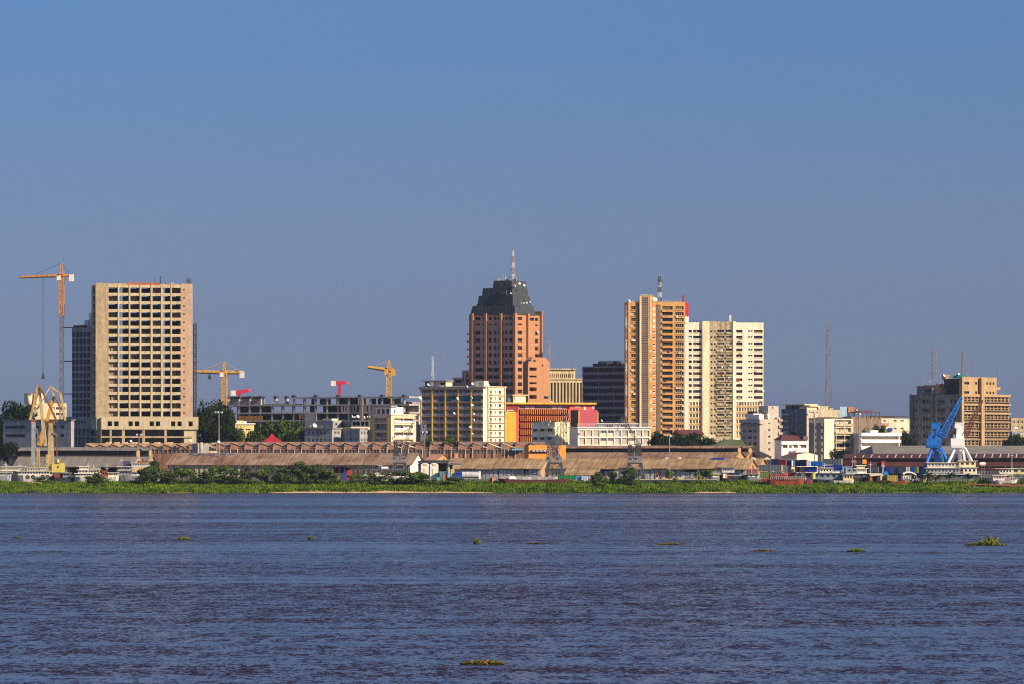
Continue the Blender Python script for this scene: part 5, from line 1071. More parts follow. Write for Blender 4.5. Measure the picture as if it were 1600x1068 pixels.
for a in [(491.5, 664.2, 2138, .95, 'large white dish on the low grey block with rows of dark openings'), (485.5, 665, 2138, .4, 'small white dish left of the large one on the low grey block'),
          (550.5, 650.5, 2174, .75, 'leftmost dish of the row on the glazed storey'), (555, 651, 2174, .5, 'second dish of the row on the glazed storey'), (559, 650, 2174, .75, 'third and highest dish of the row on the glazed storey'), (569.5, 651.5, 2174, .6, 'fourth dish of the row on the glazed storey'), (574, 651, 2174, .6, 'fifth dish of the row on the glazed storey'), (578, 650, 2174, .4, 'rightmost small dish of the row on the glazed storey'),
          (656.5, 621, 2158, .75, f'dish sticking out left of the top storeys of the {AB}'), (669, 600.3, 2162, .6, f'dish under the left roof canopy of the {AB}'), (729.8, 603.3, 2157, .6, f'dish on the roof edge of the {AB}'), (738.5, 598.8, 2161, .6, f'dish beside the right penthouse of the {AB}'), (762.5, 600.3, 2159, .65, f'dish on the roof corner of the {AB}'),
          (714.5, 621.8, 2157, .6, f'dish before the hanging cloth on the {AB}, left of the last fin'), (737.5, 620.5, 2156, .45, f'topmost dish on the last yellow fin of the {AB}'), (738, 632, 2156, .55, f'second dish down on the last yellow fin of the {AB}'), (709.8, 645, 2158, .5, f'dish on the fourth storey down of the {AB}, third bay'), (740.5, 646, 2156, .55, f'third dish down near the last yellow fin of the {AB}'), (740.5, 655.5, 2156, .6, f'fourth dish down near the last yellow fin of the {AB}'), (735, 666.3, 2157, .55, f'fifth dish down near the last yellow fin of the {AB}'), (738.5, 676.6, 2156, .4, f'lowest small dish near the last yellow fin of the {AB}'),
          (926, 636.5, 2194, .5, 'dish on the red end wall of the painted office'), (940, 656.4, 2125, .6, 'dish on the roof of the white office'), (862, 626.8, 2196, .4, 'small dish on the yellow roof edge of the painted office'),
          (825, 571, 2296, .65, 'dish in the corner between the brown tower and its annexe'), (840.3, 519.5, 2306, .6, 'dish on the lit right wall of the brown tower'), (804.5, 447, 2312, .6, 'left dish on the top crown tier of the brown tower'), (812, 443.5, 2312, .6, 'middle dish on the top crown tier of the brown tower'), (819, 446.5, 2314, .6, 'right dish on the top crown tier of the brown tower'), (798, 458.5, 2311, .45, 'dish low on the corner of the middle crown tier'),
          (814, 474, 2311, .35, 'first small dish on the lower crown ledge of the brown tower'), (818.5, 474, 2312, .35, 'second small dish on the lower crown ledge of the brown tower'), (823, 473.5, 2313, .45, 'third small dish on the lower crown ledge of the brown tower'), (828, 472.5, 2315, .4, 'last small dish on the lower crown ledge of the brown tower'),
          (983, 471, 2298, .9, 'dish on the left roof corner of the orange tower'), (1025, 468.5, 2300, .8, 'dish beside the mast of the orange tower'), (1128, 546, 2328, .45, 'dish high on the stained strip of the cream tower'), (1128, 572.5, 2328, .5, 'middle dish on the stained strip of the cream tower'), (1138.5, 600.5, 2328, .5, 'low right dish on the stained strip of the cream tower'), (1192.5, 610, 2327, .5, 'dish on the right edge of the cream tower'), (1186, 639, 2330, .6, 'low dish on the yellowed storeys of the cream tower'),
          (1200.2, 648, 2117, .75, 'upper dish on the roof of the beige block'), (1200, 652.3, 2116, .75, 'lower dish on the roof of the beige block'), (1280, 636, 2188, .5, 'small dish over the pale end wall of the dark blue block'), (1475, 586, 2245, .6, 'left dish on the tan tower roof'), (1498.5, 585.5, 2246, .95, 'big dish on the tan tower roof left of the green dome'), (1452.5, 595.5, 2246, .4, 'small dish on the lower left roof of the tan tower')]: dish(*a)
# ---------------------------------------------------------------- sheds on the quay
def shed(name, label, pxC, pxL, Y, al, eave, ridge, bay, nb, roofm, wallm, gablem, mon=None, doors=(), posts=0, over=1.6, panels=None, drop=0, patch=None):
    b = Bld(name, label, 'warehouse', pxC, Y, al); z = b.z; WL = b.uL(pxL); ze, zr = z(eave), z(ridge); b.WL = WL
    mb = MB(); sl = (zr - ze) / (bay / 2)
    hL = [(min(b.uL(p), b.uL(q)), max(b.uL(p), b.uL(q)), z(bt), z(t)) for p, q, t, bt in doors]
    wall(mb, lambda u, o, zz_: (-o, u, zz_), 0, WL, 0, ze, hL, 2)
    mb.quad((bay * nb, 0, 0), (bay * nb, WL, 0), (bay * nb, WL, ze), (bay * nb, 0, ze)); mb.build('wall', wallm, b.root)
    if hL: b.part('inside', SHADE, (2.0, 2.3, .1, WL - .1, 0, ze - .3))
    for i in range(nb):
        mb = MB(); x = bay * i; top = zr + (mon if mon else 0)
        for y in (0, WL):
            pts = [(x, y, 0), (x + bay, y, 0), (x + bay, y, ze), (x + bay / 2, y, zr), (x, y, ze)]
            if mon: pts = [(x, y, 0), (x + bay, y, 0), (x + bay, y, ze), (x + bay * .64, y, zr - sl * bay * .14), (x + bay * .64, y, zr + mon * .6), (x + bay / 2, y, zr + mon), (x + bay * .36, y, zr + mon * .6), (x + bay * .36, y, zr - sl * bay * .14), (x, y, ze)]
            mb.poly(pts)
        mb.build('gable_wall', gablem, b.root)
        mb = MB(); t = .22; ov = over if i == 0 else .05
        def slab(xa, za, xb, zb): 
            n = max(6, int(WL / 6)); rn = random.Random(int(pxC) + i)
            for k in range(n):
                y0, y1 = -.8 + (WL + 1.6) * k / n, -.8 + (WL + 1.6) * (k + 1) / n; dz = rn.uniform(-.06, .06); dx = (rn.random() ** 3) * drop if drop else 0
                if drop and rn.random() < .15: dx = -.8 * drop
                mb.add([(xa - dx * .6, y0, za - dx * .35 + dz), (xb, y0, zb + dz), (xb, y1, zb + dz), (xa - dx * .6, y1, za - dx * .35 + dz), (xa - dx * .6, y0, za - dx * .35 + dz + t), (xb, y0, zb + dz + t), (xb, y1, zb + dz + t), (xa - dx * .6, y1, za - dx * .35 + dz + t)], [(0, 3, 2, 1), (4, 5, 6, 7), (0, 1, 5, 4), (1, 2, 6, 5), (2, 3, 7, 6), (3, 0, 4, 7)])
        if mon:
            slab(x - ov, ze - sl * ov + .03, x + bay * .36 - .05, zr - sl * bay * .14 + .03); slab(x + bay * .64 + .05, zr - sl * bay * .14 + .03, x + bay, ze + .03)
        else:
            slab(x - ov, ze - sl * ov + .03, x + bay / 2, zr + .03); slab(x + bay / 2 + .01, zr + .03, x + bay, ze + .03)
        mb.build('roof', roofm, b.root)
        if mon:
            m2 = MB(); m2.box(x + bay * .36, x + bay * .64, .05, WL - .05, zr - sl * bay * .14, zr + mon * .55); m2.build('clerestory', SHADE, b.root)
            mb = MB(); slab(x + bay * .31, zr + mon * .52, x + bay / 2, zr + mon + .03); slab(x + bay / 2 + .01, zr + mon + .03, x + bay * .69, zr + mon * .52); mb.build('monitor_roof', roofm, b.root)
    if posts:
        mb = MB()
        for i in range(posts): y = .3 + (WL - .6) * i / (posts - 1); mb.box(-.5, -.2, y - .15, y + .15, 0, ze - .02)
        mb.box(-.45, -.25, .1, WL - .1, ze * .45, ze * .45 + .15); mb.build('frame_post', STEELD, b.root)
    if panels:
        mb = MB(); rn = random.Random(5)
        for i in range(panels): y = WL * i / panels; mb.box(-.12, -.004, y + .1, y + WL / panels * rn.uniform(.5, .96), 0.2, ze * rn.uniform(.62, .92))
        mb.build('wall_sheet', TIN, b.root)
    return b
GALL = M('grey_wall_render', (.30, .28, .27), .9, .3, .5, streak=.35)
S1 = shed('warehouse', 'grey roofed warehouse with twin gables on the far left behind the moored boats', 206, 24, 2036, 78, 726, 708.2, 18, 2, GREYR, GALL, M('dull_gable_render', (.42, .29, .17), .85, .2, .4), mon=2.4, doors=[(108, 188, 728, 742), (60, 100, 729, 742)])
S2 = shed('warehouse', 'long rusty roofed open shed with a white gable, left of the first lattice crane', 641, 262, 2026, 77, 725, 707.5, 24, 1, RUST, OCHRE, WHITE, doors=[(381, 390, 731, 741), (270, 282, 731, 742), (440, 470, 728, 737), (520, 548, 728, 738)], posts=46, over=.8)
b = S2; b.part('blue_patch', M('blue_roof_sheet', (.16, .22, .34), .7, .2, .6), *[(9.5, 11.6, b.uL(p + 7), b.uL(p), b.z(711.2), b.z(708.2) + .15) for p in (285, 302, 319, 336, 349)])
b.part('pale_base', CREAM, (-.3, -.004, b.uL(375), b.uL(305), 0, b.z(732)))
mb = MB()
for i in range(60): y = b.WL * i / 60; w_ = .35; mb.quad((-1.4, y, b.z(725) - 1.0), (-1.4, y + w_, b.z(725) - 1.0), (11.7, y + w_ + .3, b.z(708.4) + .3), (11.7, y + .3, b.z(708.4) + .3)) if i % 3 == 0 else None
mb.build('sheet_lap', M('light_roof_lap', (.36, .22, .15), .8, .3, .5), b.root)
S3 = shed('warehouse', 'tan roofed shed with pale tin walls right of the white arched tanks', 845, 697, 2022, 77, 730, 716, 22, 1, TANR, TIN, GABLE, doors=[(818, 829.5, 731, 744), (836, 840, 735, 745), (776, 779, 735, 741)], over=1.2, drop=.9, panels=22)
S4 = shed('warehouse', 'long tan roofed shed with ragged eaves and ochre twin gables behind the centre right shore', 1167, 846, 2012, 77, 730, 716, 23, 2, TANR, GALL, GABLE, doors=[(1150, 1162, 729, 738), (1070, 1108, 731, 738), (940, 958, 731, 741), (905, 925, 731, 736)], over=1.2, drop=1.3, panels=40)
b = S4; b.part('lean_to', TANR, (-6, -2.4, b.uL(938), b.uL(886), b.z(740), b.z(738.5))); mb = MB(); mb.quad((-7, b.uL(940), b.z(741)), (-7, b.uL(886), b.z(741)), (-1.5, b.uL(886), b.z(731.5)), (-1.5, b.uL(940), b.z(731.5))); mb.build('lean_to_roof', TANR, b.root)
b.part('orange_door', M('orange_sheet', (.60, .20, .06), .75, .2, .8), (-.2, -.005, b.uL(1031), b.uL(1026), b.z(745), b.z(735)), (-.2, -.005, b.uL(1046), b.uL(1040), b.z(746), b.z(735.5))); b.part('gable_base', MAROON, (.1, 22, -.4, -.01, 0, b.z(731.5)))
b.part('blue_tarpaulin', ROYAL, (9.5, 10.8, b.uL(1125), b.uL(1106), b.z(717.5), b.z(715.2) + .25))
for p in (848, 1033, 1053, 1168, 1190):
    mb = MB(); mb.frustum((10.5, 13, b.uL(p) - 1.2, b.uL(p) + 1.2), (11.4, 12.1, b.uL(p) - .3, b.uL(p) + .3), b.z(717), b.z(713.4)); mb.build('roof_vent', CREAM, b.root)
S5 = shed('warehouse', 'brown roofed monitor warehouse with ochre twin gables behind the ragged shed', 1147, 852, 2078, 77, 714, 703.2, 24, 2, RUST, GALL, GABLE, mon=1.9)
b = Bld('wharf_shed', 'dark open shelter with a flat broken roof over the white arched tanks', 'shed', 700, 2008, 80); z = b.z; WL = b.uL(655)
b.part('roof', DARKG, (-3, 6, -1, WL, z(722.4), z(719)), (-3.2, 5, -1.5, WL - 1, z(719) + .003, z(718)), (-3.4, 6, -6, -1.003, z(725), z(723))); b.part('post', STEELD, *[(-2.6, -2.2, y, y + .4, 0, z(722.4) - .003) for y in (0, WL * .5, WL - 1)]); b.part('inner_wall', SHADE, (4, 4.3, -1, WL, 0, z(722.5))); b.part('pale_post', CREAM2, (-2.8, -2.3, -1.2, -.4, 0, z(719.5)))
b = Bld('gantry_frame', 'dark roofless steel frame standing before the brick depot near the first lattice crane', 'frame', 668, 2050, 0); z = b.z
mb = MB()
for p in (676.5, 684, 706, 709, 717): mb.box(b.uR(p), b.uR(p + .9), -.2, .2, 0, z(703))
mb.box(b.uR(666), b.uR(722), -.3, .3, z(703), z(702)); mb.build('frame', STEELD, b.root)
b = Bld('brick_chimney_block', 'square brick stump in front of the brick depot at the tan roofed shed', 'chimney', 710, 2044, 30); b.part('stack', BRICK, (0, 1.6, 0, 1.6, 0, b.z(707)))
for p, lb in ((640, 'white sheet metal gable hut beside the rusty shed'), ):
    pass
b = Bld('brick_gable_shed', 'small brick red shed with an ochre gable between the white gable and the brick stump', 'shed', 681, 2036, 75); z = b.z; WL = b.uL(663); mb = MB()
mb.poly([(0, 0, 0), (20, 0, 0), (20, 0, z(718)), (10, 0, z(709)), (0, 0, z(718))]); mb.quad((0, 0, 0), (0, WL, 0), (0, WL, z(718)), (0, 0, z(718))); mb.build('gable_wall', GABLE, b.root)
mb = MB(); mb.quad((-.6, -.4, z(718.4)), (10, -.4, z(708.7)), (10, WL, z(708.7)), (-.6, WL, z(718.4))); mb.quad((20.6, -.4, z(718.4)), (10, -.4, z(708.7)), (10, WL, z(708.7)), (20.6, WL, z(718.4))); mb.build('roof', BRICK, b.root)

# brick depot with a saw-tooth front
b = Bld('brick_depot', 'very long red brick depot with a saw tooth front and a band of grey windows', 'warehouse', 850, 2096, 88); z, uL = b.z, b.uL
WL = uL(338); n = 23; tp = WL / n
mb = MB()
for i in range(n):
    y0, y1 = tp * i, tp * (i + 1)
    mb.poly([(0, y0, z(701)), (0, y1, z(701)), (0, y1, z(691)), (0, y0 + .25 * tp, z(697.6)), (0, y0, z(698.6))], 0)
    mb.quad((0, y1, z(691)), (0, y1, z(698)), (16, y1, z(690.5)), (16, y1, z(689.5)), 0)
mb.build('saw_tooth_wall', BRICK, b.root)
mb = MB()
for i in range(n):
    y0, y1 = tp * i, tp * (i + 1); mb.quad((-.3, y0 - .15, z(698.4) + .06), (-.3, y1, z(690.7) + .06), (18, y1, z(689.2)), (18, y0, z(690))); mb.quad((18, y0, z(690) - .1), (18, y1, z(689.2) - .1), (30, y1, z(688.7)), (30, y0, z(688.7)))
mb.build('saw_tooth_roof', M('brown_tile_roof', (.32, .195, .13), .9, .3, .3, 'y', streak=.3), b.root)
b.part('gutter', GREY, *[(-.45, -.003, tp * i - .16, tp * i + .16, z(701), z(697)) for i in range(n + 1)]); b.part('dormer', M('dim_slate', (.10, .09, .09), .8, .1, 1), *[(-.3, -.003, tp * i + .5, tp * i + 2.0, z(699), z(697.7)) for i in range(n)])
win = []
mb = MB(); wall(mb, lambda u, o, zz_: (-.05 - o, u, zz_), 0, WL, 0, z(701), [(tp * i + tp * (k + .12) / 4, tp * i + tp * (k + .9) / 4, z(707.6), z(701.8)) for i in range(n) for k in range(4)], .3); mb.build('base_wall', M('brown_brick', (.30, .15, .09), .9, .3, .5), b.root)
for i in range(n):
    b.wins('L', [(tp * i + .12 * tp / 4, tp * i + .97 * tp, z(707.8), z(701.6))], .28, -.05, (M('grey_window_grid', (.17, .165, .18), .5, .2, 1.2), M('pale_window_grid', (.27, .26, .26), .5, .2, 1.2)), FRAMED, 12, .12)
b.part('downpipe', CREAM2, *[(-.6, -.35, tp * (i * .5) - .1, tp * (i * .5) + .1, z(714), z(700.5)) for i in range(2 * n + 1) if i % 3]); b.part('shelf_awning', SKYB, (-2.2, -.1, uL(818), uL(800), z(702.6), z(700))); b.finish()
b = Bld('brick_depot', 'shorter brick saw tooth depot at the foot of the raw concrete tower', 'warehouse', 336, 2092, 86); z, uL = b.z, b.uL; WL = uL(133); n = 10; tp = WL / n
mb = MB()
for i in range(n):
    y0, y1 = tp * i, tp * (i + 1); mb.poly([(0, y0, z(701)), (0, y1, z(701)), (0, y1, z(692.5)), (0, y0 + .2 * tp, z(699.3)), (0, y0, z(700))])
mb.build('saw_tooth_wall', BRICK, b.root); mb = MB(); wall(mb, lambda u, o, zz_: (-.05 - o, u, zz_), 0, WL, 0, z(701), [(tp * i + tp * (k + .15) / 3, tp * i + tp * (k + .85) / 3, z(708), z(702)) for i in range(n) for k in range(3)], .3); mb.build('base_wall', M('brown_brick', (.30, .15, .09)), b.root)
for i in range(n): b.wins('L', [(tp * i + .15 * tp / 3, tp * i + .95 * tp, z(708.2), z(701.8))], .28, -.05, (M('grey_window_grid', (.17, .165, .18)),), FRAMED, 9, .12); mb = MB()
for i in range(n):
    y0, y1 = tp * i, tp * (i + 1); mb.quad((-.3, y0, z(700.2)), (-.3, y1, z(692.2)), (20, y1, z(690.5)), (20, y0, z(692)))
mb.build('saw_tooth_roof', TANR, b.root); b.part('window', FRAMED, *[(-.15, -.003, tp * i + .6, tp * i + 2.6, z(702), z(699.5)) for i in range(n)]); b.part('parapet_block', CREAM, *[(18, 22, uL(p + 7), uL(p), z(695), z(689.6)) for p in (155, 168, 181, 196, 214, 232, 252)])
b = Bld('pump_house', 'pale concrete hut with a dark roof gap between the two brick depots', 'hut', 309, 2070, 30); b.block('wall', GREY, 0, 5, 0, 5, 0, b.z(692)); b.part('tower', STAIN, (1, 2, -.5, -.01, 0, b.z(690)), (5.003, 9, 0, 3, 0, b.z(703.5)), (6, 8.5, -.4, 3, b.z(692), b.z(690.5)))
b = Bld('terracotta_booth', 'bright orange flat building with a row of grey awnings beside the second lattice crane', 'shed', 826, 2068, 14); z, uR = b.z, b.uR
b.block('wall', ORANGE2, 0, uR(884), 0, 7, 0, z(694.5), b.holes('R', cols(829, 858, 5, .1, .9), [(701.5, 706.5)]), [], 1.5); b.part('awning', M('grey_awning', (.42, .43, .5), .7, .1, 1), *[(uR(p), uR(p + 4.4), -1.4, -.003, z(704.5), z(702)) for p in (830, 836, 842, 848, 854)]); b.part('back', SHADE, (.1, uR(860), 1.52, 1.6, 0, z(699)))

# big dark red depot at right
b = Bld('warehouse', 'huge grey and dark red roofed depot with white roof stripes on the right', 'warehouse', 1318, 2044, 6); z, uR = b.z, b.uR; WR = uR(1640)
mb = MB(); mb.add([(-.5, -2, z(714)), (WR, -2, z(714)), (WR, 14, z(707.8)), (3, 14, z(707.8)), (-.5, -2, z(714) - .3), (WR, -2, z(714) - .3)], [(0, 1, 2, 3), (0, 4, 5, 1)]); mb.build('roof', REDR, b.root)
mb = MB()
for i in range(28):
    p = 1333 + 12.6 * i; x = uR(p); L_ = 1 if p > 1500 else (.45 + .4 * (i % 3) / 2)
    mb.quad((x, -2.1, z(714) + .06), (x + .42, -2.1, z(714) + .06), (x + .42 + 3.6 * L_, -2 + 15.5 * L_, z(714 - 6.0 * L_) + .06), (x + 3.6 * L_, -2 + 15.5 * L_, z(714 - 6.0 * L_) + .06))
mb.build('roof_light', M('white_roof_light', (.75, .68, .64), .6, .1, 1), b.root)
b.part('fascia', REDR, (0, WR, -.4, -.1, z(727.8), z(717.3))); b.part('beam', STEELD, (0, WR, -.1, 1, z(717.2), z(714) - .31)); b.part('post', STEELD, *[(uR(1320 + 25 * i), uR(1321 + 25 * i), -.5, -.401, 0, z(727)) for i in range(13)]); b.part('inner_wall', BLUEG, (0, WR, 8, 8.4, 0, z(715))); b.part('end_wall', MAROON, (-.2, -.01, 0, 14, z(727.8), z(714)))  # the dark beam strip paints the shadow gap under the roof edge
mb = MB(); mb.quad((uR(1374), 14.2, z(708)), (WR, 14.2, z(708)), (WR, 40, z(694.8)), (uR(1390), 40, z(694.8))); mb.quad((uR(1390), 40, z(694.8)), (WR, 40, z(694.8)), (WR, 66, z(708)), (uR(1374), 66, z(708))); mb.add([(uR(1374), 14.2, z(708)), (uR(1390), 40, z(694.8)), (uR(1374), 66, z(708))], [(0, 1, 2)]); mb.build('hip_roof', GREYR, b.root)
b.part('red_hopper', CRED, (uR(1376), uR(1382), -1.5, -.5, z(727), z(719))); b.part('orange_box', ORANGE2, (uR(1346.5), uR(1353), -1.5, -.5, z(723.5), z(716.5)))

# ---------------------------------------------------------------- harbour cranes
def pz(r, px, py, Y, y=0): return Vector((wx(px, Y) - r.location.x, y, wz(py, Y) - r.location.z))
def old_crane(label, px, Y, col_, jib, links, legs, cab=None, mat=CRANEW, cmat=GREY):
    r = thing('portal_crane', label, 'crane', (wx(px, Y), Y, ground(Y) - .2), 0, 'old rust stained harbour cranes'); z = lambda p, q, y=0: pz(r, p, q, Y, y)
    (c0, c1, ct, cb, k) = col_
    mb = MB(); a, b_ = z(c0, cb), z(c1, ct); w0 = (c1 - c0) / F * Y
    m_ = (a.x + b_.x) / 2; mb.frustum((m_ - w0 / 2, m_ + w0 / 2, -1, 1), (m_ - w0 / 2 * k, m_ + w0 / 2 * k, -.8, .8), a.z, b_.z); mb.build('column', cmat, r)
    mb = MB(); mb.bar(z(c0 - 1, ct - .5), z(c1 + 1, ct - .5), 1.6, 1.6); mb.build('head_platform', RUSTS, r)
    mb = MB(); mb.bar(z(*jib[0]), z(*jib[1]), jib[2], jib[3]); mb.build('jib', CRANEY if 'right' in label else mat, r)
    for i, (p, q, w_, m2) in enumerate(links): mb = MB(); mb.bar(z(p[0], p[1], .9), z(q[0], q[1], .9), w_); mb.bar(z(p[0], p[1], -.9), z(q[0], q[1], -.9), w_); mb.bar(z((p[0] + q[0]) / 2, (p[1] + q[1]) / 2, -.9), z((p[0] + q[0]) / 2, (p[1] + q[1]) / 2, .9), w_ * .7); mb.build('boom_link', m2, r)
    for p0, p1, t, bt in legs: mb = MB(); a, c = z(p0, bt), z(p1, t); mb.box(a.x, c.x, -1, 1, 0, c.z); mb.build('leg', mat, r)
    if cab: a, c = z(cab[0], cab[3]), z(cab[1], cab[2]); mb = MB(); mb.box(a.x, c.x, -1.5, 1.5, a.z, c.z); mb.build('cab', mat, r)
    return r
old_crane('old harbour crane with a grey column and folded rusty boom, leftmost', 52, 2004, (49.2, 55.6, 658, 726, .9), ((71, 696), (60.5, 601), 1.3, 1.0),
          [((47, 655), (60, 600), .7, CRANEW), ((60.5, 600), (78, 634), .6, RUSTS), ((78, 634), (89, 658), .6, RUSTS), ((49, 640), (53, 612), .4, RUSTS), ((60, 610), (49, 650), .4, CRANEW), ((57, 668), (62, 690), .5, STEEL)], [(57.5, 62, 698, 724)])
old_crane('old harbour crane with a yellow tapered column and crossed boom, right beside the leftmost', 79.5, 2008, (74.5, 84.3, 660, 727, .62), ((61.5, 695), (84.5, 618), 1.9, .9),
          [((48, 656), (79, 603), .5, STEELP), ((79, 603), (94, 614), .7, CRANEW), ((94, 614), (98, 630), .7, CRANEW), ((98, 630), (102, 656), .6, CRANEW), ((84.5, 618), (79, 603), .5, CRANEW), ((84.5, 617), (96, 640), .4, RUSTS), ((82, 676), (89, 679), .6, STEEL), ((89, 679), (89, 712), .3, RUSTS)], [(72, 75.5, 709, 727)], (73, 76, 722, 730), cmat=CRANEW)
b = Bld('deck_house', 'yellow box cabin on a black base at the foot of the yellow old crane', 'cabin', 81, 1990, 14); z = b.z; b.block('wall', CYEL, 0, b.uR(102), 0, 4, z(737), z(724), [(2.0, 2.6, z(730), z(727.5))], [], .3)
b.part('base', HULLD, (-.2, b.uR(103), -.3, 4.2, 0, z(737) - .003)); b.part('top_box', CRANEY, (b.uR(93), b.uR(102), 0.1, 3.9, z(724) + .003, z(722))); mb = MB(); mb.bar((2.5, 2, z(723.5)), (2.5, 2, z(716)), 1.7, 1.1, 10); mb.build('winch_drum', M('lime_paint', (.5, .55, .12), .7, .2, 1), b.root, True)
CSTEEL = M('dark_crane_steel', (.10, .105, .125), .6, .3, 1, streak=.3)
def lattice_crane(label, pc, Y, legs, cabs, struts, mast, head):
    r = thing('portal_crane', label, 'crane', (wx(pc, Y), Y, ground(Y) - .2), 0, 'grey lattice harbour cranes'); z = lambda p, q, y=0: pz(r, p, q, Y, y)
    base = 746
    for p, q in legs:
        for y in (-3, 3): mb = MB(); mb.lattice(z(p, base, y), z(q, 722, y * .6), 1.1, .9, 5, .26); mb.build('leg', CSTEEL, r)
    mb = MB(); a, c = z(legs[0][1] - 2, 724), z(legs[-1][1] + 2, 721.5); mb.box(a.x, c.x, -2.2, 2.2, a.z, c.z); mb.build('portal_deck', STEELD, r)
    mb = MB(); a, c = z(legs[0][0], 734), z(legs[-1][0], 733); mb.box(a.x, c.x, -2.8, -2.4, a.z, c.z); mb.bar(z(legs[0][0], 745, -3), z(legs[-1][1], 724, -2), .3); mb.bar(z(legs[-1][0], 745, -3), z(legs[0][1], 724, -2), .3); mb.build('brace', CSTEEL, r)
    for p0, p1, t, bt in cabs: mb = MB(); a, c = z(p0, bt), z(p1, t); mb.box(a.x, c.x, -2, 2, a.z, c.z); mb.box(a.x + .4, a.x + 1.4, -2.06, -2.003, a.z + .9, c.z - .5, 1); mb.build('machine_house', [CGREY, SHADE], r)
    for p, q, w0, w1, nb in struts: mb = MB(); mb.lattice(z(*p), z(*q), w0, w1, nb, .095); mb.build('jib', STEEL, r)
    for p, q, w0, w1, nb in mast: mb = MB(); mb.lattice(z(*p), z(*q), w0, w1, nb, .24); mb.build('a_frame', STEELD if p[0] < 700 or p[0] > 900 else CSTEEL, r)
    for p, q in head: mb = MB(); mb.bar(z(*p, -.8), z(*q, -.8), .22); mb.bar(z(*p, .8), z(*q, .8), .22); mb.build('stay', CSTEEL, r)
    return r
lattice_crane('first grey lattice harbour crane, in front of the rusty shed end', 625, 2003, [(615, 617), (634, 632)], [(613, 624, 712, 719.5), (627.5, 635, 712, 719.5)],
              [((627, 718), (641, 668), 1.6, .8, 16), ((641, 668), (652, 646), .9, .5, 8)], [((619, 714), (618, 688), 1.8, 1.0, 7), ((632, 714), (637, 690), 1.4, .8, 7)], [((624, 716), (613, 683)), ((613, 683), (641, 668)), ((618, 688), (637, 690)), ((652, 646), (650, 690))])
lattice_crane('second grey lattice harbour crane, before the orange booth with awnings', 866, 2001, [(854, 857), (880, 876)], [(853, 863, 712, 720), (867, 878, 712, 720)],
              [((864, 716), (878, 680), 2.6, 1.8, 10), ((878, 680), (887, 645), 2.2, 1.0, 10)], [((859, 713), (859, 690), 2.4, 1.5, 6), ((872, 713), (862, 690), 1.6, 1.0, 6), ((866, 714), (870, 694), 1.5, 1.2, 6)], [((859, 690), (884, 650)), ((859, 690), (873, 690)), ((887, 645), (877, 640)), ((877, 640), (884, 662)), ((887, 645), (893, 668)), ((893, 668), (890, 690))])
lattice_crane('third grey lattice harbour crane, in front of the white office', 991, 1999, [(980, 983), (1005, 1001)], [(981, 988, 712, 720.5), (990, 1002, 712, 720.5)],
              [((992, 716), (998, 694), 2.4, 1.6, 7), ((998, 696), (983, 668), 1.6, 1.0, 9), ((983, 668), (970, 652), 1.2, .8, 7)], [((986, 713), (984, 694), 2.0, 1.2, 6), ((998, 713), (997, 692), 2.2, 1.6, 6)], [((984, 694), (976, 662)), ((970, 652), (978, 649)), ((978, 649), (986, 674)), ((970, 652), (964, 673)), ((997, 692), (988, 676)), ((984, 694), (999, 693))])
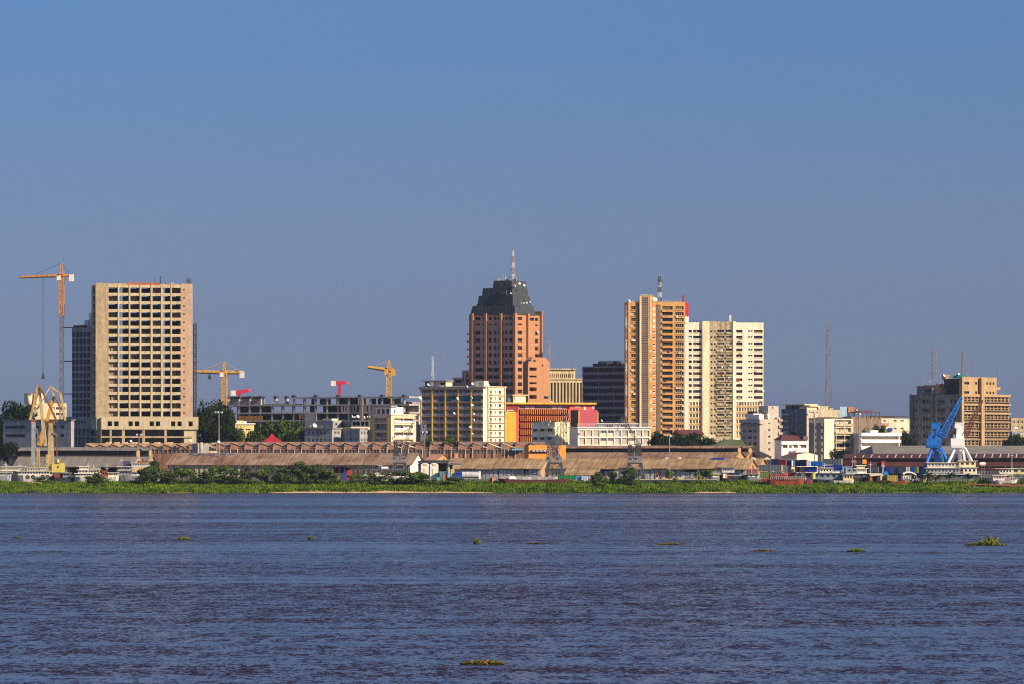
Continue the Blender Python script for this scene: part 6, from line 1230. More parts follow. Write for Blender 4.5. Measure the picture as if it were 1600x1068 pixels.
def slew_crane(label, px, Y, m, house_, tower_, head_, jib_, col_, legs, jm, jr):
    r = thing('portal_crane', label, 'crane', (wx(px, Y), Y, ground(Y) - .2), 0, 'painted slewing harbour cranes'); z = lambda p, q, y=0: pz(r, p, q, Y, y)
    bxx = lambda nm, q, d, mm=m: (lambda mb: (mb.box(z(q[0], 0).x, z(q[1], 0).x, -d, d, z(0, q[3]).z, z(0, q[2]).z), mb.build(nm, mm, r)))(MB())
    mb = MB(); a, c = z(house_[0], house_[3]), z(house_[1], house_[2]); mx_ = (a.x + c.x) / 2; hw = (c.x - a.x) / 2
    mb.frustum((mx_ - hw * .9, mx_ + hw * .9, -2.4, 2.4), (mx_ - hw, mx_ + hw, -2.7, 2.7), a.z, a.z + 1); mb.frustum((mx_ - hw, mx_ + hw, -2.7, 2.7), (mx_ - hw, mx_ + hw * .95, -2.7, 2.5), a.z + 1, c.z); o = mb.build('machine_house', m, r)
    mb = MB(); a, c = z(tower_[0], tower_[3]), z(tower_[1], tower_[2]); mb.frustum((a.x - .2, c.x + .2, -1.4, 1.4), (a.x + .7, c.x - .5, -1, 1), a.z + .003, c.z); mb.build('tower', m, r)
    mb = MB(); a, c = z(head_[0], head_[3]), z(head_[1], head_[2]); mb.frustum((a.x + 1, c.x - .8, -1, 1), (a.x, c.x, -1.3, 1.3), a.z, c.z); mb.box(a.x, a.x + 1.6, -1.2, 1.2, a.z - .8, c.z - .5); mb.build('tower_head', m, r)
    mb = MB(); mb.bar(z(house_[0] + 6, house_[2]), z(tower_[0], head_[3] + 4), .5); mb.box(z(house_[0] + 4, 0).x, z(house_[0] + 9, 0).x, -1, 1, z(0, house_[2]).z + .003, z(0, house_[2] - 6).z); mb.box(z(house_[0] + 7, 0).x, z(tower_[0] - .5, 0).x, -.8, .8, z(0, house_[2] - 4).z, z(0, house_[2] - 12).z); mb.build('counterweight', jm if m is CBLUE else CGREY, r)
    mb = MB(); mb.lattice(z(*jib_[0]), z(*jib_[1]), jib_[2], jib_[3], 13, jr); mb.build('jib', jm, r)
    mb = MB(); mb.bar(z(head_[1] - 2, head_[2] + 3), z(*jib_[1]), .1); mb.bar(z(*jib_[0]), z(tower_[1] - 2, jib_[0][1]), .9); mb.build('stay', STEELD, r)
    a, c = z(col_[0], col_[3]), z(col_[1], col_[2]); mb = MB(); mb.bar(((a.x + c.x) / 2, 0, 0), ((a.x + c.x) / 2, 0, c.z), (c.x - a.x), (c.x - a.x), 12); mb.bar(((a.x + c.x) / 2, 0, c.z - 1), ((a.x + c.x) / 2, 0, c.z + .6), (c.x - a.x) * 1.7, (c.x - a.x) * 1.9, 14); mb.build('pillar', m, r)
    for p, q, y in legs: mb = MB(); mb.bar(z(p[0], p[1], y * .4), z(q[0], q[1], y), .95, .8); mb.build('leg', m, r)
slew_crane('bright blue slewing harbour crane with raised lattice jib', 1463, 1992, CBLUE, (1447, 1469.5, 684, 699), (1460.5, 1470, 660, 698), (1455.5, 1471.5, 659, 666), ((1471, 681), (1502.5, 620), 2.8, .7), (1459.5, 1467.5, 700, 740), [((1456, 700), (1439, 742), -3), ((1472.5, 701), (1483, 726), 3), ((1458, 700), (1449, 742), 3), ((1470, 700), (1476, 745), -3)], CBLUE, .26)
slew_crane('white slewing harbour crane with a dark rusty jib, right of the blue one', 1500, 1996, WHITE2, (1485, 1506.5, 684, 699), (1492.5, 1506.5, 661, 698), (1491.5, 1507.5, 659, 665), ((1507, 681), (1535, 624), 2.2, .6), (1496.5, 1502.5, 700, 742), [((1491, 700), (1480, 723), -3), ((1506.5, 699), (1517, 719), -3), ((1492, 700), (1486, 745), 3), ((1505, 700), (1513, 745), 3)], M('dark_rust_jib', (.17, .07, .045), .8, .2, 1), .2)

# ---------------------------------------------------------------- containers
def container(px0, px1, top, bot, Y, mat, label, al=77, endm=None, stripe=None):
    """px0 = left end of the long side, px1 = corner; the short door end is turned to the right"""
    b = Bld('cargo_container', label, 'container', px1, Y, al, 'cargo containers stacked on the quay', z0=wz(bot, Y)); L = b.uL(px0); H = wz(top, Y) - wz(bot, Y) - .03; W = 2.44
    mb = MB(); n = max(6, int(L / .6))
    for i in range(n): y = L * i / n; d = L / n; mb.quad((0, y, .15), (0, y + d * .5, .15), (0, y + d * .5, H - .15), (0, y, H - .15)); mb.quad((.07, y + d * .5, .15), (.07, y + d, .15), (.07, y + d, H - .15), (.07, y + d * .5, H - .15)); mb.quad((0, y + d * .5, .15), (.07, y + d * .5, .15), (.07, y + d * .5, H - .15), (0, y + d * .5, H - .15)); mb.quad((.07, y + d, .15), (0, y + d, .15), (0, y + d, H - .15), (.07, y + d, H - .15))
    mb.box(.08, W, .05, L - .05, .05, H - .02)
    for y in (0, L - .12): mb.box(-.03, .1, y, y + .12, 0, H)
    mb.box(-.02, .09, .12, L - .12, 0, .16); mb.box(-.02, .09, .12, L - .12, H - .14, H); mb.build('body', mat, b.root)
    mb = MB(); mb.box(.12, W * .49, -.06, .045, .12, H - .1); mb.box(W * .51, W - .05, -.06, .045, .12, H - .1)
    dr = mb.build('door', endm or mat, b.root)
    for q in (.3, .7): m2 = MB(); m2.bar((W * q, -.1, .2), (W * q, -.1, H - .2), .08); m2.build('lock_bar', STEEL, dr)
    if stripe: b.part('white_stripe', stripe, (.1, W * .34, -.16, -.12, .1, H - .1))
    return b
C_ = 'in the container stack'
for a in [(1185, 1221, 725, 735.6, 1992, CGREY, 'grey container with a cream end, longest at the left of the container stack', 77, CREAM), (1187, 1203, 736, 746.5, 1990, CGREEN2, 'faded green container below the long grey one', 84, CGREEN2), (1203.5, 1222, 736, 746.5, 1991, CGREY, 'grey container beside the faded green one under the long grey one', 77, CREAM),
          (1205, 1217.5, 716, 725.6, 2012, NAVY, 'navy container behind the top of the long grey one', 80, NAVY), (1216, 1227.5, 717.3, 725.6, 2004, CRED, 'red container on top, right of the navy one behind', 72, CRED),
          (1229.5, 1236.5, 718.2, 727.5, 1994, NAVY, 'navy container with bright blue white striped end, on top', 58, CBLUE, WHITE2), (1230.5, 1236.5, 728, 736.6, 1994, CGREY, 'grey container with a cream end under the striped blue one', 58, CREAM), (1231.5, 1243, 737, 746, 1994, CRED, 'red container at the bottom under the cream ended grey one', 80, CGREY),
          (1242.5, 1249.5, 728, 736.6, 1999, MAROON, 'maroon container between the cream ended grey one and the dark grey one', 75, MAROON), (1242.5, 1249.5, 717.5, 727.5, 2000, NAVY, 'dark navy container on top of the maroon one', 75, NAVY), (1250, 1259, 717, 727.5, 1998, M('deep_navy_paint', (.012, .018, .07), .6, .2, .8), 'deepest navy container on top in the middle of the stack', 70, NAVY), (1249.5, 1258, 728, 736.6, 1998, DARKG, 'dark grey container in the middle row of the stack', 70, DARKG), (1244, 1252, 737, 746, 1996, BLUEG, 'slate container in the bottom row beside the red one', 75, BLUEG),
          (1266, 1285, 719.3, 727.4, 1996, CBLUE, 'bright blue container with a white end stripe, on the right of the stack', 80, CBLUE), (1260.5, 1265.5, 718.8, 727.4, 1990, WHITE2, 'white ended short container left of the bright blue one', 80, WHITE2), (1260.5, 1275, 728, 736.6, 1997, ROYAL, 'royal blue container under the bright blue one', 77, ROYAL), (1258, 1271, 737, 746, 1998, MAROON, 'maroon container at the bottom under the royal blue one', 77, MAROON),
          (1285, 1315, 715.5, 725.2, 2003, M('slate_container_paint', (.17, .19, .21), .65, .15, .7), 'long slate container on top right of the stack beside the depot', 79, CREAM), (1286, 1315, 725.5, 735.6, 2003, ROYAL, 'long blue container under the long slate one', 79, ROYAL), (1316, 1330, 727.5, 736.5, 2000, SKYB, 'light blue container left of the white riverboat bridge', 80, SKYB), (1317.5, 1343, 717, 727, 2008, MAROON, 'dark maroon container under the left end of the depot roof', 80, MAROON),
          (1356, 1372, 728.2, 737, 2034, BLUEG, 'slate container under the depot roof, leftmost', 80, WHITE), (1373, 1381, 728.2, 738, 2034, NAVY, 'navy container under the depot roof', 80, NAVY), (1384, 1392, 728.2, 738, 2034, ROYAL, 'royal blue container under the depot roof', 80, ROYAL), (1392.5, 1402, 728.2, 738, 2035, M('blue_grey_container', (.08, .12, .2), .6, .2, .8), 'blue grey container under the depot roof', 80, NAVY), (1403, 1415, 728.5, 737.5, 2034, BLUEG, 'longer slate container under the depot roof', 80, BLUEG), (1416, 1421, 728.3, 738, 2034, CREAM2, 'cream container under the depot roof', 80, CREAM2), (1422, 1428, 728.3, 738, 2034, M('vivid_blue_paint', (.02, .08, .6), .5, .1, .8), 'vivid blue container under the depot roof', 80, ROYAL), (1429, 1434, 728.3, 738, 2034, CGREEN2, 'pale green container under the depot roof, rightmost', 80, CREAM2),
          (869, 899, 742, 748.5, 1988, CGREEN, 'green tarpaulin covered stack in front of the second lattice crane', 86, CGREEN), (899.5, 908, 742.2, 748.5, 1988, SKYB, 'blue covered bin right of the green tarpaulin', 84, SKYB), (908.5, 918, 742.2, 748.8, 1987, M('pale_blue_tarp', (.55, .66, .8), .7, .1, .8), 'pale blue covered bin, right of the green tarpaulin and the blue bin', 84, WHITE2)]: container(*a)

# ---------------------------------------------------------------- boats
def boat(name, label, px0, px1, deck, keel, Y, hullm, tiers=(), masts=(), al=4, beam=6, cat='boat', group=None, funnel=(), rails=(), bow=.12):
    b = Bld(name, label, cat, px0, Y, al, group, z0=max(wz(keel, Y), bank(wx((px0 + px1) / 2, Y), Y) - .4)); L = b.uR(px1); D = b.z(deck)
    mb = MB(); n = 12; top, bt = [], []
    for i in range(n + 1):
        t = i / n; k = min(1, (t / bow) ** .5 if bow else 1, ((1 - t) / bow) ** .5 if bow else 1); sheer = .5 * (abs(t - .5) * 2) ** 2
        for s in (-1, 1): top.append((L * t, beam / 2 + s * beam / 2 * max(k, .08), D + sheer)); bt.append((L * (t * .92 + .04), beam / 2 + s * beam * .42 * max(k, .06), 0))
    mb.v = top + bt; N = 2 * (n + 1)
    for i in range(n): a = 2 * i; mb.f += [(a, a + 2, N + a + 2, N + a), (a + 1, N + a + 1, N + a + 3, a + 3), (a, a + 1, a + 3, a + 2)]
    mb.f += [(0, N, N + 1, 1), (2 * n, 2 * n + 1, N + 2 * n + 1, N + 2 * n)]; mb.mi = [0] * len(mb.f); mb.build('hull', hullm, b.root)
    for k, t in enumerate(tiers):
        p0, p1, a, c, m = t[:5]; nw = t[5] if len(t) > 5 else 0; roofm = t[6] if len(t) > 6 else None; ins = .5 + .4 * k
        h = b.holes('R', cols(p0 + .8, p1 - .8, nw, .22, .78), [(a + (c - a) * .25, a + (c - a) * .58)]) if nw else []
        cb = b.block('cabin', m, b.uR(p0), b.uR(p1), ins, beam - ins, b.z(c), b.z(a), h, [(ins + .5, ins + 1.5, b.z(a + (c - a) * .6), b.z(a + (c - a) * .25))] if nw else [], .25, .05)
        rt0, b.root = b.root, cb; b.wins('R', h, .2, ins, (GLASS, SHADE, GLASS2), FRAMED, 1); b.root = rt0
        if roofm: b.part('deck_roof', roofm, (b.uR(p0) - .6, b.uR(p1) + .6, ins - .7, beam - ins + .5, b.z(a) + .003, b.z(a) + .22))
    for p, t in masts: mb = MB(); x = b.uR(p); mb.bar((x, beam / 2, D), (x, beam / 2, b.z(t)), .22, .14); mb.box(x - .7, x + .7, beam / 2 - .05, beam / 2 + .05, b.z(t) - 1.2, b.z(t) - 1.05); mb.build('mast', STEELP, b.root)
    for p, q, t, bt_, m in funnel: mb = MB(); mb.frustum((b.uR(p), b.uR(q), beam * .35, beam * .65), (b.uR(p) + .1, b.uR(q) - .1, beam * .37, beam * .63), b.z(bt_), b.z(t)); mb.build('funnel', m, b.root)
    for p, q, y_ in rails:
        mb = MB(); n = max(3, int((q - p) / 3)); 
        for i in range(n + 1): x = b.uR(p + (q - p) * i / n); mb.box(x - .06, x + .06, .25, .37, b.z(y_), b.z(y_) + 1.0)
        mb.box(b.uR(p), b.uR(q), .22, .4, b.z(y_) + 1.0, b.z(y_) + 1.09); mb.box(b.uR(p), b.uR(q), .26, .36, b.z(y_) + .5, b.z(y_) + .57); mb.build('railing', STEELP, b.root)
    return b
GB = 'boats moored behind the grass bank'
boat('riverboat', 'pale grey riverboat cut by the left edge of the photo', -20, 18, 742, 752, 1984, BOATG, [(-20, 17, 738, 742.5, BOATW, 4, BOATW)], [(10, 722)], group=GB)
boat('riverboat', 'white two deck riverboat at far left with a long gallery of windows', 0, 41, 741, 752, 1990, BOATW, [(1, 40, 734.5, 741, BOATW, 9, CREAM2), (3, 38, 728.5, 734.2, CREAM2, 8, BOATW)], [(8, 720), (31, 722)], group=GB, rails=((0, 40, 734.2),))
boat('riverboat', 'white riverboat with rusty rail and black tyres, below the old cranes', 26, 82, 742, 752, 1986, BOATW, [(28, 78, 735.5, 742, BOATW, 11, CREAM2), (42, 72, 729.5, 735.2, BOATW, 7, CREAM)], [(54, 718)], group=GB, rails=((30, 78, 735.2),))
for i, (p, q) in enumerate(((43, 744), (51.5, 743.8), (66.5, 743.6), (74.5, 743.6))):
    t = ['leftmost black drum fender on the white riverboat below the old cranes', 'second black drum fender from the left on the same white riverboat', 'third black drum fender, right of the gap, on the white riverboat', 'rightmost black drum fender on the white riverboat below the old cranes'][i]
    r = thing('drum_fender', t, 'fender', tuple(P3(p, q, 1983)), 0, 'black drum fenders'); mb = MB(); mb.bar((0, -.4, -.1), (0, .6, -.1), 1.7, 1.7, 14); mb.build('drum', HULLD, r); mb = MB(); mb.bar((0, -.45, -.1), (0, -.41, -.1), .9, .9, 12); mb.build('hub', DARKG, r)
boat('barge', 'dark low barge with a red stripe in front of the yellow cabin', 78, 118, 745, 752, 1985, HULLD, [(84, 94, 740, 745, HULLR, 0), (98, 110, 738.5, 745, BOATG, 3, GREY)], [(104, 733)], group=GB)
boat('riverboat', 'white passenger launch with a low sloped canopy, left of the red striped boat', 115, 146, 744, 752, 1984, BOATW, [(118, 143, 739, 744, BOATW, 6, WHITE2)], [(138, 722)], group=GB, bow=.3)
boat('riverboat', 'cream riverboat with an upper wheelhouse behind the white passenger launch', 119, 158, 740, 752, 1992, BOATW, [(122, 156, 733.5, 740, CREAM2, 7, CREAM2), (124, 138, 728, 733.2, BOATW, 4, CREAM2), (140, 155, 730.5, 733.2, BOATW, 0, BOATW)], [(167, 726), (146, 724)], group=GB)
boat('riverboat', 'small boat with rust red topsides between the cream riverboat and the grey ferry', 156, 186, 744, 752, 1987, BOATW, [(159, 168, 734, 744, HULLR, 2), (169, 184, 738, 744, CREAM2, 4, BOATW)], [(167, 722)], group=GB)
boat('ferry', 'big grey ferry with long white upper deck and blue screen behind the tallest bush', 183, 252, 742, 752, 1991, BOATG, [(184, 206, 735, 742, BOATG, 4, GREY), (206, 248, 737, 742, BOATW, 6, GREY), (184, 204, 728.5, 734.6, GREY, 4, BOATW), (206, 244, 722.8, 728.5, BOATW, 10, CREAM), (192, 205, 719.5, 728, M('navy_screen', (.06, .07, .14), .6, .2, 1), 0)], [(190, 714), (221, 715)], group=GB, rails=((206, 246, 728.6),), funnel=((214, 243, 719.5, 722.5, MAROON),))
boat('launch', 'white launch with long dark canopy and white top cabin under the first lattice crane', 581, 640, 743, 752, 1988, BOATW, [(586, 612, 737.5, 743, BOATW, 6), (596, 607, 728, 731.2, WHITE2, 0)], [(596, 722), (593, 722)], group=GB, bow=.3)
b = Bld('boat_canopy', 'long dark flat canopy on thin posts over the white launch', 'canopy', 579, 1988.5, 4); b.part('roof', DARKG, (0, b.uR(632), .5, 5, b.z(732.7), b.z(731.5))); b.part('post', STEELD, *[(b.uR(p), b.uR(p) + .15, .7, .85, 0, b.z(732.7) - .003) for p in (582, 594, 606, 618, 630)])
boat('push_boat', 'grey push boat with a pale two window bridge near the ochre gables', 1124, 1172, 742.5, 750, 1986, HULLD, [(1130, 1157, 738.3, 742.5, M('pale_blue_boat_paint', (.33, .40, .47), .65, .2, .8), 3, NAVY), (1129, 1148, 730, 738, BOATW, 7, CGREY)], [(1176, 700)], group=GB)
b = Bld('deck_crate', 'white and orange upright cabinet on the deck of the grey push boat', 'cabinet', 1130, 1985, 10); b.block('body', WHITE, 0, .8, 0, 1, b.z(746), b.z(739)); b.part('side', ORANGE2, (.803, 1.6, 0, 1, b.z(746), b.z(739)))
boat('barge', 'small pale hut barge left of the grey push boat', 1108, 1126, 744.5, 751, 1984, BOATG, [(1111, 1123, 740, 744.5, CREAM2, 2, CREAM2)], group=GB)
boat('barge', 'white sided work barge right of the grey push boat', 1164, 1188, 744, 751, 1985, BOATG, [(1169, 1186, 739.8, 746, BOATW, 2, GREY)], group=GB)
boat('barge', 'rusty red barge with a long red deckhouse before the container stack', 1199, 1258, 750, 758, 1966, HULLR, [(1204, 1226, 739.8, 748, HULLR, 5), (1224, 1232, 738, 749, M('coral_paint', (.55, .12, .08), .7, .2, 1), 2), (1205, 1256, 748.2, 750.4, HULLR, 8)], group=GB, rails=((1204, 1256, 748),), bow=.1)
boat('barge', 'wrecked dark red barge with broken bow right of the rusty red one', 1240, 1272, 749.5, 757, 1972, MAROON, [(1249, 1256, 745, 749.5, CRED, 1), (1247.5, 1251, 745.5, 749.5, CYEL, 0)], [(1260, 742)], group=GB, bow=.3)
boat('push_boat', 'blue grey push boat with white bridge and flat roof right of the container stack', 1268, 1322, 748.5, 755, 1978, HULLD, [(1270, 1318, 739, 748.5, M('blue_grey_boat', (.20, .25, .33), .65, .25, .8), 5, HULLD), (1281, 1301, 730.5, 738.6, BOATW, 4, CREAM2)], [(1290, 722), (1303, 732)], group=GB, rails=((1302, 1318, 738.6),))
b = Bld('lime_tank', 'lime green tank standing at the left end of the blue grey push boat', 'tank', 1269.5, 1977, 12); mb = MB(); mb.bar((.6, .8, b.z(747)), (.6, .8, b.z(738)), 1.5, 1.5, 12); mb.build('drum', M('lime_paint', (.5, .55, .12)), b.root)
boat('barge', 'flat pale barge with a cream box cabin in front of the white riverboat', 1296, 1336, 749.8, 755, 1975, BOATW, [(1318, 1333, 741, 749.5, CREAM, 3, GREY)], group=GB)
boat('riverboat', 'white riverboat with stacked cream bridge, red masts and pale side house', 1320, 1378, 745, 754, 1984, HULLD, [(1324, 1377, 739.3, 745, DARKG, 6, BOATW), (1322, 1340, 730.5, 739, BOATG, 2), (1337, 1355, 731.2, 739, BOATW, 5, CREAM2), (1340, 1352, 726.5, 730.8, CREAM2, 4, WHITE2)], [(1334, 715), (1337.5, 716), (1362, 720), (1382, 723)], group=GB)
boat('ferry', 'open decked ferry with orange panels and a cream awning, beside the yellow container', 1352, 1380, 750, 756, 1980, MAROON, [(1360, 1363, 741.5, 750, ORANGE2, 0), (1373, 1375, 741.5, 750, ORANGE, 0), (1376.5, 1380, 740, 750, CREAM2, 0)], group=GB)
b = Bld('awning', 'sloping cream awning over the open decked ferry', 'awning', 1360, 1980, 4); mb = MB(); w_ = b.uR(1380); mb.add([(0, 0, b.z(742)), (w_, 0, b.z(740.3)), (w_, 4, b.z(738.2)), (0, 4, b.z(739.8)), (0, 0, b.z(742) - .25), (w_, 0, b.z(740.3) - .25)], [(0, 1, 2, 3), (0, 4, 5, 1)]); mb.build('sheet', CREAM2, b.root); b.part('post', STEELD, *[(x, x + .15, .2, .35, 0, b.z(742) - .3) for x in (.4, w_ / 2, w_ - .5)])
boat('barge', 'red hulled barge carrying a yellow container', 1386, 1420, 751, 756, 1972, HULLR, [], group=GB, bow=.16)
container(1386, 1402, 741.4, 751, 1973, CYEL, 'yellow container standing on the red hulled barge', 84, CYEL); container(1378, 1386, 742, 750, 1976, M('olive_container', (.22, .24, .13), .7, .2, .8), 'dull olive container left of the yellow one', 80, CGREEN2)
b = Bld('blue_tarp_pile', 'bright blue tarpaulin heap above the olive container', 'tarpaulin', 1381, 1982, 8); mb = MB(); mb.frustum((0, b.uR(1389), 0, 3), (.5, b.uR(1387), .6, 2.4), b.z(741), b.z(735.6)); mb.build('sheet', CBLUE, b.root)
boat('launch', 'small white launch with a curved white roof, left of the palms', 1402, 1434, 748.5, 755, 1978, BOATG, [(1411, 1424, 742, 748, BOATW, 3)], [(1381, 722)], group=GB, bow=.3)
b = Bld('boat_canopy', 'curved white canopy over the small white launch', 'canopy', 1411, 1978.6, 4); mb = MB(); w_ = b.uR(1432)
for i in range(8): t0, t1 = i / 8, (i + 1) / 8; h = lambda t: b.z(739.2) + 1.6 * (1 - (2 * t - .9) ** 2) * .55; mb.add([(w_ * t0, .3, h(t0)), (w_ * t1, .3, h(t1)), (w_ * t1, 4.5, h(t1)), (w_ * t0, 4.5, h(t0)), (w_ * t0, .3, h(t0) - .5), (w_ * t1, .3, h(t1) - .5)], [(0, 1, 2, 3), (0, 4, 5, 1)])
mb.build('roof', WHITE2, b.root); b.part('post', STEELP, *[(x, x + .15, .6, .75, 0, b.z(740.4)) for x in (.6, w_ * .6, w_ - .8)])
boat('riverboat', 'large cream and white three deck riverboat beneath the blue and white cranes', 1440, 1532, 748.5, 756, 1986, BOATG, [(1446, 1530, 740.5, 748.3, M('dim_boat_gallery', (.12, .12, .14), .7, .3, .8), 12, BOATW), (1448, 1500, 730.5, 740.2, BOATG, 9, BOATW), (1506, 1527, 729.5, 740.2, CREAM2, 3, BOATW), (1450, 1494, 722.3, 730.2, BOATW, 8, CREAM), (1500, 1526, 719.5, 729.2, CREAM, 3, CREAM2)], [(1472, 701), (1505, 712), (1518, 713)], group=GB, rails=((1446, 1530, 740.2), (1450, 1500, 730.2)), beam=8)
b = Bld('lifeboat', 'white lifeboat hung right of the cream riverboat bridge', 'lifeboat', 1531, 1990, 4); mb = MB(); w_ = b.uR(1541); zc = b.z(723.5); mb.frustum((.5, w_ - .4, .3, 1.7), (0, w_, 0, 2), zc - .6, zc + .15); mb.frustum((0, w_, 0, 2), (.5, w_ - .5, .5, 1.5), zc + .153, zc + .6); mb.build('hull', WHITE2, b.root); b.part('davit', STEEL, (w_ * .3, w_ * .3 + .2, 1, 1.2, 0, zc - .6), (w_ * .7, w_ * .7 + .2, 1, 1.2, 0, zc - .6))
boat('riverboat', 'long riverboat with a grey lower gallery and yellow green end at the right edge', 1524, 1625, 746.5, 754, 1992, HULLD, [(1530, 1562, 732, 746, M('dim_boat_gallery', (.12, .12, .14)), 7, HULLR), (1557, 1582, 731.5, 740, BOATW, 5, CREAM), (1582, 1625, 731, 740, M('yellow_green_boat', (.62, .58, .28), .7, .15, .8), 4, BOATW), (1562, 1620, 741, 747, DARKG, 5)], [(1583.5, 706)], group=GB, beam=7)
boat('launch', 'small cream launch with flat roof and many windows at lower right', 1549, 1592, 749.8, 754, 1978, BOATW, [(1552, 1571, 742, 749.8, BOATW, 7, CREAM2), (1571, 1580, 741.5, 749.8, BROWN, 1, CREAM2)], [(1584, 735)], group=GB, bow=.25, rails=((1572, 1592, 749.5),))
boat('canoe', 'overturned pale canoe lying before the small cream launch', 1556, 1567, 752.2, 755.5, 1974, BOATG, group=GB, bow=.5, beam=1.5)
boat('barge', 'long dark red sheet pile barge below the tan roofed shed', 778, 892, 748.6, 754, 1976, MAROON, group=GB, bow=.03, beam=5)
boat('canoe', 'long dark canoe at the waters edge far left', 44, 64, 767.3, 769.5, 1950.5, HULLD, group=None, bow=.5, beam=1.3)
# ---------------------------------------------------------------- quay clutter
b = Bld('sheet_fence', 'grey corrugated sheet fence above the long dark red barge', 'fence', 784, 1984, 2)
for i in range(11): x = b.uR(784 + 8 * i); b.part('sheet', TIN if i % 3 else GREY, (x, x + 1.9, 0 + .05 * (i % 2), .08 + .05 * (i % 2), 0, b.z(742.6 + .7 * ((i * 7) % 3))))
b = Bld('white_cover', 'white plastic cover on the grey sheet fence', 'cover', 795, 1982, 5); mb = MB(); mb.frustum((0, b.uR(806), 0, 2), (.5, b.uR(805), .5, 1.5), b.z(747.5), b.z(743.2)); mb.build('sheet', WHITE2, b.root)
b = Bld('brick_hut', 'small brick coloured hut at the left end of the dark red barge', 'hut', 769, 1979, 30); b.block('wall', TERRA, 0, 2, 0, 1.8, 0, b.z(746.5)); mb = MB(); mb.frustum((-.2, 2.2, -.2, 2), (.6, 1.4, .6, 1.2), b.z(746.5) + .003, b.z(744.3)); mb.build('roof', BRICK, b.root)
for p0, lb in ((658, 'left white arched tank under the dark shelter'), (672, 'right white arched tank under the dark shelter')):
    b = Bld('storage_tank', lb, 'tank', p0, 1997, 6, 'white arched tanks'); mb = MB(); w_ = b.uR(p0 + 13); zt_ = b.z(726); prev = None; pts = [(0, 0)] + [(w_ / 2 - w_ / 2 * math.cos(math.pi * i / 10), zt_ + .9 * math.sin(math.pi * i / 10)) for i in range(11)] + [(w_, 0)]
    mb.poly([(x, 0, q) for x, q in pts]); mb.poly([(x, 3, q) for x, q in pts])
    for i in range(len(pts) - 1): p, q = pts[i], pts[i + 1]; mb.quad((p[0], 0, p[1]), (q[0], 0, q[1]), (q[0], 3, q[1]), (p[0], 3, p[1]))
    mb.build('shell', WHITE, b.root); b.part('arch_panel', M('yellow_panel', (.60, .52, .28), .7, .1, 1), (w_ * .3, w_ * .75, -.1, -.003, zt_ - .2, zt_ + .55)); b.part('door', CREAM2, (w_ * .3, w_ * .7, -.1, -.003, .2, zt_ - 1.2))
b = Bld('loading_crate', 'tall pale crate left of the blue lorry', 'crate', 704.5, 1994, 10); b.part('body', M('plywood', (.55, .40, .26), .8, .2, 1), (0, 1.4, 0, 1.4, 0, b.z(732))); b.part('batten', BROWN, (-.05, .15, -.06, -.003, 0, b.z(732)), (1.25, 1.45, -.06, -.003, 0, b.z(732)))
def lorry(px0, px1, top, Y, cabm, bodym, label, cab_left=True, al=6, tank=False):
    b = Bld('lorry', label, 'lorry', px0, Y, al, z0=max(bank(wx(px0, Y), Y), 0)); L = b.uR(px1); H = b.z(top); c0, c1 = (0, L * .28) if cab_left else (L * .72, L); b0, b1 = (L * .3, L) if cab_left else (0, L * .7)
    mb = MB(); mb.box(c0, c1, 0, 2.2, .6, H * .6); mb.frustum((c0, c1, 0, 2.2), (c0 + .2, c1 - .1, .15, 2.05), H * .6, H * .88); mb.build('cab', cabm, b.root); b.part('windscreen', GLASS, (c0 + .4, c1 - .4, -.01, .06, H * .62, H * .8))
    if tank: mb = MB(); mb.bar((b0, 1.1, H * .6), (b1, 1.1, H * .6), H * .62, H * .62, 14); mb.build('tank', bodym, b.root); b.part('end_plate', WHITE2, (b1 + .01, b1 + .8, .2, 2, .8, H * .95))
    else: b.part('cargo_box', bodym, (b0, b1, -.05, 2.3, .9, H))
    b.part('chassis', HULLD, (0, L, .2, 2, .45, .6))
    for x in (c0 + .8, b0 + 1, b1 - 1.1, b1 - .3):
        for y in (-.05, 2.0): mb = MB(); mb.bar((x, y, .45), (x, y + .25, .45), .95, .95, 12); wh_ = mb.build('wheel', HULLD, b.root); m2 = MB(); m2.bar((x, y - .03, .45), (x, y + .28, .45), .45, .45, 10); m2.build('hub', CGREY, wh_)
    return b
lorry(711, 748, 734.5, 1993, ROYAL, M('pale_grey_tank', (.55, .55, .56), .6, .1, 1), 'blue lorry with a long pale grey tank under the tan roofed shed', tank=True)
lorry(538, 551, 733.5, 1988, ROYAL, CRED, 'small blue and red van before the rusty open shed', al=10)
b = Bld('debris_bin', 'green overturned bin beside the white arched tanks', 'bin', 682, 1991, 20); mb = MB(); mb.bar((.2, .7, .9), (2, .7, 1.3), 1.9, 1.5, 10); mb.build('shell', M('sea_green_paint', (.05, .32, .22), .6, .2, 1), b.root)
for p0, p1, t, m, lb in ((687, 700, 736, M('teal_paint', (.06, .24, .28), .6, .2, 1), 'low teal container right of the overturned green bin'), (692, 696, 739, M('brick_red_box', (.42, .14, .08), .7, .2, 1), 'small brick red box in front of the teal container'), (699.5, 703.5, 738.5, SKYB, 'small sky blue box at the right end of the teal container')):
    b = Bld('storage_box', lb, 'box', p0, 1995 - (2 if p1 - p0 < 6 else 0) * 2, 8, 'boxes beside the arched tanks'); w_ = b.uR(p1); b.part('body', m, (0, w_, 0, 1.6, 0, b.z(t))); b.part('lid', m, (-.08, w_ + .08, -.08, 1.68, b.z(t) + .003, b.z(t) + .15))
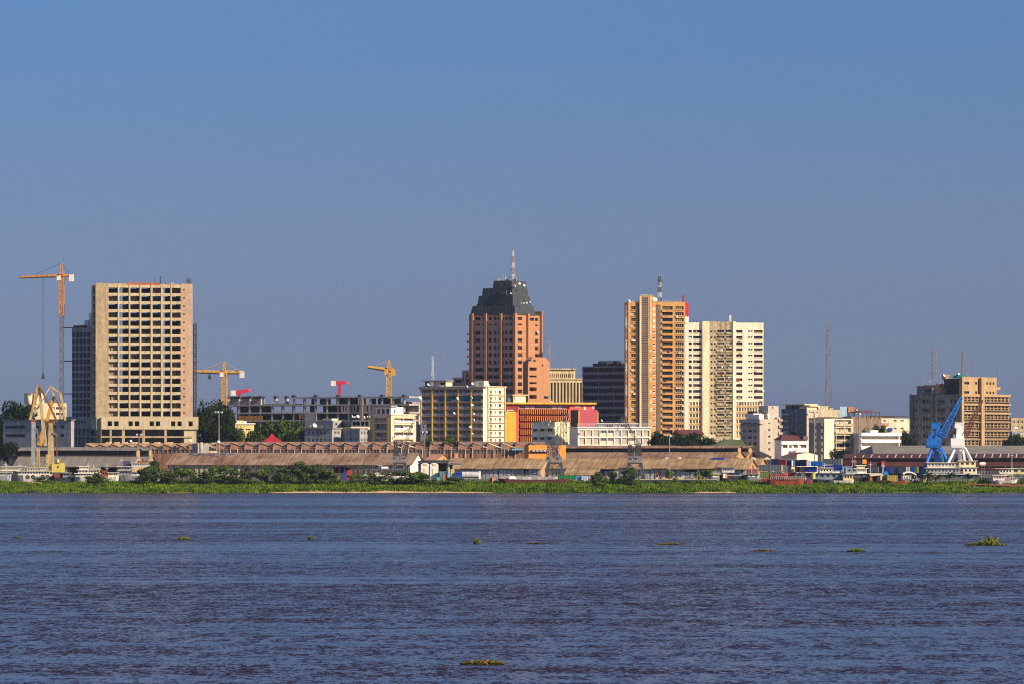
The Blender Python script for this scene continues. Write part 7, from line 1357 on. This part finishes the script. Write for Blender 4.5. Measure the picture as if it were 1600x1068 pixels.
def car(px, py, Y, m, label, L=4.2):
    r = thing('parked_car', label, 'car', (wx(px, Y), Y, bank(wx(px, Y), Y) + .25 if py is None else wz(py, Y)), rad(6)); mb = MB(); pts = [(-L / 2, .3), (L / 2, .3), (L / 2, .75), (L * .3, .9), (L * .14, 1.4), (-L * .28, 1.42), (-L * .46, .92), (-L / 2, .85)]
    for y in (0, 1.7): mb.poly([(x, y, q) for x, q in pts])
    for i in range(8): p, q = pts[i], pts[(i + 1) % 8]; mb.quad((p[0], 0, p[1]), (q[0], 0, q[1]), (q[0], 1.7, q[1]), (p[0], 1.7, p[1]))
    mb.build('body', m, r); mb = MB(); mb.poly([(L * .25, -.01, .92), (L * .12, -.01, 1.33), (-L * .26, -.01, 1.33), (-L * .38, -.01, .92)]); mb.build('side_window', GLASS, r)
    for x in (-L * .3, L * .32):
        for y in (-.03, 1.5): mb = MB(); mb.bar((x, y, .32), (x, y + .22, .32), .64, .64, 12); wh_ = mb.build('wheel', HULLD, r); m2 = MB(); m2.bar((x, y - .02, .32), (x, y + .24, .32), .34, .34, 10); m2.build('hub', CGREY, wh_)
car(576, 745.2, 1983, WHITE2, 'white parked car beside the white launch'); car(569.5, 744, 1986, DARKG, 'dark parked car behind the white one by the launch')
car(1118, 745, 1990, CREAM2, 'pale car behind the small pale hut barge'); car(812, 743, 1996, HULLD, 'dark car in front of the tin wall of the tan roofed shed'); car(838, 744.5, 1997, STEEL, 'grey car by the second lattice crane')
b = Bld('gangway', 'bent yellow pipe gangway on the grass at far left', 'gangway', 40, 1970, 0); mb = MB(); z = b.z
for y in (0, 1.2):
    mb.bar((0, y, z(757)), (b.uR(48), y, z(753)), .3); mb.bar((b.uR(48), y, z(753)), (b.uR(64.5), y, z(752.5)), .3); mb.bar((b.uR(64), y, z(752.5)), (b.uR(65), y, z(757)), .25); mb.bar((b.uR(50), y, z(753)), (b.uR(50), y, z(756.5)), .2)
mb.build('frame', M('dull_yellow_pipe', (.45, .33, .10), .7, .2, 1), b.root)
b = Bld('rubble_pile', 'heap of pale and orange broken sheets before the ragged shed', 'debris', 1062, 1988, 0); mb = MB()
for i in range(34): x = random.uniform(0, b.uR(1092)); y = random.uniform(0, 4); l_ = random.uniform(.5, 2.2); a = random.uniform(0, 3.1); h = random.uniform(.2, 2.4) * (1 - abs(x / b.uR(1092) - .4)); mb.add([(x, y, h), (x + l_ * math.cos(a), y + .3, h + l_ * abs(math.sin(a)) * .6), (x + l_ * math.cos(a), y + 1, h + l_ * abs(math.sin(a)) * .6 + .1), (x, y + .8, h + .1)], [(0, 1, 2, 3)], random.choice((0, 0, 1, 2)))
mb.build('sheets', [TIN, M('orange_sheet', (.6, .2, .06)), CREAM2], b.root)
def debris(px0, px1, Y, label, mats, n, hmax):
    b = Bld('scrap_heap', label, 'scrap', px0, Y, 0, 'scrap heaps along the quay'); mb = MB(); W = b.uR(px1)
    for i in range(n):
        x, y, s = random.uniform(0, W), random.uniform(0, 4), random.uniform(.25, .9); h = random.random() * hmax; k = random.randrange(len(mats))
        if i % 3 == 0: mb.bar((x, y, max(0, h - .6)), (x + random.uniform(-1.6, 1.6), y + .3, h + random.uniform(0, 1.2)), .16, m=k)
        else: mb.box(x, x + s * random.uniform(.6, 2), y, y + s, max(0, h - s * .8), h, k)
    mb.build('heap', mats, b.root)
debris(885, 978, 1994, 'pale and brown scrap heap between the second and third lattice cranes', [TIN, STEELD, RUSTS, CREAM2], 90, 1.9)
debris(1004, 1112, 1993, 'mixed scrap heap with orange bits right of the third lattice crane', [TIN, STEELD, ORANGE, CREAM2, RUSTS], 110, 2.0)
debris(722, 782, 1990, 'low dark scrap heap before the tanker lorry', [STEELD, RUSTS, GREY], 40, 1.0)
debris(1180, 1206, 1976, 'red and dark scrap left of the rusty red barge', [HULLR, HULLD, CRED, GREY], 50, 2.6)
debris(1420, 1446, 1982, 'dark scrap heap between the small white launch and the palms', [HULLD, STEELD, CREAM2, RUSTS], 45, 1.8)
b = Bld('low_quay_wall', 'low pale quay kerb wall between the bushes right of the third lattice crane', 'wall', 1000, 1982, 0); b.part('coping', CREAM, (0, b.uR(1120), 0, .5, b.z(748.6), b.z(747.9))); b.part('base', STEELD, (0, b.uR(1120), .02, .5, 0, b.z(748.6) - .003))

# ---------------------------------------------------------------- floodlight masts
def light_mast(px, top, Y, label, heads=4, wide=5):
    z = ground(Y) - .2; r = thing('floodlight_mast', label, 'lamp mast', (wx(px, Y), Y, z), .5, 'floodlight masts in the port'); H = wz(top, Y) - z
    mb = MB(); mb.bar((0, 0, 0), (0, 0, H), .55, .35, 8); mb.build('pole', M('lamp_pole_grey', (.27, .27, .28), .6, .15, 1), r)
    mb = MB(); mb.box(-wide / 4, wide / 4, -.1, .1, H - .1, H + .1); mb.box(-.1, .1, -wide / 5, wide / 5, H - .1, H + .1); arm = mb.build('crossarm', STEEL, r)
    for i in range(heads): a = i / heads * 6.283 + .4; mb = MB(); mb.box(math.cos(a) * wide / 4 - .28, math.cos(a) * wide / 4 + .28, math.sin(a) * wide / 5 - .2, math.sin(a) * wide / 5 + .2, H - .35, H + .3); mb.build('lamp_head', STEELP, arm)
    return r
light_mast(342, 643, 2052, 'floodlight mast before the dark trees right of the raw concrete tower', 5, 6); light_mast(217, 678, 2060, 'floodlight mast in front of the raw concrete tower podium', 4, 5); light_mast(663.5, 674, 2055, 'floodlight mast at the left foot of the balcony apartment block', 4, 5)
light_mast(788, 643, 2056, 'tall floodlight mast between the balcony block and the painted office', 4, 5); light_mast(1046, 680, 2006, 'thin floodlight mast before the dark trees right of the white office', 3, 4); light_mast(1272.5, 643, 2040, 'tall floodlight mast behind the bright blue container', 5, 7); light_mast(1342, 646, 2090, 'thin floodlight mast left of the white three storey block', 3, 4)
for a in [(342, 689.5, 2050, .6, 'white dish on the floodlight mast by the dark trees'), (204.5, 688.5, 2090, .55, 'white dish on the left brick depot roof, left one'), (297.5, 687.5, 2090, .55, 'white dish on the left brick depot roof, right one'), (220, 715, 2030, .35, 'tiny white dish on the grey warehouse roof')]: dish(*a)
# ---------------------------------------------------------------- haze: one closed box of even air round the scene
if HAZE > 0:
    mb = MB(); mb.box(-2500, 2500, -200, 6000, -4, 125)
    hz = bpy.data.materials.new('haze_air'); hz.use_nodes = True; n = hz.node_tree.nodes; n.remove(n['Principled BSDF'])
    v = n.new('ShaderNodeVolumePrincipled'); v.inputs['Color'].default_value = (.62, .76, 1.0, 1); v.inputs['Density'].default_value = HAZE; v.inputs['Anisotropy'].default_value = .2
    hz.node_tree.links.new(v.outputs[0], n['Material Output'].inputs['Volume'])
    tag(mb.build('haze', hz), kind='stuff')
